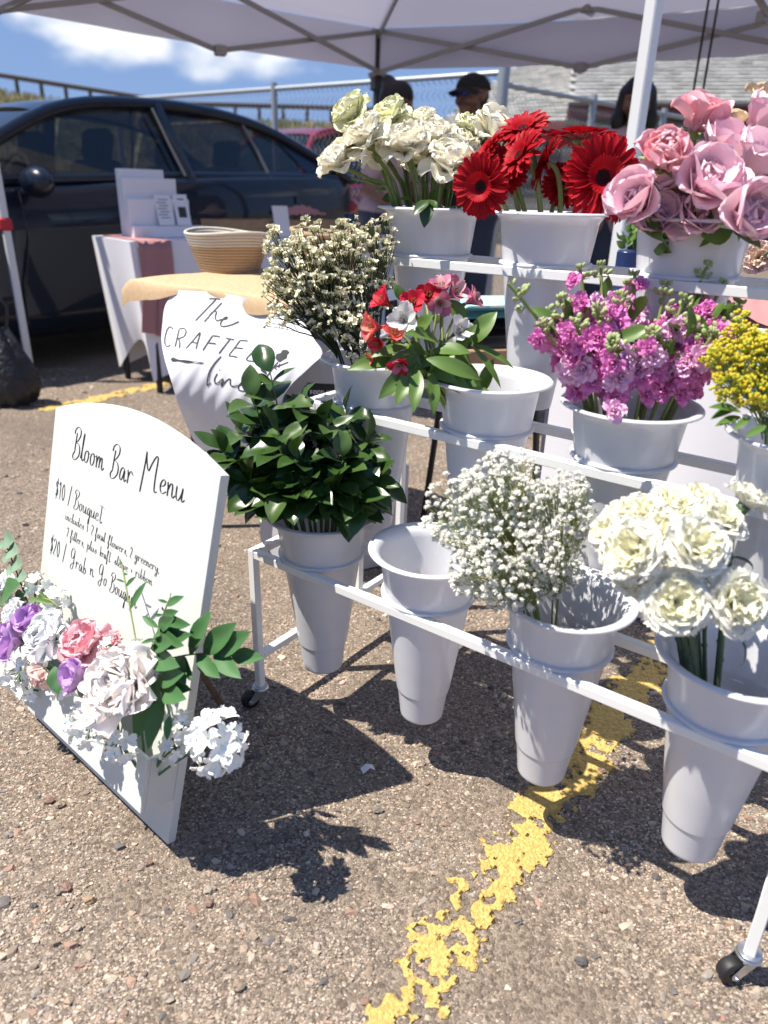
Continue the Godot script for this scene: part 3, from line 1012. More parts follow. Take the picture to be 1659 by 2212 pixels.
func tables() -> void:
	# the kraft covered table beside the rack
	var T := 0.74
	var K := pxh(290, 604, T)
	var K2 := pxh(602, 643, T)
	var e := (K2 - K).normalized()
	var back := Vector3(e.z, 0, -e.x)
	if back.z > 0:
		back = -back
	var dep := 0.50
	var ln := 0.62
	var t := thing("folding_table", Vector3(K.x, 0, K.z), "low table under tan kraft paper with a logo cloth hung from it", "table")
	var o := Vector3(K.x, 0, K.z)
	var P := func(a: float, b: float, h: float): return K + e * a + back * b + Vector3(0, h - T, 0) - o
	obj("table_top", slab([P.call(0.0, 0.0, T - 0.004), P.call(0.0, dep, T - 0.004), P.call(ln, dep, T - 0.004), P.call(ln, 0.0, T - 0.004)], 0.03), M.card_white, t)
	for q in [[0.14, 0.05], [0.10, dep - 0.06], [ln - 0.05, 0.08], [ln - 0.05, dep - 0.06]]:
		var lg := Sh.new()
		lg.tube([P.call(q[0], q[1], 0.0), P.call(q[0], q[1], T - 0.034)], 0.014, 8)
		obj("leg", lg, M.black_plastic, t)
	# kraft paper: wavy front overhang
	var k := Sh.new()
	var rows := []
	for r in 15:
		var row := PackedVector3Array()
		for c in 41:
			var a := -0.05 + (ln + 0.05) * c / 40.0
			var f := r / 14.0
			var h := T + 0.002
			var b := 0.0
			if r < 5:
				var q := (5 - r) / 5.0
				var drop := 0.030 + 0.018 * sin(a * 16.0 + 0.5) + 0.03 * smoothstep(0.08, -0.05, a)
				b = -0.016 * sin(q * 1.5) - 0.006 * sin(a * 16.0) * q
				h -= drop * q * q
			else:
				b = (dep - 0.02) * (r - 5) / 9.0
				h += 0.003 * maxf(0, sin(a * 23.0 + b * 14.0)) 
			if a < 0.0:
				h -= 0.9 * a * a * 12.0
			row.append(P.call(a, b, h))
		rows.append(row)
	k.grid(rows)
	tag(obj("kraft_sheet", k, M.kraft_paper, self, Transform3D(Basis(), o)), "tan kraft paper spread over the low table, front edge curling", "kraft paper")
	# logo cloth
	var cl := Sh.new()
	var Lft := pts2("205,130 112,280 86,450 76,620 108,800 168,1000 252,1270 378,1560 508,1740 640,1900 760,2060")
	var Rgt := pts2("1290,330 1420,420 1540,600 1620,740 1500,870 1330,1030 1235,1180 1180,1400 1100,1640 960,1880 860,2060")
	var L2 := smooth_line(Lft, 9)
	var R2 := smooth_line(Rgt, 9)
	rows = []
	for r in L2.size():
		var row := PackedVector3Array()
		for c in 97:
			var q: Vector2 = L2[r].lerp(R2[r], c / 96.0)
			if r < 13:
				q.y -= (13 - r) * 4.2 * sin(PI * c / 96.0)
			row.append(cloth_point(q.x, q.y))
		rows.append(row)
	cl.grid(rows)
	var ct := thing("logo_cloth", px(480, 800, 1.85), "white cloth with a handwritten shop name hung off the kraft paper table", "cloth banner")
	obj("fabric", cl, M.white_cloth, ct, Transform3D(Basis(), -ct.position))
	# white hem that swings below on the left, nearer the ground
	var hm := Sh.new()
	rows = []
	for r in 25:
		var f := r / 24.0
		var row := PackedVector3Array()
		for c in 9:
			var g := c / 8.0
			var q := Vector2(100, 800).lerp(Vector2(640, 1880), f) + Vector2(-20 + 120 * g * (0.3 + f), -20 * g) 
			var p := cloth_point(q.x + 30, q.y)
			var away := (p - Vector3(0, CAM_H, 0)).normalized()
			row.append(p + away * (0.035 + 0.05 * f + 0.008 * sin(f * 46.0 + g * 3.0) * (1 - g) + 0.012 * sin(f * 19.0)))
		rows.append(row)
	hm.grid(rows)
	obj("ruffled_hem", hm, M.white_cloth, ct, Transform3D(Basis(), -ct.position))
	var ink := Sh.new()
	var toward := func(q: Vector2):
		var p := cloth_point(q.x, q.y)
		return p + (Vector3(0, CAM_H, 0) - p).normalized() * 0.0018
	for st in ["530,212 585,211 640,218", "600,215 500,320 400,425", "655,250 560,350 485,435", "515,405 560,345 600,335 592,395 608,424 645,412 690,408 706,390 682,394 650,430 642,465 672,478 740,465 820,430", "185,505 160,482 130,510 108,590 110,650 135,672 160,655", "245,505 225,590 205,675", "245,502 295,500 310,530 290,575 228,597", "240,598 250,640 247,685", "310,690 378,613 445,537 425,620 405,697", "360,628 392,634 425,640", "470,710 517,638 565,567", "565,567 602,571 640,577", "520,637 560,640 600,645", "690,590 732,598 775,607", "735,598 680,668 625,740", "905,618 868,614 830,612", "830,612 778,684 725,755 765,765 805,775", "768,682 812,686 860,690", "1010,655 950,725 890,795 940,812 990,815 1070,770 1100,715 1075,672 1010,655", "648,765 580,840 530,930 515,1045 550,1020", "612,930 585,985 592,1025 622,1018 665,985 650,1055 700,1000 735,985 735,1030 757,1055 800,1050 870,1030 885,1008 850,1015 815,1055 822,1090 870,1098 960,1065 1030,1025 1080,970 1150,870 1195,820", "632,893 635,903", "1090,872 1150,872 1180,890", "1150,870 1215,850 1295,822"]:
		ribbon(ink, smooth_line(pts2(st), 6), 6.0, toward, 0.12)
	for st in ["160,795 185,775 182,792 300,803 472,826 455,833 300,826 183,806 184,818", "1170,790 1180,745 1215,735 1240,705 1280,705 1305,730 1285,745 1275,780 1240,800 1205,820", "1085,945 1030,905 1032,878 1060,885 1085,915", "990,960 1030,955 1065,985 1025,990", "1148,850 1120,820 1130,783 1152,815", "1195,880 1200,850 1212,830 1210,860", "1090,870 1120,860 1150,872 1115,880"]:
		var ring := smooth_line(pts2(st) + [pts2(st)[0]], 3)
		var mid := Vector2()
		for q in ring:
			mid += q / ring.size()
		for j in ring.size() - 1:
			ink.flat([toward.call(mid), toward.call(ring[j]), toward.call(ring[j + 1])])
	obj("lettering", ink, M.print_grey, ct, Transform3D(Basis(), -ct.position))
	# rope basket at the back edge of the kraft paper
	rope_basket("rope_basket", pxh(492, 586, T + 0.004) + Vector3(0, 0, -0.02), 0.150, 0.10, 0.062, 0.108, 9, 5, atan2(-e.z, e.x), "oval rope basket with white rim and jute base on kraft paper")
	rope_basket("rope_basket", P.call(ln - 0.14, 0.30, T + 0.004) + o, 0.12, 0.10, 0.10, 0.13, 12, 0, 0.4, "plain jute rope basket behind the dried statice")
	# folded clothes on a cardboard box, seen through the rack
	var Q := pxh(1050, 690, 0.62)
	var bx := Sh.new()
	bx.box(Vector3(0, -0.06, 0), Vector3(0.30, 0.12, 0.24), Basis(Vector3.UP, 0.3), 0.003)
	var zb := px(1060, 800, 2.10)
	tag(obj("cardboard_box", bx, M.cardboard, self, Transform3D(Basis(), Vector3(zb.x, 0.60, zb.z))), "brown cardboard box under folded clothes behind the rack", "box")
	var stl := thing("stool", Vector3(zb.x, 0, zb.z), "small black stool under the cardboard box behind the rack", "stool")
	var sst := Sh.new()
	sst.box(Vector3(0, 0.465, 0), Vector3(0.28, 0.025, 0.24), Basis(Vector3.UP, 0.3), 0.004)
	obj("seat", sst, M.black_plastic, stl)
	for q in [[-1, -1], [1, -1], [1, 1], [-1, 1]]:
		var lg := Sh.new()
		lg.tube([Basis(Vector3.UP, 0.3) * Vector3(q[0] * 0.14, 0, q[1] * 0.12), Basis(Vector3.UP, 0.3) * Vector3(q[0] * 0.11, 0.455, q[1] * 0.09)], 0.010, 7)
		obj("leg", lg, M.black_plastic, stl)
	var y := 0.602
	var pile := [["folded_shirt", M.grey_cloth, "folded grey shirt lowest in the pile behind the rack", 0.030], ["folded_shirt", M.maroon_cloth, "folded maroon shirt in the pile behind the rack", 0.026], ["folded_shirt", M.navy_cloth, "folded navy shirt under the teal one behind the rack", 0.022], ["folded_shirt", M.teal_cloth, "folded pale teal shirt on top of the pile behind the rack", 0.034]]
	for q in pile:
		var s := Sh.new()
		var prof := []
		for j in 13:
			var g := -PI / 2 + PI * j / 12.0
			prof.append(Vector3(-0.13 - cos(g) * q[3] * 0.45, q[3] * 0.5 + sin(g) * q[3] * 0.48, 0))
		prof.append(Vector3(0.13, q[3] * 0.97, 0))
		prof.push_front(Vector3(0.13, 0.001, 0))
		var rws := []
		for m in 7:
			var row := PackedVector3Array()
			for p in prof:
				row.append(p + Vector3(0, 0.003 * sin(m * 1.7 + p.x * 30), -0.1 + 0.2 * m / 6.0))
			rws.append(row)
		s.grid(rws)
		tag(obj(q[0], s, q[1], self, Transform3D(Basis(Vector3.UP, 0.25 + rng.randf_range(-0.1, 0.1)), Vector3(zb.x, y, zb.z))), q[2], "shirt")
		y += q[3]
	# food grade tote between the cloth and the rack
	var tb := px(715, 870, 1.93)
	var tt := thing("storage_bucket", Vector3(tb.x, 0.30, tb.z), "grey plastic food bucket with a black label below the statice", "bucket")
	var sb := Sh.new()
	sb.lathe([Vector2(0, 0), Vector2(0.125, 0), Vector2(0.13, 0.004), Vector2(0.145, 0.32), Vector2(0.152, 0.325), Vector2(0.152, 0.345), Vector2(0.146, 0.35), Vector2(0.14, 0.345), Vector2(0.126, 0.01), Vector2(0, 0.008)], 40)
	obj("shell", sb, M.tote_grey, tt)
	var lb := Sh.new()
	var tilt := atan2(-tb.x, -tb.z)
	var lrows := []
	for r in 2:
		var row := PackedVector3Array()
		for c in 13:
			var g := PI * 1.5 + 0.35 - 0.7 * c / 12.0
			row.append(Vector3(cos(g) * (0.1415), 0.195 + 0.045 * r, -sin(g) * 0.1415))
		lrows.append(row)
	lb.grid(lrows)
	var lo := obj("label", lb, M.ink, tt)
	var tx := TextMesh.new()
	tx.text = "FOOD GRADE"
	tx.font_size = 12
	tx.pixel_size = 0.0011
	tx.depth = 0.0006
	var fnt := SystemFont.new()
	fnt.font_names = ["Droid Sans"]
	fnt.font_weight = 700
	tx.font = fnt
	obj("lettering", tx, M.card_white, lo, Transform3D(Basis(), Vector3(0, 0.218, 0.1425)))
	# crate under it so that it stands
	var cr := Sh.new()
	cr.box(Vector3(0, 0.149, 0), Vector3(0.34, 0.298, 0.30), Basis(Vector3.UP, 0.5), 0.006)
	tag(obj("storage_box", cr, M.tote_grey, self, Transform3D(Basis(), Vector3(tb.x, 0, tb.z))), "plain grey storage box under the food bucket", "storage box")
	back_table()
	side_table()
	var scrap := Sh.new()
	scrap.grid([PackedVector3Array([Vector3(-0.012, 0.004, -0.008), Vector3(0, 0.010, -0.009), Vector3(0.012, 0.005, -0.006)]), PackedVector3Array([Vector3(-0.014, 0.005, 0.008), Vector3(0.001, 0.012, 0.007), Vector3(0.011, 0.004, 0.009)])])
	tag(obj("paper_scrap", scrap, M.card_white, self, Transform3D(Basis(Vector3.UP, 0.5), pxh(795, 1665, 0.0))), "crumpled pale scrap lying in the menu board's shadow", "litter")

func rope_basket(called: String, at: Vector3, ra: float, rb: float, base: float, h: float, tan_n: int, white_n: int, turn: float, label: String) -> void:
	var t := thing(called, at, label, "basket")
	var n := tan_n + white_n
	var tanm := Sh.new()
	var whm := Sh.new()
	for k in n:
		var f := float(k) / (n - 1)
		var g := lerpf(base / 0.118 * ra / ra, 1.0, pow(f, 0.8))
		var k0 := lerpf(0.70, 1.0, f)
		var pts := []
		for j in 41:
			var a := TAU * j / 40.0
			var dip := 0.006 * f * sin(2 * a + 0.6)
			pts.append(Vector3(cos(a) * ra * k0, h * f + h / n * 0.5 + dip, sin(a) * rb * k0))
		var rr := h / n * 0.66
		(tanm if k < tan_n else whm).tube(pts, rr, 7, false, Color.WHITE * (0.9 + 0.2 * rng.randf()))
	var fl := Sh.new()
	fl.lathe([Vector2(0, 0.004), Vector2(0.69, 0.004), Vector2(0.69, 0.0), Vector2(0, 0.0)], 32, Vector3(), Basis(Vector3(ra, 0, 0), Vector3.UP, Vector3(0, 0, rb)))
	obj("base", fl, M.rope_jute, t, Transform3D(Basis(Vector3.UP, turn), Vector3()))
	obj("jute_coils", tanm, M.rope_jute, t, Transform3D(Basis(Vector3.UP, turn), Vector3()))
	if white_n:
		obj("white_rim", whm, M.rope_white, t, Transform3D(Basis(Vector3.UP, turn), Vector3()))

func back_table() -> void:
	# white stretch covered table in front of the parked car
	var K := Vector3(-1.22, 0, -3.62)
	var L := Vector3(0.74, 0, -0.67)
	var D := Vector3(-0.67, 0, -0.74)
	var T := 0.74
	var t := thing("display_table", K, "table in a white stretch cover with a dusty pink runner near the car", "table")
	var s := Sh.new()
	var ln := 1.7
	var dp := 0.48
	# the cover: rows from the top down, each a loop that draws in to the feet
	var rows := []
	for r in 12:
		var f := r / 11.0
		var h := T * (1.0 - f) + 0.06 * f
		var row := PackedVector3Array()
		for j in 48:
			var side := j / 12
			var q := (j % 12) / 12.0
			var cs := [[0.0, 0.0], [1.0, 0.0], [1.0, 1.0], [0.0, 1.0]]
			var a: Array = cs[side]
			var b: Array = cs[(side + 1) % 4]
			var u: float = lerpf(a[0], b[0], q)
			var v: float = lerpf(a[1], b[1], q)
			var pull := sin(PI * q) * 0.05 * f + 0.05 * f
			var uu := lerpf(u, 0.5, pull / ln * 2.0)
			var vv := lerpf(v, 0.5, pull / dp * 1.2)
			row.append(L * uu * ln + D * vv * dp + Vector3(0, h + 0.18 * f * f * sin(PI * q), 0))
		rows.append(row)
	s.grid(rows, true)
	s.flat([Vector3(0, T + 0.001, 0), D * dp + Vector3(0, T + 0.001, 0), D * dp + L * ln + Vector3(0, T + 0.001, 0), L * ln + Vector3(0, T + 0.001, 0)])
	obj("stretch_cover", s, M.stretch_cloth, t)
	for q in [[0.05, 0.08], [0.05, 0.9], [0.97, 0.1], [0.97, 0.9]]:
		var lg := Sh.new()
		var c: Vector3 = L * q[0] * ln + D * q[1] * dp
		lg.tube([c, c + Vector3(0, T - 0.03, 0)], 0.016, 8)
		obj("leg", lg, M.black_plastic, t)
	# runner, over the end corner
	var rn := Sh.new()
	rows = []
	for r in 16:
		var row := PackedVector3Array()
		for c in 11:
			var u := 0.02 + 0.17 * c / 10.0
			var f := r / 15.0
			if r < 6:
				row.append(K + L * u + D * (dp * (6 - r) / 6.5) + Vector3(0, T + 0.006, 0))
			else:
				var q := (r - 6) / 9.0
				row.append(K + L * (u - 0.02 * q + 0.012 * sin(c * 1.3 + q * 4)) - D * (0.012 + 0.014 * sin(c * 1.9 + q * 2.0) * q) + Vector3(0, T + 0.004 - 0.42 * q - 0.05 * q * (c / 10.0), 0))
		rows.append(row)
	rn.grid(rows)
	tag(obj("table_runner", rn, M.pink_cloth), "crumpled dusty pink gauze runner over the white table's corner", "table runner")
	# stepped white display for earring cards
	var at := K + L * 0.12 + D * 0.25 + Vector3(0, T + 0.003, 0)
	var st := thing("card_display", at, "white stepped board display holding cards on the white table", "display stand")
	var B := Basis(L, Vector3.UP, L.cross(Vector3.UP))
	for k in 4:
		var b := Sh.new()
		var h: float = [0.315, 0.275, 0.18, 0.055][k]
		var w: float = [0.24, 0.285, 0.33, 0.38][k]
		b.box(B * Vector3(w * 0.5 - 0.02, h / 2, -0.07 + 0.038 * k), Vector3(w, h, 0.036), B, 0.003)
		obj("step", b, M.card_white, st)
	for q in [[0.165, 0.105, 0.085, 0.145, "white price card leaning on the stepped display, left one"], [0.262, 0.10, 0.078, 0.15, "white card with a printed dark square on the stepped display"]]:
		var lean := B * Basis(Vector3.RIGHT, -0.25)
		var cd := thing("price_card", at + B * Vector3(q[0], 0.058, 0.052), q[4], "card", "")
		var c := Sh.new()
		c.box(lean * Vector3(0, q[3] / 2, 0), Vector3(q[2], q[3], 0.004), lean, 0.0008)
		obj("card", c, M.card_white, cd)
		var pr := Sh.new()
		if q[2] > 0.08:
			for k in 7:
				pr.box(lean * Vector3(-0.01 * (k % 2), q[3] * (0.85 - 0.1 * k), 0.0024), Vector3(0.05, 0.0035, 0.0006), lean, 0.0001)
		else:
			# a dark printed picture block, no readable code
			pr.box(lean * Vector3(0, q[3] * 0.42, 0.0024), Vector3(0.044, 0.052, 0.0006), lean, 0.0001)
			pr.box(lean * Vector3(0, q[3] * 0.84, 0.0024), Vector3(0.035, 0.006, 0.0006), lean, 0.0001)
		obj("print", pr, M.print_grey, cd)
	# wooden crates, a card and a pink cloth
	for q in [[0.70, 0.20, 0.34, 0.085, "low pine crate beside the stepped display"], [1.12, 0.20, 0.42, 0.085, "low pine crate with pink cloth at the far end of the white table"]]:
		var c := thing("wooden_crate", K + L * q[0] + D * q[1] + Vector3(0, T + 0.003, 0), q[4], "crate")
		for k in 4:
			var b := Sh.new()
			if k < 2:
				b.box(B * Vector3(0, q[3] / 2, 0.09 - 0.18 * k), Vector3(q[2], q[3], 0.012), B, 0.001)
			else:
				b.box(B * Vector3((k - 2.5) * (q[2] - 0.012), q[3] / 2, 0), Vector3(0.0118, q[3] - 0.002, 0.166), B, 0.001)
			obj("panel", b, M.pine, c)
		var b := Sh.new()
		b.box(B * Vector3(0, 0.005, 0), Vector3(q[2] - 0.026, 0.008, 0.164), B, 0.001)
		obj("floor_panel", b, M.pine, c)
	var cd2 := Sh.new()
	var ln2 := B * Basis(Vector3.RIGHT, -0.2)
	cd2.box(ln2 * Vector3(0, 0.08, 0), Vector3(0.10, 0.16, 0.004), ln2, 0.0008)
	tag(obj("price_card", cd2, M.card_white, self, Transform3D(Basis(), K + L * 0.90 + D * 0.06 + Vector3(0, T + 0.004, 0))), "white card leaning between the two pine crates", "card")
	var pk := Sh.new()
	var rws := []
	for r in 9:
		var row := PackedVector3Array()
		for c in 15:
			var a := c / 14.0 - 0.5
			var b := r / 8.0 - 0.5
			row.append(B * Vector3(a * 0.30, 0.11 + 0.05 * cos(a * 3.0) * cos(b * 3.0) + 0.008 * sin(a * 40 + b * 9), b * 0.15))
		rws.append(row)
	pk.grid(rws)
	tag(obj("pink_fabric", pk, M.pink_cloth, self, Transform3D(Basis(), K + L * 1.12 + D * 0.20 + Vector3(0, T + 0.003, 0))), "heap of pink fabric filling the far pine crate", "fabric")
	# a leaning stick and a tin behind the crates
	var cn := Sh.new()
	cn.lathe([Vector2(0, 0), Vector2(0.032, 0), Vector2(0.034, 0.003), Vector2(0.034, 0.115), Vector2(0.030, 0.122), Vector2(0, 0.121)], 20)
	tag(obj("drink_can", cn, M.can_blue, self, Transform3D(Basis(), K + L * 1.42 + D * 0.12 + Vector3(0, T + 0.003, 0))), "dark blue can at the far end of the white table", "can")

func side_table() -> void:
	# the long white cloth covered table behind the rack
	var T := 0.74
	var K := Vector3(0.42, 0, -1.80)
	var L := RA
	var D := RB
	var t := thing("covered_table", K, "long table under a white floor length cloth behind the flower rack", "table")
	var s := Sh.new()
	var rows := []
	for r in 9:
		var row := PackedVector3Array()
		for c in 61:
			var a := 1.6 * c / 60.0
			var f := (8 - r) / 8.0
			row.append(L * a - D * (0.012 + 0.03 * f * (0.5 + 0.5 * sin(a * 22.0))) + Vector3(0, T * (1 - f) + 0.01 * f, 0))
		rows.append(row)
	s.grid(rows)
	rows = []
	for r in 9:
		var row := PackedVector3Array()
		for c in 25:
			var b := 0.7 * c / 24.0
			var f := (8 - r) / 8.0
			row.append(D * b - L * (0.012 + 0.03 * f * (0.5 + 0.5 * sin(b * 22.0))) + Vector3(0, T * (1 - f) + 0.01 * f, 0))
		rows.append(row)
	s.grid(rows)
	s.flat([Vector3(0, T, 0) - D * 0.012 - L * 0.012, Vector3(0, T, 0) + D * 0.7 - L * 0.012, Vector3(0, T, 0) + D * 0.7 + L * 1.6, Vector3(0, T, 0) + L * 1.6 - D * 0.012])
	obj("cloth", s, M.stretch_cloth, t)
	for q in [[0.06, 0.08], [0.06, 0.62], [1.5, 0.08], [1.5, 0.62]]:
		var lg := Sh.new()
		lg.tube([L * q[0] + D * q[1], L * q[0] + D * q[1] + Vector3(0, T - 0.02, 0)], 0.014, 8)
		obj("leg", lg, M.black_plastic, t)
	var pk := Sh.new()
	rows = []
	for r in 15:
		var row := PackedVector3Array()
		for c in 25:
			var a := c / 24.0 - 0.5
			var b := r / 14.0 - 0.5
			row.append(L * a * 0.5 + D * b * 0.28 + Vector3(0, 0.012 + 0.05 * maxf(0, cos(a * 3.1) * cos(b * 3.1)) + 0.008 * sin(a * 60 + b * 11) + 0.006 * sin(b * 50 - a * 14), 0))
		rows.append(row)
	pk.grid(rows)
	var pz := pxh(1640, 690, T)
	tag(obj("pink_fabric", pk, M.pink_cloth, self, Transform3D(Basis(), Vector3(pz.x, T + 0.003, pz.z))), "rumpled dusty pink cloth on the covered table behind the goldenrod", "fabric")
	# can with a green sprig beside the canopy post
	var cp := px(1362, 545, 1.95)
	var cn := Sh.new()
	cn.lathe([Vector2(0, 0), Vector2(0.030, 0), Vector2(0.032, 0.003), Vector2(0.033, 0.115), Vector2(0.030, 0.121), Vector2(0, 0.120)], 20)
	tag(obj("drink_can", cn, M.can_blue, self, Transform3D(Basis(), Vector3(cp.x, T + 0.002, cp.z))), "tall dark blue can standing between the gerbera and peony buckets", "can")
	var sp := thing("herb_sprig", Vector3(cp.x + 0.01, T + 0.125, cp.z), "bright green leafy sprig above the dark blue can behind the rack", "plant")
	var lf := leaf(0.03, 0.018, 0.2, 0.5).mesh()
	var sps := Sh.new()
	for k in 5:
		sps.tube([Vector3(0, -0.02, 0), Vector3(rng.randf_range(-0.02, 0.02), 0.06, rng.randf_range(-0.02, 0.02))], 0.0012, 4)
	obj("stem", sps, M.stem_green, sp)
	for k in 26:
		obj("leaf", lf, M.leaf_fresh, sp, Transform3D(aim(Vector3(rng.randf_range(-1, 1), 0.6, rng.randf_range(-1, 1)), rng.randf() * 6), Vector3(rng.randf_range(-0.03, 0.03), rng.randf_range(0, 0.06), rng.randf_range(-0.03, 0.03))))

# ---------- canopy, fence, hill, building ----------
func canopy() -> void:
	var H := 1.94
	var C := [Vector3(-0.123, H, -5.47), Vector3(-1.923, H, -3.864), Vector3(0.77, H, -2.62), Vector3(2.34, H, -4.38)]
	var t := thing("canopy_tent", Vector3(0.4, 0, -4.2), "grey pop-up canopy tent with crossed trusses under its roof", "canopy tent")
	var o := Vector3(0.4, 0, -4.2)
	var peak: Vector3 = (C[0] + C[1] + C[2] + C[3]) / 4.0 + Vector3(0, 0.70, 0)
	for k in 4:
		var a: Vector3 = C[k]
		var b: Vector3 = C[(k + 1) % 4]
		var s := Sh.new()
		var rows := []
		for r in 13:
			var row := PackedVector3Array()
			var f := r / 12.0
			for c in 21:
				var g := c / 20.0
				var e := a.lerp(b, g)
				var p := e.lerp(peak, f)
				p.y -= 0.02 * sin(PI * g) * (1 - f) + 0.05 * sin(PI * f)
				row.append(p - o)
			rows.append(row)
		s.grid(rows)
		# valance hanging from the edge
		rows = []
		for r in 4:
			var row := PackedVector3Array()
			for c in 21:
				var g := c / 20.0
				var p := a.lerp(b, g)
				p.y -= 0.02 * sin(PI * g) + 0.004 + 0.074 * r
				row.append(p - o + (p - peak).normalized() * Vector3(1, 0, 1) * 0.01 * sin(g * 30.0) * r / 3.0)
			rows.append(row)
		s.grid(rows)
		obj("roof_panel", s, M.canopy_fabric, t)
		# scissor truss along this side
		var lo := -0.27
		var mid: Vector3 = (a + b) / 2
		var inn: Vector3 = (peak - mid)
		inn.y = 0
		inn = inn.normalized() * 0.05
		for hf in 2:
			var p: Vector3 = a if hf == 0 else b
			var q := mid
			for st in [[p + Vector3(0, -0.02, 0), q + Vector3(0, lo, 0)], [p + Vector3(0, lo, 0), q + Vector3(0, 0.02, 0)]]:
				var br := Sh.new()
				br.bar(st[0] - o + inn * (1.0 if st[0].y > st[1].y else 1.5), st[1] - o + inn * (1.0 if st[0].y > st[1].y else 1.5), 0.013, 0.026)
				obj("truss_bar", br, M.frame_steel, t)
		for q in [mid + Vector3(0, lo, 0), mid + Vector3(0, 0.02, 0)]:
			var br := Sh.new()
			br.box(q - o + inn * 1.3, Vector3(0.06, 0.05, 0.06), Basis(Vector3.UP, 0.5), 0.006)
			obj("bracket", br, M.frame_steel, t)
	# bars up to the centre
	for k in 4:
		var a: Vector3 = C[k]
		var br := Sh.new()
		br.bar(a - o + Vector3(0, -0.05, 0), peak - o + Vector3(0, -0.32, 0), 0.014, 0.028)
		obj("truss_bar", br, M.frame_steel, t)
	var cp := Sh.new()
	cp.bar(peak - o + Vector3(0, -0.4, 0), peak - o + Vector3(0, -0.02, 0), 0.04, 0.04, Vector3.RIGHT)
	obj("centre_post", cp, M.frame_steel, t)
	for k in 4:
		var a: Vector3 = C[k]
		var turn := Basis(Vector3.UP, 0.63)
		var lg := Sh.new()
		var w := 0.042 if k == 2 else 0.036
		lg.box(Vector3(a.x, 0.96, a.z) - o, Vector3(w, 1.92, w), turn, 0.004)
		var l := obj("leg", lg, M.black_plastic if k == 0 else M.post_white, t)
		var ft := Sh.new()
		ft.box(Vector3(a.x, 0.006, a.z) - o, Vector3(0.11, 0.01, 0.11), turn, 0.003)
		obj("foot_plate", ft, M.frame_steel, l)
		var sl := Sh.new()
		sl.box(Vector3(a.x, H - 0.30, a.z) - o, Vector3(0.07, 0.10, 0.07), turn, 0.008)
		obj("slider", sl, M.black_plastic if k == 0 else M.frame_steel, l)
		if k == 1:
			var rd := Sh.new()
			rd.box(Vector3(a.x, 0.79, a.z) - o, Vector3(0.058, 0.06, 0.058), turn, 0.008)
			obj("red_sleeve", rd, M.red_plastic, l)
	# cords hanging at the right
	var cd := Sh.new()
	for x in [0.0, 0.045]:
		cd.tube([Vector3(x, 0.90, 0), Vector3(x + 0.004, 1.4, 0), Vector3(x, 2.1, 0)], 0.006, 5)
	var cpos := px(1479, 300, 4.0)
	tag(obj("hanging_cord", cd, M.black_plastic, self, Transform3D(Basis(), Vector3(cpos.x, 0, cpos.z))), "pair of dark cords hanging from the canopy at the right", "cord")
	# weight bag at the left leg
	var bag := Sh.new()
	var rows := []
	for r in 13:
		var f := r / 12.0
		var row := PackedVector3Array()
		var w := 0.17 * pow(sin(PI * clampf(0.12 + 0.80 * (1 - f), 0, 1)), 0.45) * (1.05 - 0.75 * f)
		for j in 24:
			var g := TAU * j / 24
			var q := 1.0 + 0.18 * sin(g * 5 + f * 3) * (0.3 + f) + 0.08 * sin(g * 9 + f * 6)
			row.append(Vector3(cos(g) * w * q, 0.01 + 0.36 * f, -sin(g) * w * 0.75 * q))
		rows.append(row)
	bag.grid(rows, true)
	bag.tube([Vector3(-0.03, 0.36, 0), Vector3(-0.06, 0.47, 0), Vector3(0, 0.52, 0.01), Vector3(0.05, 0.46, 0), Vector3(0.03, 0.36, 0)], 0.008, 6)
	var bp := pxh(30, 872, 0)
	tag(obj("weight_bag", bag, M.black_cloth, self, Transform3D(Basis(), bp)), "slumped black weight bag tied at the white pole's foot", "bag")

func fence() -> void:
	var c0 := Vector3(0.81, 0, -6.33)
	var runs := [[c0, Vector3(-7.4, 0, -12.04), 1.83, 2.35], [c0, Vector3(4.6, 0, -9.95), 1.75, 1.25]]
	var t := thing("chain_link_fence", c0, "galvanised chain link fence turning a corner behind the canopy", "fence")
	for rn in runs:
		var d: Vector3 = rn[1] - rn[0]
		var l := d.length()
		d /= l
		var h: float = rn[2]
		var rail := Sh.new()
		rail.tube([Vector3(0, h, 0), d * l + Vector3(0, h, 0)], 0.021, 8)
		obj("top_rail", rail, M.galvanised, t)
		var n := int(l / rn[3])
		for k in range(1, n + 1):
			var p := Sh.new()
			p.tube([d * (k * rn[3]), d * (k * rn[3]) + Vector3(0, h + 0.05, 0)], 0.03, 10)
			obj("post", p, M.galvanised, t)
		# woven wire: zigzags side by side
		var wire := Sh.new()
		var step := 0.055
		var cols := int(l / step)
		var rows := int((h - 0.05) / step)
		for k in cols:
			var pts := []
			for r in rows + 1:
				pts.append(d * (k * step + (step * 0.5 if (r % 2 == 0) else -step * 0.5)) + Vector3(0, 0.05 + r * step, 0) + d.cross(Vector3.UP) * (0.004 if r % 2 == 0 else -0.004))
			wire.tube(pts, 0.003, 3, false)
		obj("chain_link", wire, M.galvanised, t).set_meta("kind", "stuff")
	var cp := Sh.new()
	cp.tube([Vector3(), Vector3(0, 1.90, 0)], 0.045, 14)
	cp.ball(Vector3(0, 1.905, 0), Vector3(0.05, 0.03, 0.05), 14, 6)
	obj("corner_post", cp, M.galvanised, t)

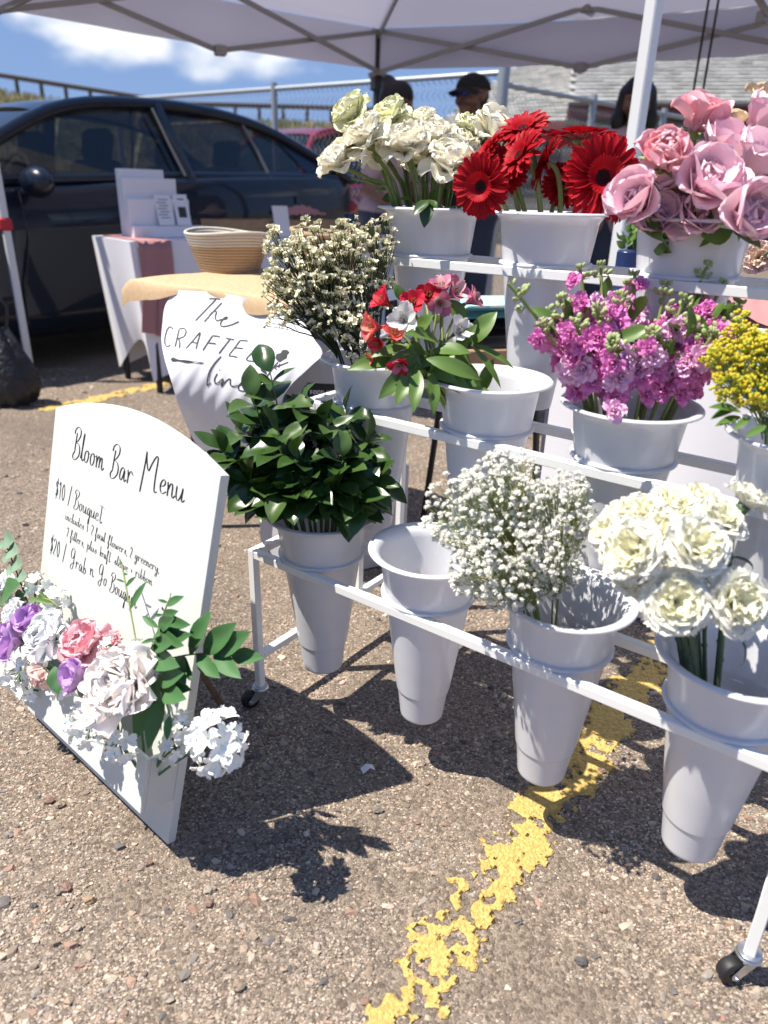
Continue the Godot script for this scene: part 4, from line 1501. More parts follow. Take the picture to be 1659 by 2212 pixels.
func hill() -> void:
	var s := Sh.new()
	var f := FastNoiseLite.new()
	f.seed = 5
	f.frequency = 0.15
	f.fractal_octaves = 5
	var rows := []
	var cols := []
	for r in 17:
		var row := PackedVector3Array()
		var rc := PackedColorArray()
		var g := r / 16.0
		for c in 91:
			var x := -60.0 + 66.0 * c / 90.0
			var ridge := hill_top(x)
			var z := lerpf(-19.0, -31.0, minf(g * 1.15, 1.0)) if g < 0.87 else lerpf(-31.0, -40.0, (g - 0.87) / 0.13)
			var h := ridge * smoothstep(0, 1, minf(g * 1.15, 1.0)) - 0.05
			row.append(Vector3(x, h + f.get_noise_2d(x * 3, z * 3) * 0.35 * sin(PI * minf(g, 0.9)), z))
			var n := f.get_noise_2d(x * 4 + 60, z * 9)
			rc.append(Color(0.95, 0.92, 0.85).lerp(Color(0.62, 0.78, 0.50), clampf(0.5 + n * 2.2, 0, 1)))
		rows.append(row); cols.append(rc)
	s.grid(rows, false, cols)
	struct("hill", s, M.hill_grass)
	# scrub on the slope
	var bl := Sh.new()
	for k in 5:
		bl.add(leaf(0.3, 0.03, 0.1, 0.7), Transform3D(Basis(Vector3.UP, k * 1.3) * Basis(Vector3.RIGHT, 0.3), Vector3()))
	var mm := MultiMesh.new()
	mm.transform_format = MultiMesh.TRANSFORM_3D
	mm.use_colors = true
	mm.mesh = bl.mesh()
	mm.instance_count = 9000
	for k in 9000:
		var x := rng.randf_range(-24, 6)
		var g := pow(rng.randf(), 0.8)
		var z := lerpf(-19.0, -31.0, g)
		var h := hill_top(x) * smoothstep(0, 1, g)
		mm.set_instance_transform(k, Transform3D(Basis(Vector3.UP, rng.randf() * TAU).scaled(Vector3.ONE * rng.randf_range(0.5, 1.3)), Vector3(x, h - 0.05, z)))
		mm.set_instance_color(k, Color(0.36, 0.29, 0.17).lerp(Color(0.13, 0.16, 0.065), clampf(0.5 + f.get_noise_2d(x * 4 + 60, z * 9) * 2.4 + rng.randf_range(-0.2, 0.2), 0, 1)))
	var o := MultiMeshInstance3D.new()
	o.name = "dry_grass"
	o.multimesh = mm
	o.material_override = mat("dry_blades", Color(1, 1, 1), 0.9, {"backlight": Color(0.3, 0.3, 0.2)})
	add_child(o, true)
	tag(o, "dry grass tufts covering the bank behind the fence", "grass")
	o.set_meta("kind", "stuff")
	var gr := thing("guardrail", Vector3(-20, 0, -31), "dark guardrail on short posts along the top of the grassy bank", "guardrail")
	var pts := []
	for k in 52:
		var x := -42.0 + k * 0.9
		var p := Vector3(x, hill_top(x), -31.0) - Vector3(-20, 0, -31)
		pts.append(p + Vector3(0, 0.62, 0.1))
		var ps := Sh.new()
		ps.box(p + Vector3(0, 0.3, 0), Vector3(0.11, 0.75, 0.11), Basis(), 0.01)
		obj("post", ps, M.rail_wood, gr)
	var rl := Sh.new()
	for k in pts.size() - 1:
		rl.bar(pts[k], pts[k + 1] + (pts[k + 1] - pts[k]) * 0.01, 0.06, 0.16, Vector3.UP, 0.02)
	obj("rail", rl, M.rail_wood, gr)

func hill_top(x: float) -> float:
	return (3.22 + maxf(0.0, -x - 8.0) * 0.115) * (1.0 - smoothstep(-1.0, 5.5, x) * 0.6)

func shingled(parent: Node, a: Vector3, b: Vector3, c: Vector3, d: Vector3, courses: int, tabs: int) -> void:   # a,b along the eave, d,c along the top
	var s := Sh.new()
	var nrm := (d - a).cross(b - a).normalized()
	if nrm.y < 0:
		nrm = -nrm
	for r in courses:
		for k in tabs:
			var f0 := float(r) / courses
			var f1 := (r + 1.15) / courses
			var sh := 0.5 / tabs if r % 2 else 0.0
			var g0 := clampf(float(k) / tabs + sh, 0, 1)
			var g1 := clampf((k + 0.97) / tabs + sh, 0, 1)
			var up := nrm * (0.035 + 0.012 * rng.randf())
			var col := Color.WHITE * rng.randf_range(0.72, 1.2)
			var p0 := a.lerp(b, g0).lerp(d.lerp(c, g0), f0)
			var p1 := a.lerp(b, g1).lerp(d.lerp(c, g1), f0)
			var p2 := a.lerp(b, g1).lerp(d.lerp(c, g1), minf(f1, 1.0))
			var p3 := a.lerp(b, g0).lerp(d.lerp(c, g0), minf(f1, 1.0))
			s.flat([p1 + up, p0 + up, p3 + nrm * 0.004, p2 + nrm * 0.004], col)
			s.flat([p0 + up, p1 + up, p1, p0], col * 0.9)
	obj("shingle_courses", s, M.roof_shingle, parent).set_meta("kind", "stuff")

func building() -> void:
	var t := thing("shingled_house", Vector3(6, 0, -15), "low house with a pale grey shingle roof and maroon fascia", "house")
	var o := Vector3(6, 0, -15)
	# eave of the long roof, seen to the right of the canopy leg
	var e0 := px(1262, 240, 15.0)
	var e1 := px(1659, 217, 14.4)
	var dir := (e1 - e0)
	dir.y = 0
	dir = dir.normalized()
	var bk := Vector3(dir.z, 0, -dir.x)
	if bk.z > 0:
		bk = -bk
	e0.y = (e0.y + e1.y) / 2
	var a := e0 - dir * 0.3
	var b := e0 + dir * 9.0
	var rise := 2.6
	var c := b + bk * 5.0 + Vector3(0, rise, 0)
	var d := a + bk * 5.0 + Vector3(0, rise, 0)
	var rf := Sh.new()
	rf.flat([b - o - Vector3(0, 0.02, 0), a - o - Vector3(0, 0.02, 0), d - o - Vector3(0, 0.02, 0), c - o - Vector3(0, 0.02, 0)])
	rf.flat([d - o, c - o, c + bk * 5 - Vector3(0, rise, 0) - o, d + bk * 5 - Vector3(0, rise, 0) - o])
	var rfo := obj("roof", rf, M.roof_shingle, t)
	shingled(rfo, a - o, b - o, c - o, d - o, 34, 46)
	var fs := Sh.new()
	fs.bar(a - o + Vector3(0, -0.10, 0), b - o + Vector3(0, -0.10, 0), 0.05, 0.20)
	obj("fascia", fs, M.fascia_red, t)
	var gut := Sh.new()
	gut.bar(a - o + Vector3(0, 0.02, 0) - bk * 0.06, b - o + Vector3(0, 0.02, 0) - bk * 0.06, 0.10, 0.06)
	obj("gutter", gut, M.wall_dark, t)
	var wl := Sh.new()
	var wa := a + bk * 0.7
	var wb := b + bk * 0.7
	wl.bar(Vector3(wa.x, a.y / 2, wa.z) - o, Vector3(wb.x, a.y / 2, wb.z) - o, 0.2, a.y - 0.05)
	obj("wall", wl, M.wall_dark, t)
	# gable end wall and the lower wing to the left
	var ge := Sh.new()
	var g0 := Vector3(a.x, 0, a.z) + bk * 0.9 + dir * 0.3
	var g1 := Vector3(a.x, 0, a.z) + bk * 9.1 + dir * 0.3
	ge.flat([g1 - o, g0 - o, g0 + Vector3(0, a.y, 0) - o, (g0 + g1) / 2 + Vector3(0, a.y + rise - 0.1, 0) - o, g1 + Vector3(0, a.y, 0) - o])
	obj("gable_wall", ge, M.roof_shingle, t)
	var w0 := px(1060, 268, 17.0)
	var w1 := px(1290, 262, 15.6)
	w1.y = w0.y
	var wd := (w1 - w0).normalized()
	var wbk := Vector3(wd.z, 0, -wd.x)
	if wbk.z > 0:
		wbk = -wbk
	var wc := w1 + wbk * 3.2 + Vector3(0, 1.75, 0)
	var wdd := w0 + wbk * 3.2 + Vector3(0, 1.75, 0)
	w0 -= wd * 1.4
	wdd -= wd * 0.9
	var lw := Sh.new()
	lw.flat([w1 - o - Vector3(0, 0.02, 0), w0 - o - Vector3(0, 0.02, 0), wdd - o - Vector3(0, 0.02, 0), wc - o - Vector3(0, 0.02, 0)])
	lw.flat([wdd - o, wc - o, wc + wbk * 3.2 - Vector3(0, 1.75, 0) - o, wdd + wbk * 3.2 - Vector3(0, 1.75, 0) - o])
	var lwo := obj("lower_roof", lw, M.roof_shingle, t)
	shingled(lwo, w0 - o, w1 - o, wc - o, wdd - o, 22, 14)
	var lv := Sh.new()
	var va := w0 + wbk * 0.5
	var vb := w1 + wbk * 0.5
	lv.bar(Vector3(va.x, w0.y / 2, va.z) - o, Vector3(vb.x, w0.y / 2, vb.z) - o, 0.2, w0.y)
	obj("wall", lv, M.wall_dark, t)
	var f2 := Sh.new()
	f2.bar(w0 - o + Vector3(0, -0.08, 0), w1 - o + Vector3(0, -0.08, 0), 0.05, 0.16)
	obj("fascia", f2, M.fascia_red, t)

# ---------- cars ----------
func curve(pts: Array, x: float) -> float:   # piecewise smooth profile
	for k in pts.size() - 1:
		if x <= pts[k + 1].x:
			var t: float = clampf((x - pts[k].x) / (pts[k + 1].x - pts[k].x), 0, 1)
			var m0: float = (pts[k + 1].y - pts[maxi(k - 1, 0)].y) / (pts[k + 1].x - pts[maxi(k - 1, 0)].x) * (pts[k + 1].x - pts[k].x)
			var m1: float = (pts[mini(k + 2, pts.size() - 1)].y - pts[k].y) / (pts[mini(k + 2, pts.size() - 1)].x - pts[k].x) * (pts[k + 1].x - pts[k].x)
			var t2 := t * t
			var t3 := t2 * t
			return (2 * t3 - 3 * t2 + 1) * pts[k].y + (t3 - 2 * t2 + t) * m0 + (-2 * t3 + 3 * t2) * pts[k + 1].y + (t3 - t2) * m1
	return pts[-1].y

# axis x runs from nose to tail, z to the side that is seen
func car(called: String, at: Vector3, basis: Basis, label: String, paint: Material, tall: float, sedan: bool) -> void:
	var t := thing(called, at, label, "car")
	t.basis = basis.scaled(Vector3(1, 1.015, 1))
	var top := pts2("0,0.55 0.08,0.68 0.5,0.80 1.25,0.93 2.0,0.97 2.8,1.02 3.6,1.05 4.2,1.07 4.42,1.07 4.54,0.99 4.62,0.72") if sedan else pts2("0,0.60 0.08,0.80 0.5,0.98 1.2,1.06 2.0,1.05 3.0,1.06 3.9,1.08 4.3,1.06 4.5,1.0 4.6,0.75")
	var wid := pts2("0,0.55 0.15,0.74 0.6,0.87 1.4,0.90 3.2,0.90 4.0,0.87 4.45,0.80 4.62,0.66")
	var bot := pts2("0,0.30 0.3,0.22 1,0.17 3.6,0.17 4.2,0.22 4.62,0.36")
	var body := Sh.new()
	var rows := []
	for r in 47:
		var x := 4.62 * r / 46.0
		var w := curve(wid, x)
		var h := curve(top, x)
		var b := curve(bot, x)
		var half := [Vector2(0.0, b), Vector2(w * 0.80, b), Vector2(w * 0.93, b + 0.05), Vector2(w * 0.975, b + 0.16), Vector2(w * 0.965, lerpf(b, h, 0.42)), Vector2(w * 0.995, lerpf(b, h, 0.66)), Vector2(w * 1.0, lerpf(b, h, 0.76)), Vector2(w * 0.985, lerpf(b, h, 0.88)), Vector2(w * 0.955, h - 0.02), Vector2(w * 0.93, h), Vector2(w * 0.5, h + 0.025), Vector2(0, h + 0.03)]
		var row := PackedVector3Array()
		for p in half:
			row.append(Vector3(x, p.y, p.x))
		for k in range(half.size() - 2, 0, -1):
			row.append(Vector3(x, half[k].y, -half[k].x))
		rows.append(row)
	for e in [0, 1]:
		var row := PackedVector3Array()
		var m := Vector3()
		for p in rows[0 if e == 0 else -1]:
			m += p / rows[0].size()
		for p in rows[0]:
			row.append(m)
		if e == 0:
			rows.push_front(row)
		else:
			rows.append(row)
	body.grid(rows, true)
	obj("body", body, paint, t)
	# greenhouse
	var rf := pts2("1.16,0.96 1.55,1.17 2.08,1.39 2.7,1.46 3.2,1.455 3.65,1.39 4.05,1.25 4.45,1.08") if sedan else pts2("1.1,1.06 1.4,1.36 1.75,1.62 2.4,1.70 3.4,1.68 4.1,1.58 4.4,1.2 4.5,1.06")
	var x_ws := 1.98 if sedan else 1.7
	var x_rr := 3.55 if sedan else 4.0
	var hy := func(x: float): return 0.96 + (curve(rf, x) - 0.96) * (tall / 1.45 if sedan else 1.0)
	var zz := func(x: float, y: float):   # how far out the side leans at height y
		return lerpf(0.845, 0.57, clampf((y - 0.95) / 0.5, 0, 1.2))
	rows = []
	var roof := Sh.new()
	for r in 15:
		var x := lerpf(x_ws, x_rr, r / 14.0)
		var row := PackedVector3Array()
		for c in 13:
			var g := 2.0 * c / 12.0 - 1.0
			row.append(Vector3(x, hy.call(x) - 0.055 * g * g * g * g, 0.60 * g))
		rows.append(row)
	roof.grid(rows)
	obj("roof", roof, paint, t)
	for q in [["windshield", 1.16 if sedan else 1.1, x_ws], ["rear_window", 4.42 if sedan else 4.48, x_rr]]:
		var s := Sh.new()
		rows = []
		for r in 7:
			var x := lerpf(q[1], q[2], r / 6.0)
			var row := PackedVector3Array()
			for c in 9:
				var g := 2.0 * c / 8.0 - 1.0
				var y: float = hy.call(x) - 0.012
				row.append(Vector3(x + 0.05 * g * g * (1 if q[0] == "windshield" else -1), y, g * (zz.call(x, y) - 0.03)))
			rows.append(row)
		s.grid(rows)
		obj(q[0], s, M.car_glass, t)
	var on := func(x: float, y: float, sd: float, out: float): return Vector3(x, y, sd * (zz.call(x, y) + out))
	for sd in [1.0, -1.0]:
		# pillars and rail
		var fr := Sh.new()
		var line := []
		for k in 25:
			var x := lerpf(1.14 if sedan else 1.08, 4.45 if sedan else 4.48, k / 24.0)
			var y: float = hy.call(x) - 0.035
			line.append(on.call(x, y, sd, 0.012))
		fr.tube(line, 0.036, 7)
		fr.tube([on.call(1.4, 0.965, sd, -0.01), on.call(2.8, 1.03, sd, -0.005), on.call(4.3, 1.07, sd, -0.01)], 0.028, 6)
		fr.tube([on.call(2.80, 0.98, sd, 0), on.call(2.77, 1.2, sd, 0), on.call(2.74, hy.call(2.74) - 0.04, sd, 0.01)], 0.045, 6)
		fr.tube([on.call(1.50, 0.95, sd, 0), on.call(1.58, hy.call(1.58) - 0.04, sd, 0)], 0.02, 6)
		# quarter panel behind the rear door
		fr.flat([on.call(4.25, 1.02, sd, 0.004), on.call(3.98, 1.06, sd, 0.004), on.call(3.72, hy.call(3.72) - 0.05, sd, 0.004), on.call(4.1, hy.call(4.1) - 0.02, sd, 0.004), on.call(4.42, 1.05, sd, 0.004)])
		obj("window_frame", fr, paint, t)
		for w in [["window", 1.53, 2.76], ["window", 2.82, 3.50], ["quarter_window", 3.54, 4.02]]:
			var s := Sh.new()
			var a := PackedVector3Array()
			var b := PackedVector3Array()
			for k in 9:
				var x := lerpf(w[1], w[2], k / 8.0)
				a.append(on.call(x, 0.955, sd, -0.008))
				b.append(on.call(x, maxf(hy.call(x) - 0.05, 0.97), sd, -0.008))
			s.grid([a, b])
			obj(w[0], s, M.car_glass, t)
		var tr := Sh.new()
		tr.tube([on.call(2.74, 1.03, sd, 0.045), on.call(2.71, 1.2, sd, 0.045), on.call(2.68, hy.call(2.68) - 0.06, sd, 0.052)], 0.009, 5)
		obj("door_trim", tr, M.car_trim, t)
		tr = Sh.new()
		tr.tube([on.call(3.53, 1.04, sd, 0.008), on.call(3.50, 1.2, sd, 0.008), on.call(3.45, hy.call(3.45) - 0.06, sd, 0.01)], 0.012, 5)
		obj("door_trim", tr, M.car_trim, t)
		for k in 2:
			var hd := Sh.new()
			var hx: float = [2.58, 3.52][k]
			hd.bar(Vector3(hx - 0.09, 0.82, sd * 0.905), Vector3(hx + 0.09, 0.825, sd * 0.905), 0.03, 0.028, Vector3.UP, 0.01)
			obj("door_handle", hd, paint, t)
		for q in [[1.62, 1.56], [2.80, 2.84], [3.70, 3.72]]:
			var seam := Sh.new()
			seam.tube([Vector3(q[0], 0.93, sd * 0.885), Vector3(q[0], 0.70, sd * 0.902), Vector3(q[1], 0.40, sd * 0.885), Vector3(q[1], 0.26, sd * 0.875)], 0.006, 4)
			obj("door_seam", seam, M.black_rubber, t)
		var mr := Sh.new()
		mr.ball(Vector3(1.66, 0.97, sd * 1.0), Vector3(0.07, 0.075, 0.115), 14, 9)
		mr.bar(Vector3(1.66, 0.92, sd * 0.86), Vector3(1.66, 0.93, sd * 0.98), 0.05, 0.035, Vector3.UP, 0.01)
		obj("side_mirror", mr, paint, t)
		for wx in [0.92, 3.58]:
			var ty := Sh.new()
			ty.lathe([Vector2(0.20, -0.10), Vector2(0.29, -0.105), Vector2(0.315, -0.09), Vector2(0.322, 0), Vector2(0.315, 0.09), Vector2(0.29, 0.105), Vector2(0.20, 0.10)], 32, Vector3(wx, 0.322, sd * 0.80), Basis(Vector3.RIGHT, PI / 2))
			var wheel := obj("wheel", ty, M.black_rubber, t)
			var rim := Sh.new()
			for k in 10:
				var g := TAU * k / 10
				rim.bar(Vector3(wx + cos(g) * 0.03, 0.322 + sin(g) * 0.03, sd * 0.885), Vector3(wx + cos(g) * 0.205, 0.322 + sin(g) * 0.205, sd * 0.88), 0.02, 0.03, Vector3(0, 0, 1), 0.004)
			rim.lathe([Vector2(0, -0.02), Vector2(0.05, -0.018), Vector2(0.055, 0)], 16, Vector3(wx, 0.322, sd * 0.89), Basis(Vector3.RIGHT, PI / 2 * sd))
			obj("rim", rim, M.car_trim, wheel)
			var arch := Sh.new()
			var ar := []
			for k in 17:
				var g := PI * k / 16.0
				ar.append(Vector3(wx + cos(g) * 0.345, 0.322 + sin(g) * 0.345, sd * 0.862))
			arch.tube(ar, 0.014, 6)
			obj("wheel_arch", arch, paint, t)
		var tl := Sh.new()
		tl.ball(Vector3(4.47, 0.86, sd * 0.70), Vector3(0.11, 0.07, 0.13), 12, 8)
		obj("tail_light", tl, M.tail_lamp, t)
		var hl := Sh.new()
		hl.ball(Vector3(0.22, 0.66, sd * 0.62), Vector3(0.16, 0.07, 0.15), 12, 8)
		obj("headlight", hl, M.card_white, t)
	for q in [[2.15, 0.38], [2.15, -0.38], [3.25, 0.34], [3.25, -0.34]]:
		var s := Sh.new()
		var lean := Basis(Vector3.BACK, -0.22)
		s.box(Vector3(q[0] + 0.22, 0.80, q[1]), Vector3(0.13, 0.62, 0.46), lean, 0.05)
		s.box(Vector3(q[0] + 0.30, 1.19, q[1]), Vector3(0.09, 0.18, 0.25), lean, 0.04)
		obj("seat", s, M.seat_fabric, t)
	var sw := Sh.new()
	var rg := []
	for k in 21:
		var g := TAU * k / 20
		rg.append(Vector3(1.86 + 0.07 * sin(g), 0.95 + 0.17 * sin(g), 0.38 + 0.18 * cos(g)))
	sw.tube(rg, 0.014, 6, false)
	obj("steering_wheel", sw, M.seat_fabric, t)

func cars() -> void:
	var b := Basis(RB, Vector3.UP, RB.cross(Vector3.UP))
	var p := Vector3(-1.963, 0, -3.954) - RB * 1.50 - RA * 0.93
	car("parked_car", p, b, "glossy black parked sedan seen from its left side under the canopy", M.car_paint, 1.45, true)
	var q := px(660, 300, 10.2)
	car("parked_car", Vector3(q.x, 0, q.z) - RB * 1.9 - RA * 0.2, b, "red parked car behind the chain link fence", M.red_paint, 1.70, false)

# ---------- people ----------
func smin(a: float, b: float, k: float) -> float:
	var h := clampf(0.5 + 0.5 * (b - a) / k, 0, 1)
	return lerpf(b, a, h) - k * h * (1 - h)

# bones: [from, to, radius there, radius here]; one skin over them all
func skin_over(bones: Array, cell: float, blend: float, inflate := 0.0) -> Sh:
	var lo := Vector3.ONE * 1e9
	var hi := -lo
	for b in bones:
		for e in 2:
			var r: float = b[2 + e] + inflate + cell * 2 + blend * 0.5
			lo = lo.min(b[e] - Vector3.ONE * r)
			hi = hi.max(b[e] + Vector3.ONE * r)
	var nx := int((hi.x - lo.x) / cell) + 2
	var ny := int((hi.y - lo.y) / cell) + 2
	var nz := int((hi.z - lo.z) / cell) + 2
	var f := PackedFloat32Array()
	f.resize(nx * ny * nz)
	f.fill(1.0)
	for b in bones:
		var a0: Vector3 = b[0]
		var d: Vector3 = b[1] - a0
		var dd := maxf(d.length_squared(), 1e-9)
		var rm: float = maxf(b[2], b[3]) + inflate + cell * 2 + blend
		var l: Vector3 = (a0.min(b[1]) - Vector3.ONE * rm - lo) / cell
		var h: Vector3 = (a0.max(b[1]) + Vector3.ONE * rm - lo) / cell
		for z in range(maxi(0, int(l.z)), mini(nz, int(h.z) + 2)):
			for y in range(maxi(0, int(l.y)), mini(ny, int(h.y) + 2)):
				for x in range(maxi(0, int(l.x)), mini(nx, int(h.x) + 2)):
					var p := lo + Vector3(x, y, z) * cell
					var t := clampf((p - a0).dot(d) / dd, 0, 1)
					var dist: float = (p - a0 - d * t).length() - lerpf(b[2], b[3], t) - inflate
					var k := (z * ny + y) * nx + x
					f[k] = smin(f[k], dist, blend)
	var s := Sh.new()
	var at := PackedInt32Array()
	at.resize(nx * ny * nz)
	at.fill(-1)
	var off := [0, 1, nx, nx + 1, nx * ny, nx * ny + 1, nx * ny + nx, nx * ny + nx + 1]
	var crn := [Vector3(0, 0, 0), Vector3(1, 0, 0), Vector3(0, 1, 0), Vector3(1, 1, 0), Vector3(0, 0, 1), Vector3(1, 0, 1), Vector3(0, 1, 1), Vector3(1, 1, 1)]
	var edges := [[0, 1], [2, 3], [4, 5], [6, 7], [0, 2], [1, 3], [4, 6], [5, 7], [0, 4], [1, 5], [2, 6], [3, 7]]
	for z in nz - 1:
		for y in ny - 1:
			for x in nx - 1:
				var k := (z * ny + y) * nx + x
				var neg := 0
				for c in 8:
					if f[k + off[c]] < 0:
						neg += 1
				if neg == 0 or neg == 8:
					continue
				var m := Vector3()
				var n := 0
				for e in edges:
					var u := f[k + off[e[0]]]
					var w := f[k + off[e[1]]]
					if (u < 0) != (w < 0):
						m += crn[e[0]].lerp(crn[e[1]], u / (u - w))
						n += 1
				at[k] = s.v.size()
				s.v.append(lo + (Vector3(x, y, z) + m / n) * cell)
				var g := Vector3(f[k + 1] - f[k], f[k + nx] - f[k], f[k + nx * ny] - f[k])
				s.n.append(g.normalized())
				s.c.append(Color.WHITE)
				s.u.append(Vector2())
	var st := [1, nx, nx * ny]
	for z in range(1, nz - 1):
		for y in range(1, ny - 1):
			for x in range(1, nx - 1):
				var k := (z * ny + y) * nx + x
				for a in 3:
					var u := f[k]
					var w := f[k + st[a]]
					if (u < 0) == (w < 0):
						continue
					var p1: int = st[(a + 1) % 3]
					var p2: int = st[(a + 2) % 3]
					var q := [at[k], at[k - p1], at[k - p1 - p2], at[k - p2]]
					if q.min() < 0:
						continue
					if u < 0:
						q.reverse()
					s.i.append_array([q[0], q[1], q[2], q[0], q[2], q[3]])
	return s

func person(at: Vector3, face: float, label: String, shirt: Material, hair_kind: String, scale_ := 1.0, lean := 0.0) -> void:
	var t := thing("person", at, label, "person")
	t.basis = Basis(Vector3.UP, face).scaled(Vector3.ONE * scale_)
	# stands facing +z, 1.66 tall
	var V := func(x, y, z): return Vector3(x, y, z + maxf(0, y - 0.9) * lean)
	var bones := [
		[V.call(0, 0.95, 0), V.call(0, 1.12, 0), 0.125, 0.115], [V.call(0, 1.12, 0), V.call(0, 1.30, 0), 0.115, 0.125],
		[V.call(-0.10, 1.33, 0), V.call(0.10, 1.33, 0), 0.085, 0.085], [V.call(0, 1.34, 0), V.call(0, 1.46, 0.01), 0.065, 0.052],
		[V.call(-0.08, 0.92, 0), V.call(0.08, 0.92, 0), 0.115, 0.115]]
	var sleeves := []
	for sd in [-1.0, 1.0]:
		bones.append([V.call(0.085 * sd, 0.90, 0), V.call(0.09 * sd, 0.48, 0.01), 0.095, 0.058])
		bones.append([V.call(0.09 * sd, 0.48, 0.01), V.call(0.095 * sd, 0.08, -0.02), 0.056, 0.036])
		bones.append([V.call(0.095 * sd, 0.04, -0.04), V.call(0.11 * sd, 0.03, 0.14), 0.036, 0.03])
		var sh: Vector3 = V.call(0.175 * sd, 1.335, -0.005)
		var el: Vector3 = V.call(0.225 * sd, 1.05, 0.03)
		var wr: Vector3 = V.call(0.17 * sd, 0.93, 0.24)
		bones.append([sh, el, 0.055, 0.042])
		bones.append([el, wr, 0.042, 0.028])
		sleeves.append([sh, sh.lerp(el, 0.62), 0.062, 0.056])
		# palm, thumb and four fingers
		var d := (wr - el).normalized()
		var sidev := Vector3(-sd, 0, 0.25).normalized()
		var palm := wr + d * 0.075
		bones.append([wr + d * 0.02, palm, 0.026, 0.03])
		for k in 4:
			var kn := palm + sidev * (0.027 - 0.018 * k)
			var l: float = [0.068, 0.078, 0.072, 0.055][k]
			var m := kn + d * l * 0.5 + Vector3(0, -0.008, 0)
			bones.append([kn, m, 0.009, 0.0085])
			bones.append([m, m + d * l * 0.42 + Vector3(0, -0.02, 0), 0.0085, 0.007])
		bones.append([wr + d * 0.03 + sidev * 0.02, wr + d * 0.075 + sidev * 0.05 + Vector3(0, -0.01, 0), 0.011, 0.009])
	var body := skin_over(bones, 0.016, 0.03)
	# the head, on a finer grid
	var hc: Vector3 = V.call(0, 1.555, 0.03)
	var head := [[hc + Vector3(0, 0.03, -0.02), hc + Vector3(0, 0.02, 0.01), 0.088, 0.086], [hc + Vector3(0, -0.05, 0.025), hc + Vector3(0, -0.085, 0.05), 0.062, 0.034], [hc + Vector3(0, 0.005, 0.088), hc + Vector3(0, -0.032, 0.112), 0.011, 0.015],
		[hc + Vector3(-0.02, -0.062, 0.085), hc + Vector3(0.02, -0.062, 0.085), 0.010, 0.010], [hc + Vector3(0, -0.075, 0.08), hc + Vector3(0, -0.1, 0.065), 0.014, 0.02], [hc + Vector3(0, -0.06, -0.02), V.call(0, 1.44, 0.0), 0.055, 0.054]]
	for sd in [-1.0, 1.0]:
		head.append([hc + Vector3(0.03 * sd, 0.028, 0.080), hc + Vector3(0.055 * sd, 0.022, 0.062), 0.012, 0.012])
		head.append([hc + Vector3(0.045 * sd, -0.03, 0.062), hc + Vector3(0.05 * sd, -0.035, 0.03), 0.026, 0.03])
		head.append([hc + Vector3(0.088 * sd, 0.015, -0.012), hc + Vector3(0.085 * sd, -0.025, -0.004), 0.016, 0.010])
	body.add(skin_over(head, 0.0065, 0.014), Transform3D())
	var bo := obj("body", body, M.skin, t)
	var eyes := Sh.new()
	for sd in [-1.0, 1.0]:
		eyes.ball(hc + Vector3(0.033 * sd, 0.005, 0.082), Vector3(0.014, 0.010, 0.010), 10, 6)
	obj("eyes", eyes, M.hair, bo)
	obj("shirt", skin_over(bones.slice(0, 3) + [bones[4], [V.call(0, 0.90, 0), V.call(0, 1.0, 0), 0.125, 0.12]] + sleeves, 0.016, 0.03, 0.012), shirt, t)
	var tr := [[V.call(-0.08, 0.90, 0), V.call(0.08, 0.90, 0), 0.118, 0.118]]
	for sd in [-1.0, 1.0]:
		tr.append([V.call(0.085 * sd, 0.88, 0), V.call(0.09 * sd, 0.48, 0.01), 0.098, 0.070])
		tr.append([V.call(0.09 * sd, 0.48, 0.01), V.call(0.095 * sd, 0.09, -0.02), 0.069, 0.056])
	obj("trousers", skin_over(tr, 0.016, 0.025, 0.010), M.denim, t)
	var hb := [[hc + Vector3(0, 0.045, -0.03), hc + Vector3(0, 0.05, 0.015), 0.096, 0.088], [hc + Vector3(0, 0.0, -0.055), hc + Vector3(0, -0.05, -0.05), 0.072, 0.06]]
	if hair_kind == "bun":
		hb.append([hc + Vector3(0, 0.115, -0.07), hc + Vector3(0, 0.13, -0.08), 0.05, 0.045])
		hb.append([hc + Vector3(0, -0.03, -0.08), hc + Vector3(0, -0.11, -0.09), 0.05, 0.03])
	elif hair_kind == "long":
		for sd in [-1.0, 1.0]:
			hb.append([hc + Vector3(0.07 * sd, 0.04, 0.0), hc + Vector3(0.092 * sd, -0.10, -0.005), 0.04, 0.04])
			hb.append([hc + Vector3(0.092 * sd, -0.10, -0.005), hc + Vector3(0.10 * sd, -0.26, 0.01), 0.04, 0.022])
		hb.append([hc + Vector3(0, -0.05, -0.06), hc + Vector3(0, -0.26, -0.10), 0.08, 0.06])
	if hair_kind == "cap":
		obj("hair", skin_over([[hc + Vector3(0, 0.0, -0.045), hc + Vector3(0, -0.045, -0.05), 0.078, 0.062]], 0.009, 0.02), M.hair, t)
		var cap := Sh.new()
		var rows := []
		for r in 9:
			var g := PI * 0.5 * r / 8.0
			var row := PackedVector3Array()
			for j in 28:
				var q := TAU * j / 28
				row.append(hc + Vector3(0, 0.035, -0.012) + Vector3(cos(q) * 0.103 * cos(g), 0.092 * sin(g), -sin(q) * 0.118 * cos(g)))
			rows.append(row)
		cap.grid(rows, true)
		rows = []
		for r in 5:
			var row := PackedVector3Array()
			for j in 13:
				var q := lerpf(-1.15, 1.15, j / 12.0)
				var rr := 1.0 + 0.72 * r / 4.0 * cos(q * 0.9)
				row.append(hc + Vector3(sin(q) * 0.100 * (1.0 + 0.1 * r / 4.0), 0.038 - 0.030 * (r / 4.0) - 0.016 * sin(q) * sin(q), -0.012 + cos(q) * 0.116 * rr))
			rows.append(row)
		cap.grid(rows)
		obj("cap", cap, M.shirt_black, t)
		var gl := Sh.new()
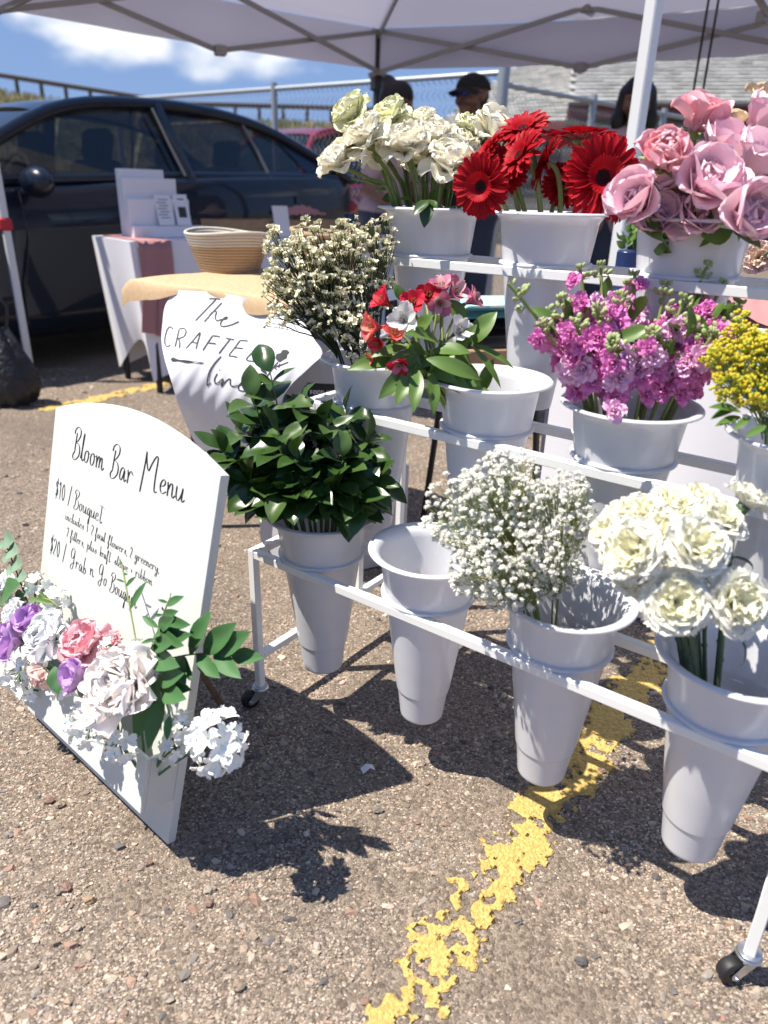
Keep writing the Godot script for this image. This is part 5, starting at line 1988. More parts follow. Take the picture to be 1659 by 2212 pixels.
		for sd in [-1.0, 1.0]:
			gl.ball(hc + Vector3(0.036 * sd, 0.008, 0.098), Vector3(0.030, 0.020, 0.010), 12, 7, Basis(Vector3.UP, 0.35 * sd))
			gl.tube([hc + Vector3(0.062 * sd, 0.010, 0.09), hc + Vector3(0.098 * sd, 0.012, -0.01)], 0.003, 5)
		obj("sunglasses", gl, M.mirror_lens, t)
	else:
		obj("hair", skin_over(hb, 0.010, 0.03), M.hair, t)

func people() -> void:
	var w1 := px(852, 200, 5.15)
	person(Vector3(w1.x - 0.05, 0, w1.z), 0.95, "dark haired person with a bun in a pale pink top behind the cream roses", M.shirt_pale, "bun", 0.95, 0.10)
	var w2 := px(1033, 200, 5.1)
	person(Vector3(w2.x, 0, w2.z), -0.85, "person in a black cap, mirrored sunglasses and black shirt under the canopy", M.shirt_black, "cap", 0.985, 0.04)
	var w3 := px(1378, 200, 4.85)
	person(Vector3(w3.x, 0, w3.z), -0.25, "person with long dark hair standing behind the white canopy leg", M.shirt_pale, "long", 0.965)

# ---------- flowers ----------
var PM := {}   # shared petal, leaf and floret meshes

func petal_meshes() -> void:
	# rose-like petals of unit size: inner, middle, outer, outermost
	for k in 3:
		var d := 0.3 * k
		PM["rose0%d" % k] = petal(0.95, 0.95, -0.05, -0.50 - 0.1 * k, 0.95, 0.06, 1.3, d + 1).mesh()
		PM["rose1%d" % k] = petal(1.02, 1.15, 0.26, -0.05 + d * 0.4, 0.75, 0.09, 1.35, d + 4).mesh()
		PM["rose2%d" % k] = petal(1.10, 1.30, 0.52, 0.75 + d * 0.6, 0.60, 0.12, 1.35, d + 7, 7, 8).mesh()
		PM["rose3%d" % k] = petal(1.08, 1.25, 0.85, 1.70 + d, 0.40, 0.13, 1.5, d + 9, 7, 8).mesh()
		PM["peony0%d" % k] = petal(1.0, 0.55, 0.05, -0.35, 0.6, 0.22, 1.5, d + 2, 5, 8, Color.WHITE, Color.WHITE, 0.08).mesh()
		PM["peony1%d" % k] = petal(1.1, 1.0, 0.45, 0.25 + d, 0.8, 0.14, 1.5, d + 5, 7, 8, Color.WHITE, Color.WHITE, 0.05).mesh()
		PM["peony2%d" % k] = petal(1.15, 1.15, 0.95, 1.05 + d, 0.7, 0.14, 1.5, d + 8, 7, 8, Color.WHITE, Color.WHITE, 0.03).mesh()
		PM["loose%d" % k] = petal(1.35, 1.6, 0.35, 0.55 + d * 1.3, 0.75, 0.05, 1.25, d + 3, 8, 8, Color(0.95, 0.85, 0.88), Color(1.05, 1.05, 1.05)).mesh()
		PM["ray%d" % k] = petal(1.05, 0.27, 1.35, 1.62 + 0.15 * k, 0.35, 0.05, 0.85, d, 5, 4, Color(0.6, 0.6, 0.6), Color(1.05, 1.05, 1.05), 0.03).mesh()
		PM["carnation%d" % k] = carnation_shape(k).mesh()
		PM["hyd%d" % k] = floret_shape(5, 1.1, 0.66, 1.05, 0.14 + 0.05 * k, k, Color(0.95, 0.97, 0.88)).mesh()
		PM["stock%d" % k] = stock_shape(k).mesh()
		PM["leaf_round%d" % k] = leaf(1.0, 0.52 + 0.06 * k, 0.28, 0.25 + 0.35 * k, 0.85).mesh()
		PM["leaf_long%d" % k] = leaf(1.0, 0.20 + 0.03 * k, 0.25, 0.7 + 0.4 * k, 0.95).mesh()
		PM["leaf_silk%d" % k] = leaf(1.0, 0.34 + 0.04 * k, 0.18, 0.4 + 0.3 * k, 0.9).mesh()

func carnation_shape(k: int) -> Sh:
	var s := Sh.new()
	var r := RandomNumberGenerator.new()
	r.seed = 40 + k
	for j in 30:
		var f := j / 29.0
		var l := lerpf(0.85, 1.0, f) * r.randf_range(0.92, 1.05)
		var yel := Color(1.0, 0.98, 0.80).lerp(Color(1, 1, 1), smoothstep(0.1, 0.7, f))
		var p := petal(l, lerpf(0.62, 1.15, f), lerpf(0.12, 0.75, f), lerpf(0.45, 1.75, pow(f, 0.9)), 0.25, lerpf(0.15, 0.09, f), 1.6, r.randf() * 9, 5, 10, Color(0.98, 0.99, 0.88), yel, 0.07)
		s.add(p, Transform3D(Basis(Vector3.UP, j * 2.39996), Vector3(0, 0.02 * j / 30.0, 0)))
	return s

func floret_shape(n: int, l: float, w: float, open: float, ruf: float, k: int, eye: Color) -> Sh:
	var s := Sh.new()
	for j in n:
		s.add(petal(l, w * (1.0 + 0.12 * sin(j * 2.3 + k)), open * 0.7, open * 1.25, 0.25, ruf, 1.2, j * 1.7 + k, 4, 5, eye, Color.WHITE), Transform3D(Basis(Vector3.UP, TAU * j / n + 0.2 * sin(j * 3.1 + k)), Vector3()))
	s.ball(Vector3(0, 0.06, 0), Vector3(0.09, 0.07, 0.09), 7, 4, Basis(), Color(0.95, 0.97, 0.75))
	return s

func stock_shape(k: int) -> Sh:
	var s := Sh.new()
	var r := RandomNumberGenerator.new()
	r.seed = 70 + k
	for j in 14:
		var f := j / 13.0
		s.add(petal(lerpf(0.6, 1.0, f), lerpf(0.5, 0.85, f), lerpf(0.1, 0.9, f), lerpf(0.1, 1.75, f), 0.2, 0.16, 1.3, r.randf() * 9, 4, 6, Color(1.3, 1.6, 1.1), Color(1, 1, 1) * r.randf_range(0.8, 1.25), 0.04), Transform3D(Basis(Vector3.UP, j * 2.39996), Vector3()))
	return s

# petals set round an axis; the bloom is a part and its petals are sub-parts
func put_petals(bloom: Node3D, layout: Array, R: float, m: Material) -> void:
	var k := 0
	for l in layout:   # [mesh key, count, foot radius, scale, tilt spread]
		for j in l[1]:
			var yaw := k * 2.39996 + rng.randf_range(-0.25, 0.25)
			var b := Basis(Vector3.UP, yaw) * Basis(Vector3.RIGHT, rng.randf_range(-l[4], l[4])) * Basis(Vector3.BACK, rng.randf_range(-0.15, 0.15))
			var sc: float = R * l[3] * rng.randf_range(0.9, 1.08)
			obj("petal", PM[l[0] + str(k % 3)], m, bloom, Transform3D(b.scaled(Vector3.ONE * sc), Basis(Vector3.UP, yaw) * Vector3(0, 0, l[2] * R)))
			k += 1

func calyx(R: float) -> Sh:
	var s := Sh.new()
	s.ball(Vector3(0, -0.02 * R, 0), Vector3(0.20, 0.22, 0.20) * R, 10, 6)
	for j in 5:
		s.add(leaf(0.75 * R, 0.22 * R, 0.2, 0.9, 0.7), Transform3D(Basis(Vector3.UP, j * TAU / 5) * Basis(Vector3.RIGHT, 0.9), Vector3(0, 0, 0)))
	return s

const ROSE := [["rose0", 6, 0.04, 0.88, 0.10], ["rose1", 10, 0.13, 0.98, 0.14], ["rose2", 11, 0.18, 1.0, 0.18], ["rose3", 7, 0.18, 0.95, 0.25]]
const ROSE_TIGHT := [["rose0", 6, 0.03, 0.95, 0.06], ["rose1", 8, 0.12, 1.0, 0.08], ["rose2", 5, 0.14, 0.92, 0.12]]
const PEONY := [["peony0", 30, 0.14, 0.70, 0.50], ["peony1", 22, 0.16, 0.78, 0.30], ["peony2", 18, 0.18, 0.86, 0.30]]
const LOOSE := [["rose0", 5, 0.04, 0.80, 0.1], ["rose1", 5, 0.12, 0.85, 0.15], ["loose", 8, 0.12, 0.92, 0.22]]

func flower(called: String, top: Vector3, dir: Vector3, R: float, layout: Array, m: Material, label: String, cat: String, group: String, foot: Vector3, stem_m: Material, stem_r := 0.0028, c = null) -> Node3D:
	var t := thing(called, top, label, cat, group)
	var b := obj("bloom", calyx(R), stem_m, t, Transform3D(aim(dir, rng.randf() * 6), Vector3()))
	put_petals(b, layout, R, m)
	var s := Sh.new()
	var mid := foot.lerp(top, 0.55) + Vector3(0, 0.05, 0) - dir.normalized() * 0.02
	var line := bez(foot - top, mid - top, -dir.normalized() * 0.04 * R, 9)
	if c != null:
		line = []
		for q in path(c, foot, top - dir.normalized() * 0.04 * R):
			line.append(q - top)
	s.tube(line, stem_r, 6)
	obj("stem", s, stem_m, t)
	return t

func foot_in(c: Vector3, top: Vector3) -> Vector3:   # where a stem stands in its bucket, leaning against the far side
	var off := Vector3(top.x - c.x, 0, top.z - c.z)
	return c + Vector3(0, -0.20, 0) - off.limit_length(0.10) * 0.22 + rv(0.012) * Vector3(1, 0, 1)

# up from the foot, through the mouth of the bucket, out to the bloom
func path(c: Vector3, foot: Vector3, top: Vector3, k := 5) -> Array:
	var off := Vector3(top.x - c.x, 0, top.z - c.z)
	var h := c.y + 0.088
	if top.y < h + 0.02:
		h = top.y - 0.004
	var rim := Vector3(c.x, h, c.z) + (off * 0.55).limit_length(0.072) + rv(0.004) * Vector3(1, 0, 1)
	var mid := rim.lerp(top, 0.5) + Vector3(0, 0.012, 0)
	return smooth_line([foot, rim, mid, top], k)

func to_cam(p: Vector3) -> Vector3:
	return (Vector3(0, CAM_H, 0) - p).normalized()

func roses() -> void:
	var c := bucket_at(2, 0)
	var L := [
		[771, 236, 40, 0.02, 1, "cream rose with greenish guard petals, highest in the left top bucket"],
		[849, 245, 37, 0.05, 1, "pale green edged cream rose half hidden at the back of the left top bucket"],
		[799, 288, 46, -0.03, 0, "large open cream rose second from the left in the top bucket"],
		[742, 338, 43, -0.02, 0, "blush cream rose hanging out at the left of the top bucket, one petal dangling"],
		[880, 305, 44, -0.04, 0, "cream rose in the middle of the top left bucket's front"],
		[915, 258, 30, 0.06, 0, "small cream rose seen behind the middle of the white rose bunch"],
		[939, 292, 38, 0.0, 0, "cream rose between the middle rose and the crumpled front one"],
		[967, 344, 49, -0.07, 0, "crumpled cream rose in front, right above the bucket's rim beside the red gerberas"],
		[1058, 274, 46, 0.05, 0, "cream rose at the right of the bunch, behind the red gerberas"],
		[828, 318, 38, 0.04, 0, "cream rose tucked between the large open rose and the stems"],
		[905, 338, 36, 0.03, 0, "cream rose low behind the crumpled front rose"],
		[990, 306, 38, 0.04, 0, "cream rose behind the crumpled front rose, touching the red petals"],
		[1008, 276, 32, 0.06, 1, "small cream rose with one green tinged petal, left of the rightmost rose"]]
	for q in L:
		var p := px(q[0], q[1] + q[2] * 0.55, -c.z + q[3])
		var R := size_at(p, q[2]) * 1.15
		var off := Vector3(p.x - c.x, 0, 0) * 6.0
		var dir := Vector3(0, 1, 0) + off.limit_length(0.8) + to_cam(p) * 0.45
		var t := flower("rose", p, dir, R, ROSE, M.rose_greenish if q[4] else M.rose_cream, q[5], "rose", "cream roses in the top left bucket", foot_in(c, p), M.stem_green, 0.0032, c)
		if q[4]:
			for o in t.get_node("bloom").get_children().slice(0, 12):
				o.material_override = M.rose_cream
		for j in 2:
			var sh := Sh.new()
			var f0 := foot_in(c, p) + rv(0.02) * Vector3(1, 0, 1)
			var sl := []
			for w in path(c, f0, p + rv(0.012) - dir.normalized() * 0.25 * R):
				sl.append(w - p)
			sh.tube(sl, 0.0022, 5)
			obj("side_shoot", sh, M.stem_green, t)
		for j in 2:
			var f := foot_in(c, p).lerp(p, rng.randf_range(0.55, 0.85)) - p
			var d := Vector3(rng.randf_range(-1, 1), 0.2, rng.randf_range(-1, 1))
			obj("leaf", PM["leaf_round%d" % (j % 3)], M.leaf_fresh, t, Transform3D(aim(d, rng.randf() * 6).scaled(Vector3.ONE * 0.035), f))
	# the dangling leaf in front of the bucket
	var lp := px(926, 432, 1.37)
	var lt := thing("rose_leaf", lp, "dark green rose leaf hanging over the front of the left top bucket", "leaf")
	for q in [[893, 466, 0.5], [916, 492, 0.45], [945, 450, 0.4]]:
		leaf_to(lt, lp, px(q[0], q[1], 1.35), 0.5, M.leaf_glossy)

func leaf_to(parent: Node3D, a: Vector3, b: Vector3, w: float, m: Material, droop := 0.5, called := "leaf", toward := Vector3(0, 1, 0.6)) -> void:
	var d := b - a
	var y := d.normalized()
	# the upper face looks towards «toward»
	var z := -(toward - y * toward.dot(y)).normalized()
	var x := y.cross(z)
	var s := leaf(d.length() * (1 + droop * droop / 24.0), d.length() * w, 0.22, droop, 0.9)
	obj(called, s, m, parent, Transform3D(Basis(x, y, z) * Basis(Vector3.RIGHT, -droop / 2), a - parent.position))

func gerberas() -> void:
	var c := bucket_at(2, 1)
	var L := [
		[1039, 402, 53, -0.07, Vector3(-0.55, -0.10, 1.0), "red gerbera at the lower left, facing left over the white bucket"],
		[1131, 280, 47, 0.03, Vector3(-0.35, 0.85, 0.5), "topmost red gerbera of the left group, face tilted upward"],
		[1123, 338, 50, -0.03, Vector3(-0.75, 0.55, 0.35), "red gerbera seen from its side in the middle of the left group"],
		[1180, 352, 46, -0.01, Vector3(-0.9, 0.35, -0.1), "red gerbera turned left showing its edge, between the two groups"],
		[1255, 306, 68, 0.04, Vector3(0.05, 1.0, -0.10), "wide red gerbera facing the sky, seen edge on from below"],
		[1300, 384, 71, -0.04, Vector3(0.12, 0.25, 1.0), "largest red gerbera facing forward with a dark eye"],
		[1052, 330, 40, 0.02, Vector3(-0.7, 0.5, 0.1), "small red gerbera partly hidden behind the left group"],
		[1085, 372, 46, 0.0, Vector3(-0.3, 0.5, 0.8), "red gerbera deep in the left group behind the forward ones"],
		[1215, 400, 40, 0.03, Vector3(0.2, 0.3, 0.9), "red gerbera in shade between the two groups, low down"],
		[1335, 440, 34, 0.02, Vector3(0.6, -0.1, 0.4), "red gerbera low at the right rim, mostly hidden"]]
	for q in L:
		var p := px(q[0], q[1], -c.z + q[3])
		var R := size_at(p, q[2]) * 1.18
		var dir: Vector3 = q[4]
		dir = dir.normalized()
		var t := thing("gerbera", p, q[5], "gerbera", "red gerberas in the top middle bucket")
		var hd := Sh.new()
		hd.lathe([Vector2(0, -0.10), Vector2(0.10, -0.09), Vector2(0.22, -0.03), Vector2(0.25, 0.01)], 20)
		for j in hd.v.size():
			hd.v[j] *= R
		var head := obj("flower_head", hd, M.stem_pale, t, Transform3D(aim(dir), Vector3()))
		var ey := Sh.new()
		ey.lathe([Vector2(0.25, 0.01) * R, Vector2(0.27, 0.03) * R, Vector2(0.24, 0.055) * R, Vector2(0.14, 0.07) * R, Vector2(0, 0.05) * R], 20)
		for j in 90:
			var rr := 0.22 * sqrt((j + 0.5) / 90.0)
			var g := j * 2.39996
			ey.tube([Vector3(cos(g) * rr, 0.04, sin(g) * rr) * R, Vector3(cos(g) * rr * 1.1, 0.10 - 0.02 * rr, sin(g) * rr * 1.1) * R], 0.012 * R, 4)
		obj("eye", ey, M.gerbera_eye, head)
		var ring := Sh.new()
		for j in 34:
			var g := TAU * j / 34.0
			ring.add(petal(0.46 * R, 0.10 * R, 0.55, 1.25, 0.3, 0.1, 0.9, j, 3, 2), Transform3D(Basis(Vector3.UP, g), Basis(Vector3.UP, g) * Vector3(0, 0.05, 0.17) * R))
		obj("inner_florets", ring, M.gerbera_red, head)
		for j in 60:
			var lay := j % 2
			var g := TAU * j / 60.0 + rng.randf_range(-0.05, 0.05)
			var sc := R * (0.88 if lay == 0 else 0.80) * rng.randf_range(0.93, 1.05)
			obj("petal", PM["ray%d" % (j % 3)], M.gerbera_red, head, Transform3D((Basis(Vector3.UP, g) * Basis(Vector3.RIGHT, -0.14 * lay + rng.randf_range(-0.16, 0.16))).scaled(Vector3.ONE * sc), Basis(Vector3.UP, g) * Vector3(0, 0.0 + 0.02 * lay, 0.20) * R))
		var foot := foot_in(c, p)
		var s := Sh.new()
		var back := -dir * 0.09 * R
		var ctrl := Vector3(lerpf(foot.x, p.x, 0.75), p.y + 0.01, lerpf(foot.z, p.z, 0.75)) - dir * Vector3(1, 0.4, 1) * 0.05
		s.tube(bez(foot - p, ctrl - p, back, 12), 0.0042, 7)
		obj("stem", s, M.stem_pale, t)

func pinks() -> void:
	var c := bucket_at(2, 2)
	var L := [
		["rose", 1426, 338, 66, -0.05, ROSE_TIGHT, "rose_pink", "deep pink garden rose with a tight spiral centre, front left of the top bucket", Vector3(-0.2, 0.75, 0.75), "rose"],
		["peony", 1500, 272, 56, 0.06, LOOSE, "rose_pink", "pink peony with one tall standing petal behind the pink rose", Vector3(0.1, 1, 0.25), "peony"],
		["peony", 1390, 425, 62, -0.05, LOOSE, "peony_pink", "loose pale pink peony sagging over the rim at the left of its bucket", Vector3(-0.7, 0.35, 0.6), "peony"],
		["peony", 1503, 392, 72, -0.05, LOOSE, "peony_pink", "mauve pink peony in the middle of the bunch below the rose", Vector3(0.1, 0.6, 0.8), "peony"],
		["peony", 1602, 360, 66, -0.01, LOOSE, "peony_pink", "ruffled mauve peony at the right, above the wide open petals", Vector3(0.4, 0.9, 0.4), "peony"],
		["peony", 1630, 276, 54, 0.05, LOOSE, "peony_pink", "crinkled light pink peony highest at the right edge", Vector3(0.3, 1, 0.2), "peony"],
		["peony", 1590, 440, 70, -0.10, LOOSE, "peony_pink", "drooping pink peony with broad petals over the bucket's front rim", Vector3(0.3, 0.15, 1.0), "peony"],
		["peony", 1440, 400, 60, -0.01, LOOSE, "peony_pink", "pink peony squeezed between the rose and the left sagging peony", Vector3(-0.3, 0.7, 0.6), "peony"],
		["peony", 1418, 462, 52, -0.03, LOOSE, "peony_pink", "small pink peony against the rim under the left sagging one", Vector3(-0.3, 0.4, 0.9), "peony"],
		["peony", 1485, 458, 54, -0.05, LOOSE, "peony_pink", "pink peony at the middle of the bucket's front rim", Vector3(0.1, 0.45, 0.9), "peony"],
		["peony", 1452, 452, 62, -0.02, LOOSE, "peony_pink", "pink peony low in the middle, half behind its neighbours", Vector3(-0.1, 0.5, 0.8), "peony"],
		["peony", 1548, 335, 58, 0.03, LOOSE, "peony_pink", "light pink peony right of the tall standing petal", Vector3(0.1, 0.9, 0.4), "peony"],
		["peony", 1535, 455, 58, -0.02, LOOSE, "peony_pink", "pink peony resting on the rim left of the drooping one", Vector3(0.0, 0.4, 0.9), "peony"],
		["rose", 1562, 292, 44, 0.08, LOOSE, "cream_petal", "faded cream rose between the pink peonies", Vector3(0, 1, 0.2), "rose"],
		["rose", 1652, 232, 46, 0.10, LOOSE, "cream_petal", "faded cream and peach rose at the top right edge", Vector3(0.2, 1, 0.2), "rose"]]
	for q in L:
		var p := px(q[1], q[2] + q[3] * 0.35, -c.z + q[4])
		var R := size_at(p, q[3]) * 1.12
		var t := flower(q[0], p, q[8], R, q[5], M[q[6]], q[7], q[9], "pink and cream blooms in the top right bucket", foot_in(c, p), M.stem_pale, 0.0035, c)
		for j in 2:
			var f := -Vector3(0, R * 0.4, 0)
			obj("leaf", PM["leaf_round%d" % j], M.leaf_fresh, t, Transform3D(aim(Vector3(rng.randf_range(-1, 1), -0.3, rng.randf_range(-0.2, 1)), rng.randf() * 6).scaled(Vector3.ONE * 0.05), f))
	var c4 := bucket_at(2, 3)
	for q in [[1657, 446, 40, "blush carnation leaning in at the right edge beside the peonies"], [1640, 560, 44, "pale lilac carnation low behind the top bucket at the right edge"]]:
		var p := px(q[0], q[1], 1.16 if q[1] < 500 else 1.38)
		var t := thing("carnation", p, q[3], "carnation")
		obj("bloom", PM["carnation0"], M.carnation_blush, t, Transform3D(aim(Vector3(-0.5, 0.3, 0.8)).scaled(Vector3.ONE * size_at(p, q[2])), Vector3()))
		var s := Sh.new()
		s.tube(bez(foot_in(c4, p) - p, (c4 + Vector3(-0.06, 0.14, 0)) - p, Vector3(), 8), 0.0025, 6)
		obj("stem", s, M.stem_blue_green, t)
		if q[1] < 500:
			leaf_to(t, px(1659, 486, 1.15), px(1610, 516, 1.13), 0.22, M.leaf_fresh, 0.3)

func carnations() -> void:
	var c := bucket_at(0, 3)
	var L := [
		[1461, 1300, 72, -0.05, Vector3(-0.2, 0.55, 0.9), "white carnation in front at the left, low over the bucket"],
		[1591, 1298, 72, -0.05, Vector3(0.2, 0.45, 0.9), "white carnation in front at the right, low over the bucket"],
		[1365, 1192, 70, -0.02, Vector3(-0.7, 0.5, 0.6), "white carnation at the bunch's left end"],
		[1504, 1178, 70, -0.03, Vector3(0.1, 0.7, 0.7), "white carnation with a yellow heart in the middle of the bunch"],
		[1412, 1255, 58, 0.0, Vector3(-0.3, 0.4, 0.8), "white carnation half hidden behind the two front left ones"],
		[1382, 1112, 56, 0.06, Vector3(-0.4, 0.9, 0.3), "white carnation at the upper left of the bunch"],
		[1452, 1092, 56, 0.08, Vector3(-0.1, 1, 0.2), "white carnation along the bunch's top, left of centre"],
		[1552, 1122, 58, 0.03, Vector3(0.3, 0.9, 0.4), "cream hearted carnation at the upper right of the bunch"],
		[1618, 1080, 50, 0.06, Vector3(0.5, 0.8, -0.1), "white carnation standing apart at the right, seen from its side"],
		[1312, 1150, 44, 0.03, Vector3(-0.9, 0.5, 0.3), "small white carnation touching the baby's breath"],
		[1512, 1078, 48, 0.10, Vector3(0.1, 1, 0.1), "white carnation along the bunch's top, right of centre"],
		[1425, 1150, 56, 0.03, Vector3(-0.2, 0.8, 0.5), "white carnation in the heart of the bunch's left half"],
		[1480, 1132, 52, 0.05, Vector3(0, 0.9, 0.3), "white carnation in the heart of the bunch just below the top row"],
		[1365, 1248, 42, 0.0, Vector3(-0.7, 0.2, 0.7), "white carnation low at the left between two larger ones"],
		[1340, 1110, 40, 0.07, Vector3(-0.6, 0.9, 0.1), "small white carnation at the back left corner"]]
	var k := 0
	for q in L:
		var p := px(q[0], q[1], -c.z + q[3] - 0.02)
		var R := size_at(p, q[2])
		var dir: Vector3 = q[4].normalized()
		p -= dir * R * 0.45
		var t := thing("carnation", p, q[5], "carnation", "white carnations in the front right bucket")
		obj("bloom", PM["carnation%d" % (k % 3)], M.carnation_white, t, Transform3D(aim(dir, rng.randf() * 6).scaled(Vector3.ONE * R * 1.28), Vector3()))
		var s := Sh.new()
		s.tube([-dir * 0.55 * R, -dir * 0.3 * R, dir * 0.02 * R, dir * 0.15 * R], [0.003, 0.0075, 0.0085, 0.009], 9)
		obj("calyx", s, M.stem_blue_green, t)
		var f := foot_in(c, p)
		var st := Sh.new()
		var line := []
		for w in path(c, f, p - dir * 0.5 * R, 4):
			line.append(w - p)
		st.tube(line, 0.0030, 6)
		for j in [4, 7, 9]:
			st.ball(line[j], Vector3.ONE * 0.0042, 7, 5)
		obj("stem", st, M.stem_blue_green, t)
		for j in 4:
			var a: Vector3 = line[[6, 8, 9, 10][j]]
			var d := Vector3(rng.randf_range(-1, 1), 0.7, rng.randf_range(-1, 1)).normalized()
			obj("leaf", PM["leaf_curl"], M.stem_blue_green, t, Transform3D(aim(d, rng.randf() * 6).scaled(Vector3.ONE * rng.randf_range(0.045, 0.07)), a))
		k += 1

func ruscus() -> void:
	var c := bucket_at(0, 0)
	var tips := [[583, 803, 0.03], [545, 858, 0.0], [472, 968, -0.03], [655, 868, 0.02], [748, 884, 0.03], [795, 945, 0.0], [815, 1030, -0.03], [600, 930, -0.05], [705, 905, -0.02], [535, 1040, -0.06], [640, 980, -0.08], [740, 985, -0.06], [690, 940, 0.06], [560, 960, 0.04], [775, 1080, -0.08], [610, 1060, -0.09], [665, 1040, -0.09], [720, 1050, -0.09], [580, 1010, -0.02], [640, 910, 0.05], [760, 1010, 0.02], [520, 930, 0.03], [690, 985, -0.03], [500, 1010, 0.0]]
	for q in tips:
		var tip := px(q[0], q[1], -c.z + q[2])
		var foot := foot_in(c, tip)
		var t := thing("greenery_branch", foot, "upright branch of glossy dark oval leaves in the front left bucket", "foliage", "glossy green branches in the front left bucket")
		if q[0] == 583:
			t.set_meta("label", "tallest glossy green branch, its tip in front of the logo cloth")
		elif q[0] == 472:
			t.set_meta("label", "glossy green branch reaching farthest left over the menu board's corner")
		elif q[0] == 815:
			t.set_meta("label", "glossy green branch reaching farthest right towards the statice bucket")
		var mid := foot.lerp(tip, 0.5) + Vector3(0, 0.06, 0) - Vector3(tip.x - c.x, 0, tip.z - c.z) * 0.25
		var line := []
		var raw := path(c, foot, tip, 12)
		for w in 15:
			line.append(raw[int(w * (raw.size() - 1) / 14.0)] - foot)
		var s := Sh.new()
		s.tube(line, [0.0026, 0.0026, 0.0025, 0.0024, 0.0023, 0.0022, 0.0021, 0.002, 0.0019, 0.0018, 0.0017, 0.0015, 0.0014, 0.0012, 0.001], 5)
		obj("stem", s, M.stem_green, t)
		var k := rng.randi() % 6
		for j in range(6, 15):
			for e in 2:
				if foot.y + line[j].y < c.y + 0.07:
					continue
				var along: Vector3 = (line[mini(j + 1, 14)] - line[j - 1]).normalized()
				var side := aim(along, k * 2.1 + e * PI + rng.randf_range(-0.5, 0.5)) * Vector3(1, 0, 0)
				var d := (along * rng.randf_range(0.35, 0.9) + side + to_cam(foot) * 0.2).normalized()
				if j == 14:
					d = (along + side * 0.25).normalized()
					if e == 1:
						continue
				var y := d
				var up := Vector3(0, 1, 0) + to_cam(foot) * 0.4 + rv(0.4)
				var z := -(up - y * up.dot(y)).normalized()
				var sc := rng.randf_range(0.056, 0.080) * (1.0 if j < 13 else 0.8)
				obj("leaf", PM["leaf_round%d" % rng.randi_range(0, 2)], [M.leaf_glossy, M.leaf_glossy, M.leaf_glossy_pale, M.leaf_glossy_deep][rng.randi() % 4], t, Transform3D(Basis(y.cross(z), y, z).scaled(Vector3.ONE * sc), line[j]))
			k += 1

# twiggy fillers: many tiny blossoms on branching wires
func filler(called: String, c: Vector3, blobs: Array, stems: int, per: int, blossom: Sh, size: float, m: Material, wire_m: Material, label: String, cat: String, group: String, depth: float, twig := 0.0006, up := 0.5, leafy: Material = null) -> void:
	var pts := []
	var tot := 0.0
	for b in blobs:
		tot += b[2] * b[3]
	for b in blobs:
		var n := int(stems * per * b[2] * b[3] / tot)
		for k in n:
			var d := rv(1)
			while d.length() > 1:
				d = rv(1)
			d = d.normalized() * pow(d.length(), 0.6)
			pts.append(px(b[0] + d.x * b[2], b[1] + d.y * b[3], -c.z + b[4] + d.z * depth))
	# hubs: farthest first
	var hubs := []
	var h: Vector3 = pts[0]
	for k in stems:
		hubs.append(h)
		var best := -1.0
		for p in pts:
			var dm := 1e9
			for q in hubs:
				dm = minf(dm, p.distance_squared_to(q))
			if dm > best:
				best = dm
				h = p
	var own := []
	for k in stems:
		own.append([])
	for p in pts:
		var bi := 0
		var bd := 1e9
		for k in stems:
			var d2: float = p.distance_squared_to(hubs[k])
			if d2 < bd:
				bd = d2; bi = k
		own[bi].append(p)
	for k in stems:
		if own[k].is_empty():
			continue
		var cen := Vector3()
		for p in own[k]:
			cen += p / own[k].size()
		var foot := foot_in(c, cen)
		var t := thing(called, foot, label, cat, group)
		var fork := Vector3(c.x, c.y + 0.10, c.z) + (Vector3(cen.x - c.x, 0, cen.z - c.z) * 0.5).limit_length(0.074)
		if cen.y < fork.y + 0.03:
			fork.y = maxf(c.y + 0.088, cen.y - 0.03)
		var st := Sh.new()
		st.tube(bez(Vector3(), foot.lerp(fork, 0.6) - foot, fork - foot, 8), 0.0016, 5)
		var bl := Sh.new()
		var rest: Array = own[k].duplicate()
		while rest.size() > 0:
			var seed_p: Vector3 = rest[0]
			rest.sort_custom(func(a, b): return a.distance_squared_to(seed_p) < b.distance_squared_to(seed_p))
			var grp := rest.slice(0, 9)
			rest = rest.slice(9)
			var gc := Vector3()
			for p in grp:
				gc += p / grp.size()
			var knot := fork.lerp(gc, rng.randf_range(0.55, 0.75))
			st.tube(bez(fork - foot + Vector3(0, -0.02 * rng.randf(), 0), fork.lerp(knot, 0.5) + Vector3(0, 0.008, 0) + rv(0.006) - foot, knot - foot, 5), twig * 1.6, 4, false)
			for p in grp:
				var d: Vector3 = (p - knot).normalized()
				st.tube([knot - foot, knot.lerp(p, 0.5) - foot + rv(0.004), p - foot], twig, 3, false)
				var fd := (d * 0.6 + Vector3(0, up, 0) + rv(0.5)).normalized()
				bl.add(blossom, Transform3D(aim(fd, rng.randf() * 6).scaled(Vector3.ONE * size * rng.randf_range(0.7, 1.25)), p - foot), Color.WHITE * rng.randf_range(0.85, 1.05))
		obj("stem", st, wire_m, t)
		obj("blossoms", bl, m, t).set_meta("kind", "stuff")

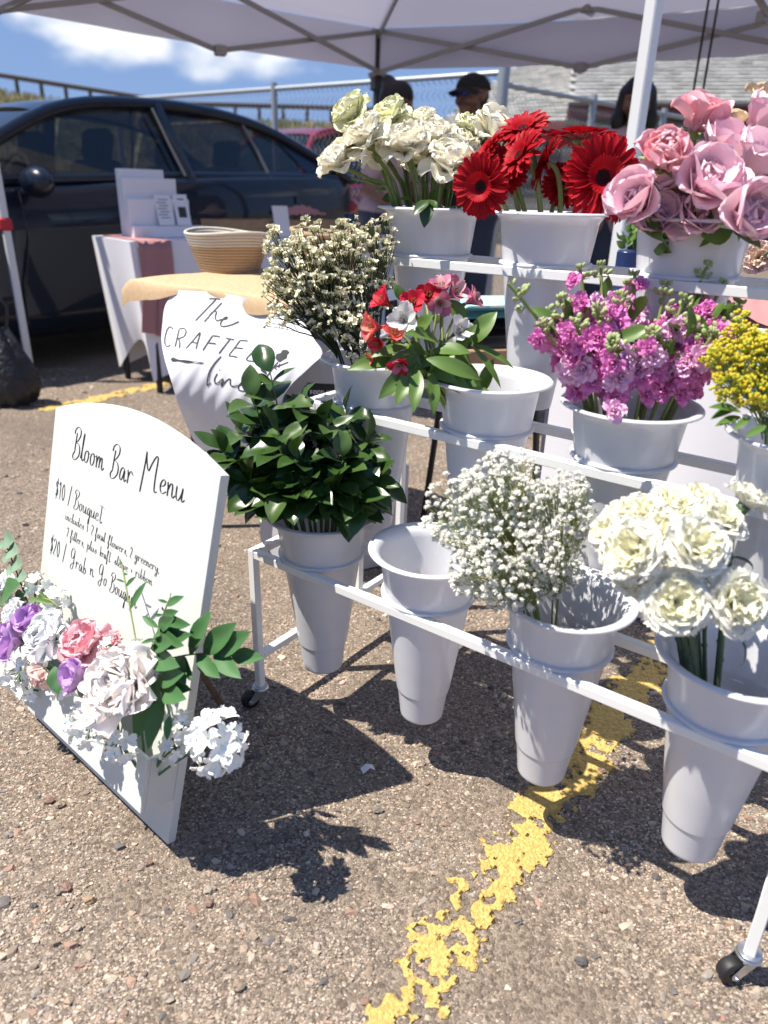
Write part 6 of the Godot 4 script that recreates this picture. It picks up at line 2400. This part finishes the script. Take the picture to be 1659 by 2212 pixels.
func fillers() -> void:
	var gyp := Sh.new()
	for j in 9:
		var f := j / 8.0
		gyp.add(petal(1.0, 0.85, 0.1 + 0.9 * f, 0.2 + 1.3 * f, 0.2, 0.15, 1.2, j, 2, 3), Transform3D(Basis(Vector3.UP, j * 2.4), Vector3()))
	gyp.ball(Vector3(0, 0.35, 0), Vector3(0.55, 0.45, 0.55), 6, 4)
	filler("babys_breath", bucket_at(0, 2), [[1085, 1070, 105, 85, 0.03], [1190, 1120, 100, 90, 0.0], [1010, 1110, 100, 95, -0.01], [1090, 1190, 110, 85, -0.03], [1190, 1210, 75, 85, -0.02], [1040, 1240, 80, 60, -0.05], [1100, 1005, 55, 40, 0.05], [1225, 1060, 50, 45, 0.02], [1110, 1285, 75, 40, -0.05]], 11, 150, gyp, 0.0057, M.gyp_white, M.stem_pale, "spray of white baby's breath leaning out of its bucket", "baby's breath", "sprays of baby's breath", 0.085, 0.0004)
	var st := Sh.new()
	for j in 5:
		st.add(petal(1.0, 0.9, 0.4, 1.0, 0.3, 0.2, 1.3, j, 2, 2, Color(0.92, 0.92, 0.75), Color.WHITE), Transform3D(Basis(Vector3.UP, j * TAU / 5), Vector3()))
	st.tube([Vector3(0, -0.6, 0), Vector3(0, 0.1, 0)], [0.08, 0.16], 4, false, Color(0.5, 0.55, 0.3))
	var st3 := Sh.new()
	for j in 3:
		st3.add(st, Transform3D(Basis(Vector3(1, 0, 0.3 * j).normalized(), 0.6 * (j - 1)) , Vector3(0.9 * (j - 1), 0.2 * (j % 2), 0.4 * (j % 2))))
	filler("statice", bucket_at(1, 0), [[700, 545, 90, 55, 0.02], [640, 580, 70, 70, -0.02], [770, 560, 80, 65, 0.02], [690, 625, 95, 60, -0.01], [620, 650, 55, 50, -0.03], [760, 640, 80, 60, 0.0], [830, 520, 28, 55, 0.04], [610, 520, 45, 35, 0.0], [720, 690, 80, 45, -0.03], [800, 600, 45, 60, 0.02], [775, 745, 35, 40, -0.04], [672, 492, 26, 20, 0.02], [752, 488, 30, 22, 0.03], [590, 600, 30, 30, -0.02], [800, 505, 25, 30, 0.04], [600, 690, 30, 25, -0.04]], 15, 52, st3, 0.0064, M.statice_cream, M.stem_dark, "wiry stem of dried cream statice fanning out of its bucket", "statice", "dried statice stems", 0.07, 0.0008, 0.9)
	var gd := Sh.new()
	for j in 7:
		gd.ball(Vector3(sin(j * 2.4) * 0.9, 0.25 * (j % 3), cos(j * 2.4) * 0.9), Vector3(0.42, 0.52, 0.42), 6, 4, Basis(), Color(1, 1, 1) if j % 3 else Color(0.6, 0.85, 0.8))
	filler("goldenrod", bucket_at(1, 3), [[1610, 740, 50, 45, 0.06], [1650, 780, 70, 60, 0.02], [1575, 775, 45, 45, 0.03], [1550, 770, 40, 25, 0.0], [1640, 850, 70, 40, -0.02], [1600, 690, 18, 30, 0.06], [1580, 830, 45, 35, -0.02], [1700, 760, 60, 70, 0.02], [1700, 850, 60, 60, 0.0]], 9, 62, gd, 0.0042, M.golden, M.stem_green, "feathery stem of yellow goldenrod in the right middle bucket", "goldenrod", "goldenrod stems", 0.055)
	# leaves low on the goldenrod
	var c := bucket_at(1, 3)
	var gl := thing("goldenrod_leaves", c, "long green leaves at the foot of the goldenrod, two over the rim", "foliage")
	for q in [[1590, 880, 1535, 905, -0.06], [1600, 890, 1532, 878, -0.06], [1620, 900, 1585, 930, -0.07], [1655, 920, 1610, 945, -0.09], [1590, 860, 1555, 835, -0.03], [1630, 880, 1600, 820, -0.02], [1650, 900, 1640, 830, -0.04], [1660, 860, 1620, 800, 0.0], [1600, 900, 1545, 920, -0.02], [1640, 880, 1665, 810, -0.05], [1615, 880, 1580, 800, 0.02]]:
		leaf_to(gl, px(q[0], q[1], -c.z + q[4] + 0.01), px(q[2], q[3], -c.z + q[4] - 0.01), 0.26, M.leaf_fresh, 0.5)

func stock() -> void:
	var c := bucket_at(1, 2)
	var L := [[1098, 612, -0.02, 0], [1180, 668, 0.03, 1], [1252, 572, 0.05, 1], [1297, 566, 0.09, 0], [1345, 632, 0.0, 1], [1372, 588, 0.07, 1], [1442, 610, 0.04, 0], [1482, 640, 0.0, 1], [1530, 566, 0.06, 0], [1603, 648, 0.03, 1], [1565, 606, 0.05, 1], [1590, 690, -0.01, 1], [1545, 720, -0.05, 1], [1240, 690, -0.06, 1], [1325, 735, -0.08, 1], [1412, 715, -0.06, 1], [1505, 690, -0.03, 1], [1160, 700, -0.04, 1], [1208, 640, 0.0, 1], [1440, 690, 0.02, 1], [1290, 660, -0.02, 1]]
	var label := ["tall stock stem with a long bare green tip above the magenta flowers", "stock stem packed with double magenta flowers and pale green buds"]
	var n := 0
	for q in L:
		var tip := px(q[0], q[1], -c.z + q[2])
		var foot := foot_in(c, tip)
		var t := thing("stock_stem", foot, label[1 - q[3]] if q[3] == 0 else label[1], "stock flower", "magenta stock stems")
		if n == 0:
			t.set_meta("label", "stock stem leaning far left of the magenta bunch, few flowers on it")
		elif n == 9:
			t.set_meta("label", "stock stem leaning right towards the goldenrod, buds at its tip")
		var mid := foot.lerp(tip, 0.6) - Vector3(tip.x - c.x, 0, tip.z - c.z) * 0.30
		var line := []
		var raw := path(c, foot, tip, 12)
		for w in 21:
			line.append(raw[int(w * (raw.size() - 1) / 20.0)] - foot)
		var s := Sh.new()
		s.tube(line, 0.0027, 6)
		obj("stem", s, M.stem_pale, t)
		var bd := Sh.new()
		for j in 13:
			var f := rng.randf_range(0.0, 1.0)
			var at: Vector3 = line[int(lerpf(17.6, 20, f))]
			var o := aim((line[20] - line[18]), j * 2.4) * Vector3(1, 0, 0) * lerpf(0.016, 0.004, f)
			bd.ball(at + o + Vector3(0, 0.004 + 0.004 * f, 0), Vector3(0.0032, 0.0052, 0.0032) * lerpf(1.2, 0.75, f), 7, 5, aim(o + Vector3(0, 0.012, 0)))
			bd.tube([at, at + o], 0.0008, 3, false)
		obj("buds", bd, M.bud_green, t)
		var lo := 0.095 if q[3] == 1 else 0.12
		var k := rng.randi() % 7
		for j in range(8, 19):
			if foot.y + line[j].y < c.y + lo or (q[3] == 0 and j > 15):
				continue
			if n == 0 and j != 16 and j != 12:
				continue
			for e in 2:
				var o := aim(line[j] - line[j - 1], k * 2.39996) * Vector3(1, 0, 0)
				if rng.randf() < (0.55 if j > 15 else 0.24):
					k += 1
					continue
				var R := rng.randf_range(0.020, 0.026) * (0.75 if j > 15 else 1.0)
				obj("floret", PM["stock%d" % (k % 3)], M.stock_magenta if k % 3 else M.stock_light, t, Transform3D(aim(o + Vector3(0, 0.35, 0) + to_cam(foot) * 0.3, rng.randf() * 6).scaled(Vector3.ONE * R), line[j] + o * 0.012))
				k += 1
		for j in 3:
			var a: Vector3 = foot + line[rng.randi_range(10, 14)]
			if a.y < c.y + 0.085:
				continue
			var d := (Vector3(rng.randf_range(-1, 1), rng.randf_range(0.3, 1.2), rng.randf_range(-0.6, 1))).normalized()
			obj("leaf", PM["leaf_spoon%d" % (j % 2)], M.leaf_fresh, t, Transform3D(aim(d, rng.randf() * 6).scaled(Vector3.ONE * rng.randf_range(0.05, 0.08)), a - foot))
		n += 1
	# a floret lying on the rim and two spoon leaves over it
	var p := px(1325, 888, -c.z - 0.105)
	var t2 := thing("fallen_floret", p, "single magenta stock flower resting on the bucket's front rim", "flower")
	obj("petals", PM["stock0"], M.stock_light, t2, Transform3D(aim(Vector3(0, 0.5, 1)).scaled(Vector3.ONE * 0.021), Vector3()))

func alstroemeria() -> void:
	var c := bucket_at(1, 1)
	# [x, y, depth, colours outer/inner, size px, direction, label]
	var red := Color(0.62, 0.025, 0.06)
	var salmon := Color(0.85, 0.15, 0.15)
	var mauve := Color(0.62, 0.18, 0.30)
	var white := Color(0.82, 0.82, 0.80)
	var yel := Color(0.88, 0.30, 0.22)
	var L := [
		[829, 650, -0.02, red, red * 1.1, 44, Vector3(-0.8, 0.6, 0.3), "deep red alstroemeria flower at the upper left of the bunch"],
		[893, 655, -0.01, red, red * 1.2, 42, Vector3(0.0, 0.7, 0.8), "deep red alstroemeria flower behind the white one"],
		[925, 640, 0.01, red * 0.85, red, 42, Vector3(0.1, 0.6, 0.9), "crimson alstroemeria flower left of the mauve ones"],
		[956, 622, 0.02, mauve, Color(0.72, 0.42, 0.45), 46, Vector3(-0.2, 0.9, 0.3), "topmost mauve alstroemeria flower with striped petals"],
		[982, 632, 0.01, mauve, Color(0.76, 0.48, 0.48), 48, Vector3(0.6, 0.6, 0.5), "mauve alstroemeria flower opening to the right"],
		[950, 655, -0.03, mauve * 0.9, Color(0.70, 0.40, 0.44), 40, Vector3(0.1, -0.1, 1), "mauve alstroemeria flower hanging below the other mauve ones"],
		[1020, 648, 0.03, mauve, Color(0.60, 0.36, 0.36), 40, Vector3(0.8, 0.5, 0.2), "single dusky mauve alstroemeria flower apart at the right"],
		[808, 706, -0.05, salmon, yel, 46, Vector3(-0.9, 0.1, 0.5), "salmon alstroemeria trumpet farthest left"],
		[852, 724, -0.06, salmon, yel, 40, Vector3(0.1, 0.9, 0.6), "salmon alstroemeria trumpet with a yellow throat facing up"],
		[818, 740, -0.05, salmon * 0.85, red, 36, Vector3(-0.6, -0.2, 0.7), "red salmon alstroemeria flower below the farthest left trumpet"],
		[872, 690, -0.05, white, white, 50, Vector3(-0.1, 0.35, 0.9), "open white alstroemeria flower facing forward among the red ones"],
		[992, 714, -0.02, white, white, 44, Vector3(0.4, 0.5, 0.7), "white alstroemeria flower at the right of the bunch"],
		[864, 785, -0.08, red * 0.8, mauve, 38, Vector3(-0.2, -0.5, 0.9), "dusky red alstroemeria flower drooping over the left bucket's rim"],
		[803, 774, -0.06, salmon, salmon, 22, Vector3(-0.8, -0.2, 0.5), "small salmon alstroemeria bud low at the left"]]
	var hub := px(935, 790, -c.z - 0.03)
	for q in L:
		var p := px(q[0], q[1], -c.z + q[2])
		var R := size_at(p, q[5]) * 0.92
		var dir: Vector3 = q[6].normalized()
		p -= dir * R * 0.5
		var t := thing("alstroemeria", p, q[7], "alstroemeria", "alstroemeria flowers in the middle bucket")
		var s := Sh.new()
		s.tube([-dir * 0.35 * R, -dir * 0.1 * R, dir * 0.05 * R], [0.0016, 0.0035, 0.003], 7)
		var fl := obj("flower_base", s, M.stem_green, t)
		for j in 6:
			var outer := j % 2 == 0
			var yaw := j * TAU / 6
			var pt := petal(R * (1.25 if outer else 1.2), R * (0.85 if outer else 0.55), 0.20, 1.35 if outer else 0.95, 0.4, 0.05, 1.35 if outer else 1.2, j + q[0], 6, 6, (q[3] * 0.8) if outer else q[4].lerp(Color(0.9, 0.8, 0.3), 0.12), q[3] if outer else q[4])
			obj("petal", pt, M.alstro, fl, Transform3D(aim(dir, yaw), Vector3()))
		var sm := Sh.new()
		for j in 5:
			var e := aim(dir, j * 1.3) * Vector3(0.12, 0.75, 0.05) * R
			sm.tube([Vector3(), e * 0.6, e], 0.0006, 3, false, q[3])
			sm.ball(e, Vector3(0.0012, 0.002, 0.0012), 5, 4, Basis(), Color(0.25, 0.2, 0.1))
		obj("stamens", sm, M.alstro, fl)
		var st := Sh.new()
		var mid := hub.lerp(p, 0.5) + Vector3(0, 0.015, 0)
		var f := foot_in(c, hub) + Vector3(0.03, 0, 0.0)
		var l := bez(f - p, hub + rv(0.015) - p, hub.lerp(p, 0.45) + rv(0.008) - p, 7)
		l += bez(l[-1], mid - p, -dir * 0.3 * R, 5).slice(1)
		st.tube(l, 0.0024, 6)
		obj("stem", st, M.stem_pale, t)
	var lv := thing("alstroemeria_leaves", hub, "long twisting green leaves of the alstroemeria, several hanging over the rim", "foliage")
	for q in [[921, 775, 1042, 819, 0.20, -0.09, -0.10], [900, 790, 855, 874, 0.24, -0.06, -0.11], [905, 800, 893, 890, 0.22, -0.07, -0.12], [928, 800, 938, 897, 0.20, -0.06, -0.11], [885, 790, 818, 862, 0.24, -0.06, -0.09], [860, 775, 750, 797, 0.22, -0.04, -0.07], [1016, 745, 1073, 672, 0.36, 0.0, 0.0], [1020, 742, 1113, 795, 0.10, 0.0, -0.02], [1018, 745, 1085, 838, 0.10, -0.01, -0.03], [935, 760, 1018, 760, 0.34, -0.05, -0.06], [866, 745, 920, 765, 0.40, -0.04, -0.05], [900, 720, 935, 680, 0.55, -0.03, -0.05], [870, 650, 850, 612, 0.4, 0.02, 0.02], [960, 650, 1010, 700, 0.45, 0.0, 0.0], [1000, 850, 1000, 750, 0.26, 0.0, 0.0], [1040, 850, 1065, 775, 0.26, 0.02, 0.02], [920, 830, 930, 860, 0.35, -0.09, -0.1], [1010, 848, 1060, 845, 0.3, -0.06, -0.06], [985, 850, 975, 760, 0.2, -0.02, -0.02], [960, 850, 950, 780, 0.2, 0.0, -0.02], [800, 760, 770, 800, 0.3, -0.05, -0.06], [1000, 810, 1030, 860, 0.3, -0.03, -0.05], [880, 750, 800, 770, 0.2, -0.05, -0.07], [940, 700, 965, 640, 0.35, 0.03, 0.03], [900, 760, 830, 800, 0.26, -0.05, -0.08], [970, 770, 1010, 800, 0.3, -0.02, -0.04]]:
		leaf_to(lv, px(q[0], q[1], -c.z + q[5]), px(q[2], q[3], -c.z + q[6]), minf(q[4] * 1.45, 0.6), M.leaf_fresh, 0.7, "leaf", Vector3(0.1, 0.8, 0.7) + rv(0.3))
	for k in 26:
		var b := px(rng.randf_range(880, 1010), rng.randf_range(740, 830), -c.z + rng.randf_range(-0.06, 0.03))
		var d := px(rng.randf_range(830, 1060), rng.randf_range(690, 870), -c.z + rng.randf_range(-0.10, 0.03))
		d = b + (d - b).limit_length(0.085)
		leaf_to(lv, b, d, rng.randf_range(0.26, 0.40), M.leaf_fresh, rng.randf_range(0.3, 0.9), "leaf", Vector3(0.1, 0.8, 0.7) + rv(0.4))
	var bunch := Sh.new()
	for k in 7:
		var f := foot_in(c, hub) + Vector3(0.05, 0, 0) + rv(0.015)
		bunch.tube(bez(f - hub, px(965 + k * 9, 830, -c.z - 0.03) - hub, px(900 + k * 16, 750 + (k % 3) * 15, -c.z - 0.03 + 0.01 * k) - hub, 9), 0.0034, 6)
	obj("stem", bunch, M.stem_pale, lv)

func at_board(x: float, y: float, out: float) -> Vector3:   # on a plane that far in front of the menu board
	var a := (x - 829.5) / FOCAL
	var b := (1106.0 - y) / FOCAL
	var d := FWD + RIGHT * a + UP * b
	var cam := Vector3(0, CAM_H, 0)
	return cam + d * ((SP + SN * out - cam).dot(SN) / d.dot(SN))

func silk(called: String, x: float, y: float, r: float, out: float, dir: Vector3, layout: Array, m: Material, label: String, cat: String) -> Node3D:
	var p := at_board(x, y, out)
	var R := size_at(p, r)
	dir = dir.normalized()
	p -= dir * R * 0.45
	var box := SP + SW * clampf((p - SP).dot(SW), 0.03, 0.46) + SU * 0.10 + SN * 0.03
	return flower(called, p, dir, R, layout, m, label, cat, "silk flowers in the board's trough", box, M.leaf_silk, 0.0022)

func cluster(x: float, y: float, r: float, out: float, dir: Vector3, m: Material, label: String, n := 13, size := 0.42) -> void:
	var p := at_board(x, y, out)
	var R := size_at(p, r)
	dir = dir.normalized()
	var c := p - dir * R * 0.5
	var t := thing("silk_blossom", c, label, "silk flower", "silk flowers in the board's trough")
	for k in n:
		var f := (k + 0.5) / n
		var ph := acos(1.0 - 1.15 * f)
		var d := aim(dir, k * 2.39996) * Vector3(sin(ph), cos(ph), 0)
		obj("floret", PM["hyd%d" % (k % 3)], m, t, Transform3D(aim(d, rng.randf() * 6).scaled(Vector3.ONE * R * size * rng.randf_range(0.85, 1.25)), d * R * rng.randf_range(0.5, 0.72)))
	var s := Sh.new()
	var box := SP + SW * clampf((p - SP).dot(SW), 0.03, 0.46) + SU * 0.10 + SN * 0.03 - c
	s.tube(bez(box, box * 0.4 + Vector3(0, 0.02, 0), Vector3(), 7), 0.0022, 6)
	for k in n:
		var f := (k + 0.5) / n
		var ph := acos(1.0 - 1.15 * f)
		s.tube([Vector3(), aim(dir, k * 2.39996) * Vector3(sin(ph), cos(ph), 0) * R * 0.62], 0.001, 4, false)
	obj("stem", s, M.leaf_silk, t)

func spray(called: String, base: Array, tip: Array, out0: float, out1: float, leaves: Array, m: Material, label: String, w := 0.34, stem_m: Material = null) -> void:
	var a := at_board(base[0], base[1], out0)
	var b := at_board(tip[0], tip[1], out1)
	var t := thing(called, a, label, "foliage")
	var s := Sh.new()
	var mid := a.lerp(b, 0.5) + Vector3(0, 0.015, 0)
	s.tube(bez(Vector3(), mid - a, b - a, 8), 0.0014, 5)
	obj("stem", s, stem_m if stem_m else M.stem_pale, t)
	for q in leaves:
		var f: float = q[0]
		var fa := a.lerp(b, f) + Vector3(0, 0.03 * f * (1 - f), 0)
		leaf_to(t, fa, at_board(q[1], q[2], lerpf(out0, out1, f) + q[3]), w, m, 0.35, "leaf", Vector3(-0.35, 0.6, 0.8) + rv(0.25))

func planter() -> void:
	var F := SN + Vector3(0, 0.5, 0)
	silk("silk_peony", 252, 1480, 92, 0.115, F + Vector3(-0.05, 0.35, 0.1), PEONY, M.silk_blush, "largest blush white silk peony in front of the trough", "silk peony")
	silk("silk_peony", 93, 1378, 62, 0.09, F + Vector3(-0.2, 0.1, 0), PEONY, M.silk_white, "white silk peony with a finely cut centre left of the pink rose", "silk peony")
	silk("silk_rose", 180, 1390, 54, 0.075, F + Vector3(0, 0.8, 0), ROSE, M.silk_pink, "pink silk rose in the middle of the trough", "silk rose")
	silk("silk_rose", 243, 1385, 32, 0.05, F + Vector3(0.5, 0.6, 0), ROSE_TIGHT, M.silk_pink, "small coral pink silk rose behind the largest peony", "silk rose")
	silk("silk_rose", 90, 1458, 42, 0.105, Vector3(-0.7, -0.4, 0.6), ROSE_TIGHT, M.silk_peach, "peach silk rosebud tipped down over the trough's front", "silk rose")
	silk("silk_rose", 2, 1268, 34, 0.05, F, ROSE, M.silk_white, "white silk rose at the trough's left end", "silk rose")
	silk("silk_peony", 24, 1325, 34, 0.08, F + Vector3(-0.3, 0, 0), PEONY, M.silk_white, "cool white ruffled silk flower above the purple ones", "silk peony")
	silk("silk_peony", 30, 1384, 44, 0.10, F + Vector3(-0.3, 0, 0), LOOSE, M.silk_purple, "purple silk flower at the left, lower of the pair", "silk peony")
	silk("silk_peony", 74, 1338, 40, 0.075, F + Vector3(0.1, 0.6, 0), LOOSE, M.silk_purple, "purple silk flower at the left, upper of the pair", "silk peony")
	silk("silk_peony", 172, 1462, 46, 0.10, F + Vector3(-0.5, -0.3, 0), LOOSE, M.silk_purple, "purple silk flower tucked under the largest peony", "silk peony")
	cluster(165, 1572, 56, 0.11, F + Vector3(-0.3, -0.6, 0), M.silk_white, "white silk hydrangea under the largest peony, left of two")
	cluster(232, 1615, 54, 0.12, F + Vector3(0.0, -0.7, 0.2), M.silk_white, "white silk hydrangea under the largest peony, lowest of two")
	cluster(466, 1611, 76, 0.06, F + Vector3(0.8, -0.2, 0.2), M.silk_white, "big white silk blossom hanging beyond the trough's right end", 16, 0.44)
	cluster(388, 1566, 36, 0.06, F + Vector3(0.1, 0.3, 0), M.silk_white, "small white silk blossom above the trough's right end", 7, 0.55)
	cluster(366, 1618, 36, 0.06, F + Vector3(0.0, -0.3, 0), M.silk_white, "small white silk blossom against the trough's right end panel", 7, 0.55)
	cluster(20, 1455, 46, 0.09, F + Vector3(-0.3, -0.5, 0), M.silk_white, "white silk blossom spilling over the trough's left front", 11, 0.46)
	cluster(112, 1292, 30, 0.035, F + Vector3(0.1, 0.5, 0), M.silk_white, "white silk bells on a thin stalk against the board's left edge", 6, 0.6)
	cluster(70, 1258, 26, 0.04, F + Vector3(0, 0.6, 0), M.silk_white, "small white silk blossom beside the eucalyptus sprig", 6, 0.6)
	cluster(228, 1394, 24, 0.085, F, M.silk_white, "tiny white silk blossom between pink rose and largest peony", 5, 0.6)
	cluster(288, 1402, 24, 0.06, F, M.silk_white, "tiny cream silk blossom right of the largest peony's top", 5, 0.6)
	cluster(52, 1500, 26, 0.085, F + Vector3(0, -0.8, 0), M.silk_white, "limp white silk petals hanging on the trough's front at the left", 5, 0.6)
	cluster(120, 1490, 30, 0.075, F + Vector3(0, -0.8, 0), M.silk_white, "pale silk petals pressed flat on the trough below the peach rose", 5, 0.6)
	spray("willow_spray", [300, 1420], [262, 1215], 0.05, 0.03, [[0.95, 258, 1205, 0.0], [0.75, 249, 1250, 0.01], [0.7, 294, 1245, 0.0], [0.55, 262, 1290, 0.01], [0.85, 276, 1240, 0.005], [0.45, 316, 1255, -0.01], [0.5, 285, 1330, 0.0]], M.leaf_silk, "tall upright sprig of long green silk leaves crossing the lettering", 0.22)
	spray("willow_spray", [320, 1440], [368, 1290], 0.06, 0.045, [[1.0, 370, 1280, 0], [0.85, 397, 1288, 0], [0.7, 330, 1330, 0.01], [0.6, 410, 1350, 0.005], [0.5, 306, 1330, 0.01], [0.4, 395, 1395, 0.02], [0.35, 304, 1390, 0.02], [0.75, 350, 1310, 0.01], [0.2, 360, 1420, 0.02], [0.3, 413, 1370, 0.0], [0.9, 340, 1295, 0.01], [0.5, 375, 1335, 0.02], [0.65, 384, 1320, 0.01], [0.25, 330, 1385, 0.03], [0.15, 385, 1440, 0.03], [0.45, 345, 1372, 0.03], [0.3, 372, 1388, 0.035], [0.1, 318, 1410, 0.03]], M.leaf_silk, "bushy sprig of broad green silk leaves right of the largest peony", 0.30)
	spray("willow_spray", [360, 1425], [508, 1418], 0.05, 0.0, [[0.35, 455, 1320, 0], [0.55, 510, 1345, 0], [0.7, 540, 1365, 0], [0.95, 568, 1420, 0], [0.4, 420, 1400, 0.01], [0.5, 448, 1455, 0.01], [0.7, 520, 1465, 0.01], [0.45, 475, 1465, 0.01], [0.2, 415, 1465, 0.02], [0.15, 400, 1480, 0.03], [0.6, 480, 1350, 0.0]], M.leaf_silk, "green silk leaf branch reaching out right towards the rack's caster", 0.36)
	spray("willow_spray", [330, 1440], [372, 1560], 0.06, 0.07, [[0.2, 375, 1500, 0.01], [0.5, 400, 1510, 0.02], [0.6, 318, 1620, 0.03], [0.3, 290, 1600, 0.03], [0.9, 360, 1600, 0.01], [0.4, 412, 1490, 0.0], [0.25, 395, 1455, 0.02], [0.1, 345, 1520, 0.02]], M.leaf_silk, "green silk leaves hanging down at the trough's right end", 0.36)
	var lf := []
	for k in 9:
		lf.append([k / 8.0, 352 + 14 * sin(k * 3.1) + k * 2.0, 1432 - k * 14.0 - 4, 0.005])
	spray("eucalyptus_sprig", [350, 1440], [368, 1320], 0.06, 0.04, lf, M.leaf_blue, "pale blue green eucalyptus sprig among the silk leaves", 0.85, M.leaf_blue)
	lf = []
	for k in 12:
		lf.append([k / 11.0, 60 - k * 4.5 + 20 * (1 if k % 2 else -1), 1310 - k * 13.0, 0.005])
	spray("eucalyptus_sprig", [70, 1330], [8, 1165], 0.05, 0.04, lf, M.leaf_blue, "thin dark eucalyptus sprig standing at the trough's left end", 0.7, M.stem_dark)
	spray("grass_blade", [125, 1310], [85, 1295], 0.05, 0.06, [[0.0, 80, 1275, 0.01], [0.1, 60, 1290, 0.02]], M.leaf_fresh, "curved light green silk blade over the purple flower", 0.14)
	for q in [[165, 1445, 135, 1425, 0.10, "dark green silk leaf between the purple flower and the pink rose"], [118, 1440, 125, 1500, 0.115, "green silk leaf clasping the peach rosebud"], [0, 1310, 40, 1260, 0.06, "dark green silk leaf behind the purple flowers at the left end"]]:
		var a: Vector3 = at_board(q[0], q[1], q[4])
		var t := thing("silk_leaf", a, q[5], "leaf")
		leaf_to(t, a, at_board(q[2], q[3], q[4] + 0.005), 0.6, M.leaf_silk, 0.4)

func flowers() -> void:
	petal_meshes()
	PM["leaf_curl"] = leaf(1.0, 0.10, 0.4, 2.6, 0.7).mesh()
	PM["leaf_spoon0"] = leaf(1.0, 0.30, 0.3, 0.6, 1.5).mesh()
	PM["leaf_spoon1"] = leaf(1.0, 0.26, 0.3, 1.2, 1.5).mesh()
	mat("stock_light", Color(0.90, 0.54, 0.78), 0.55, {"backlight": Color(0.5, 0.5, 0.5)})
	roses()
	gerberas()
	pinks()
	carnations()
	ruscus()
	fillers()
	stock()
	alstroemeria()
	planter()

func _ready() -> void:
	rng.seed = 20240607
	setup()
	materials()
	ground()
	hill()
	building()
	fence()
	cars()
	canopy()
	tables()
	people()
	rack()
	buckets()
	menu_sign()
	flowers()
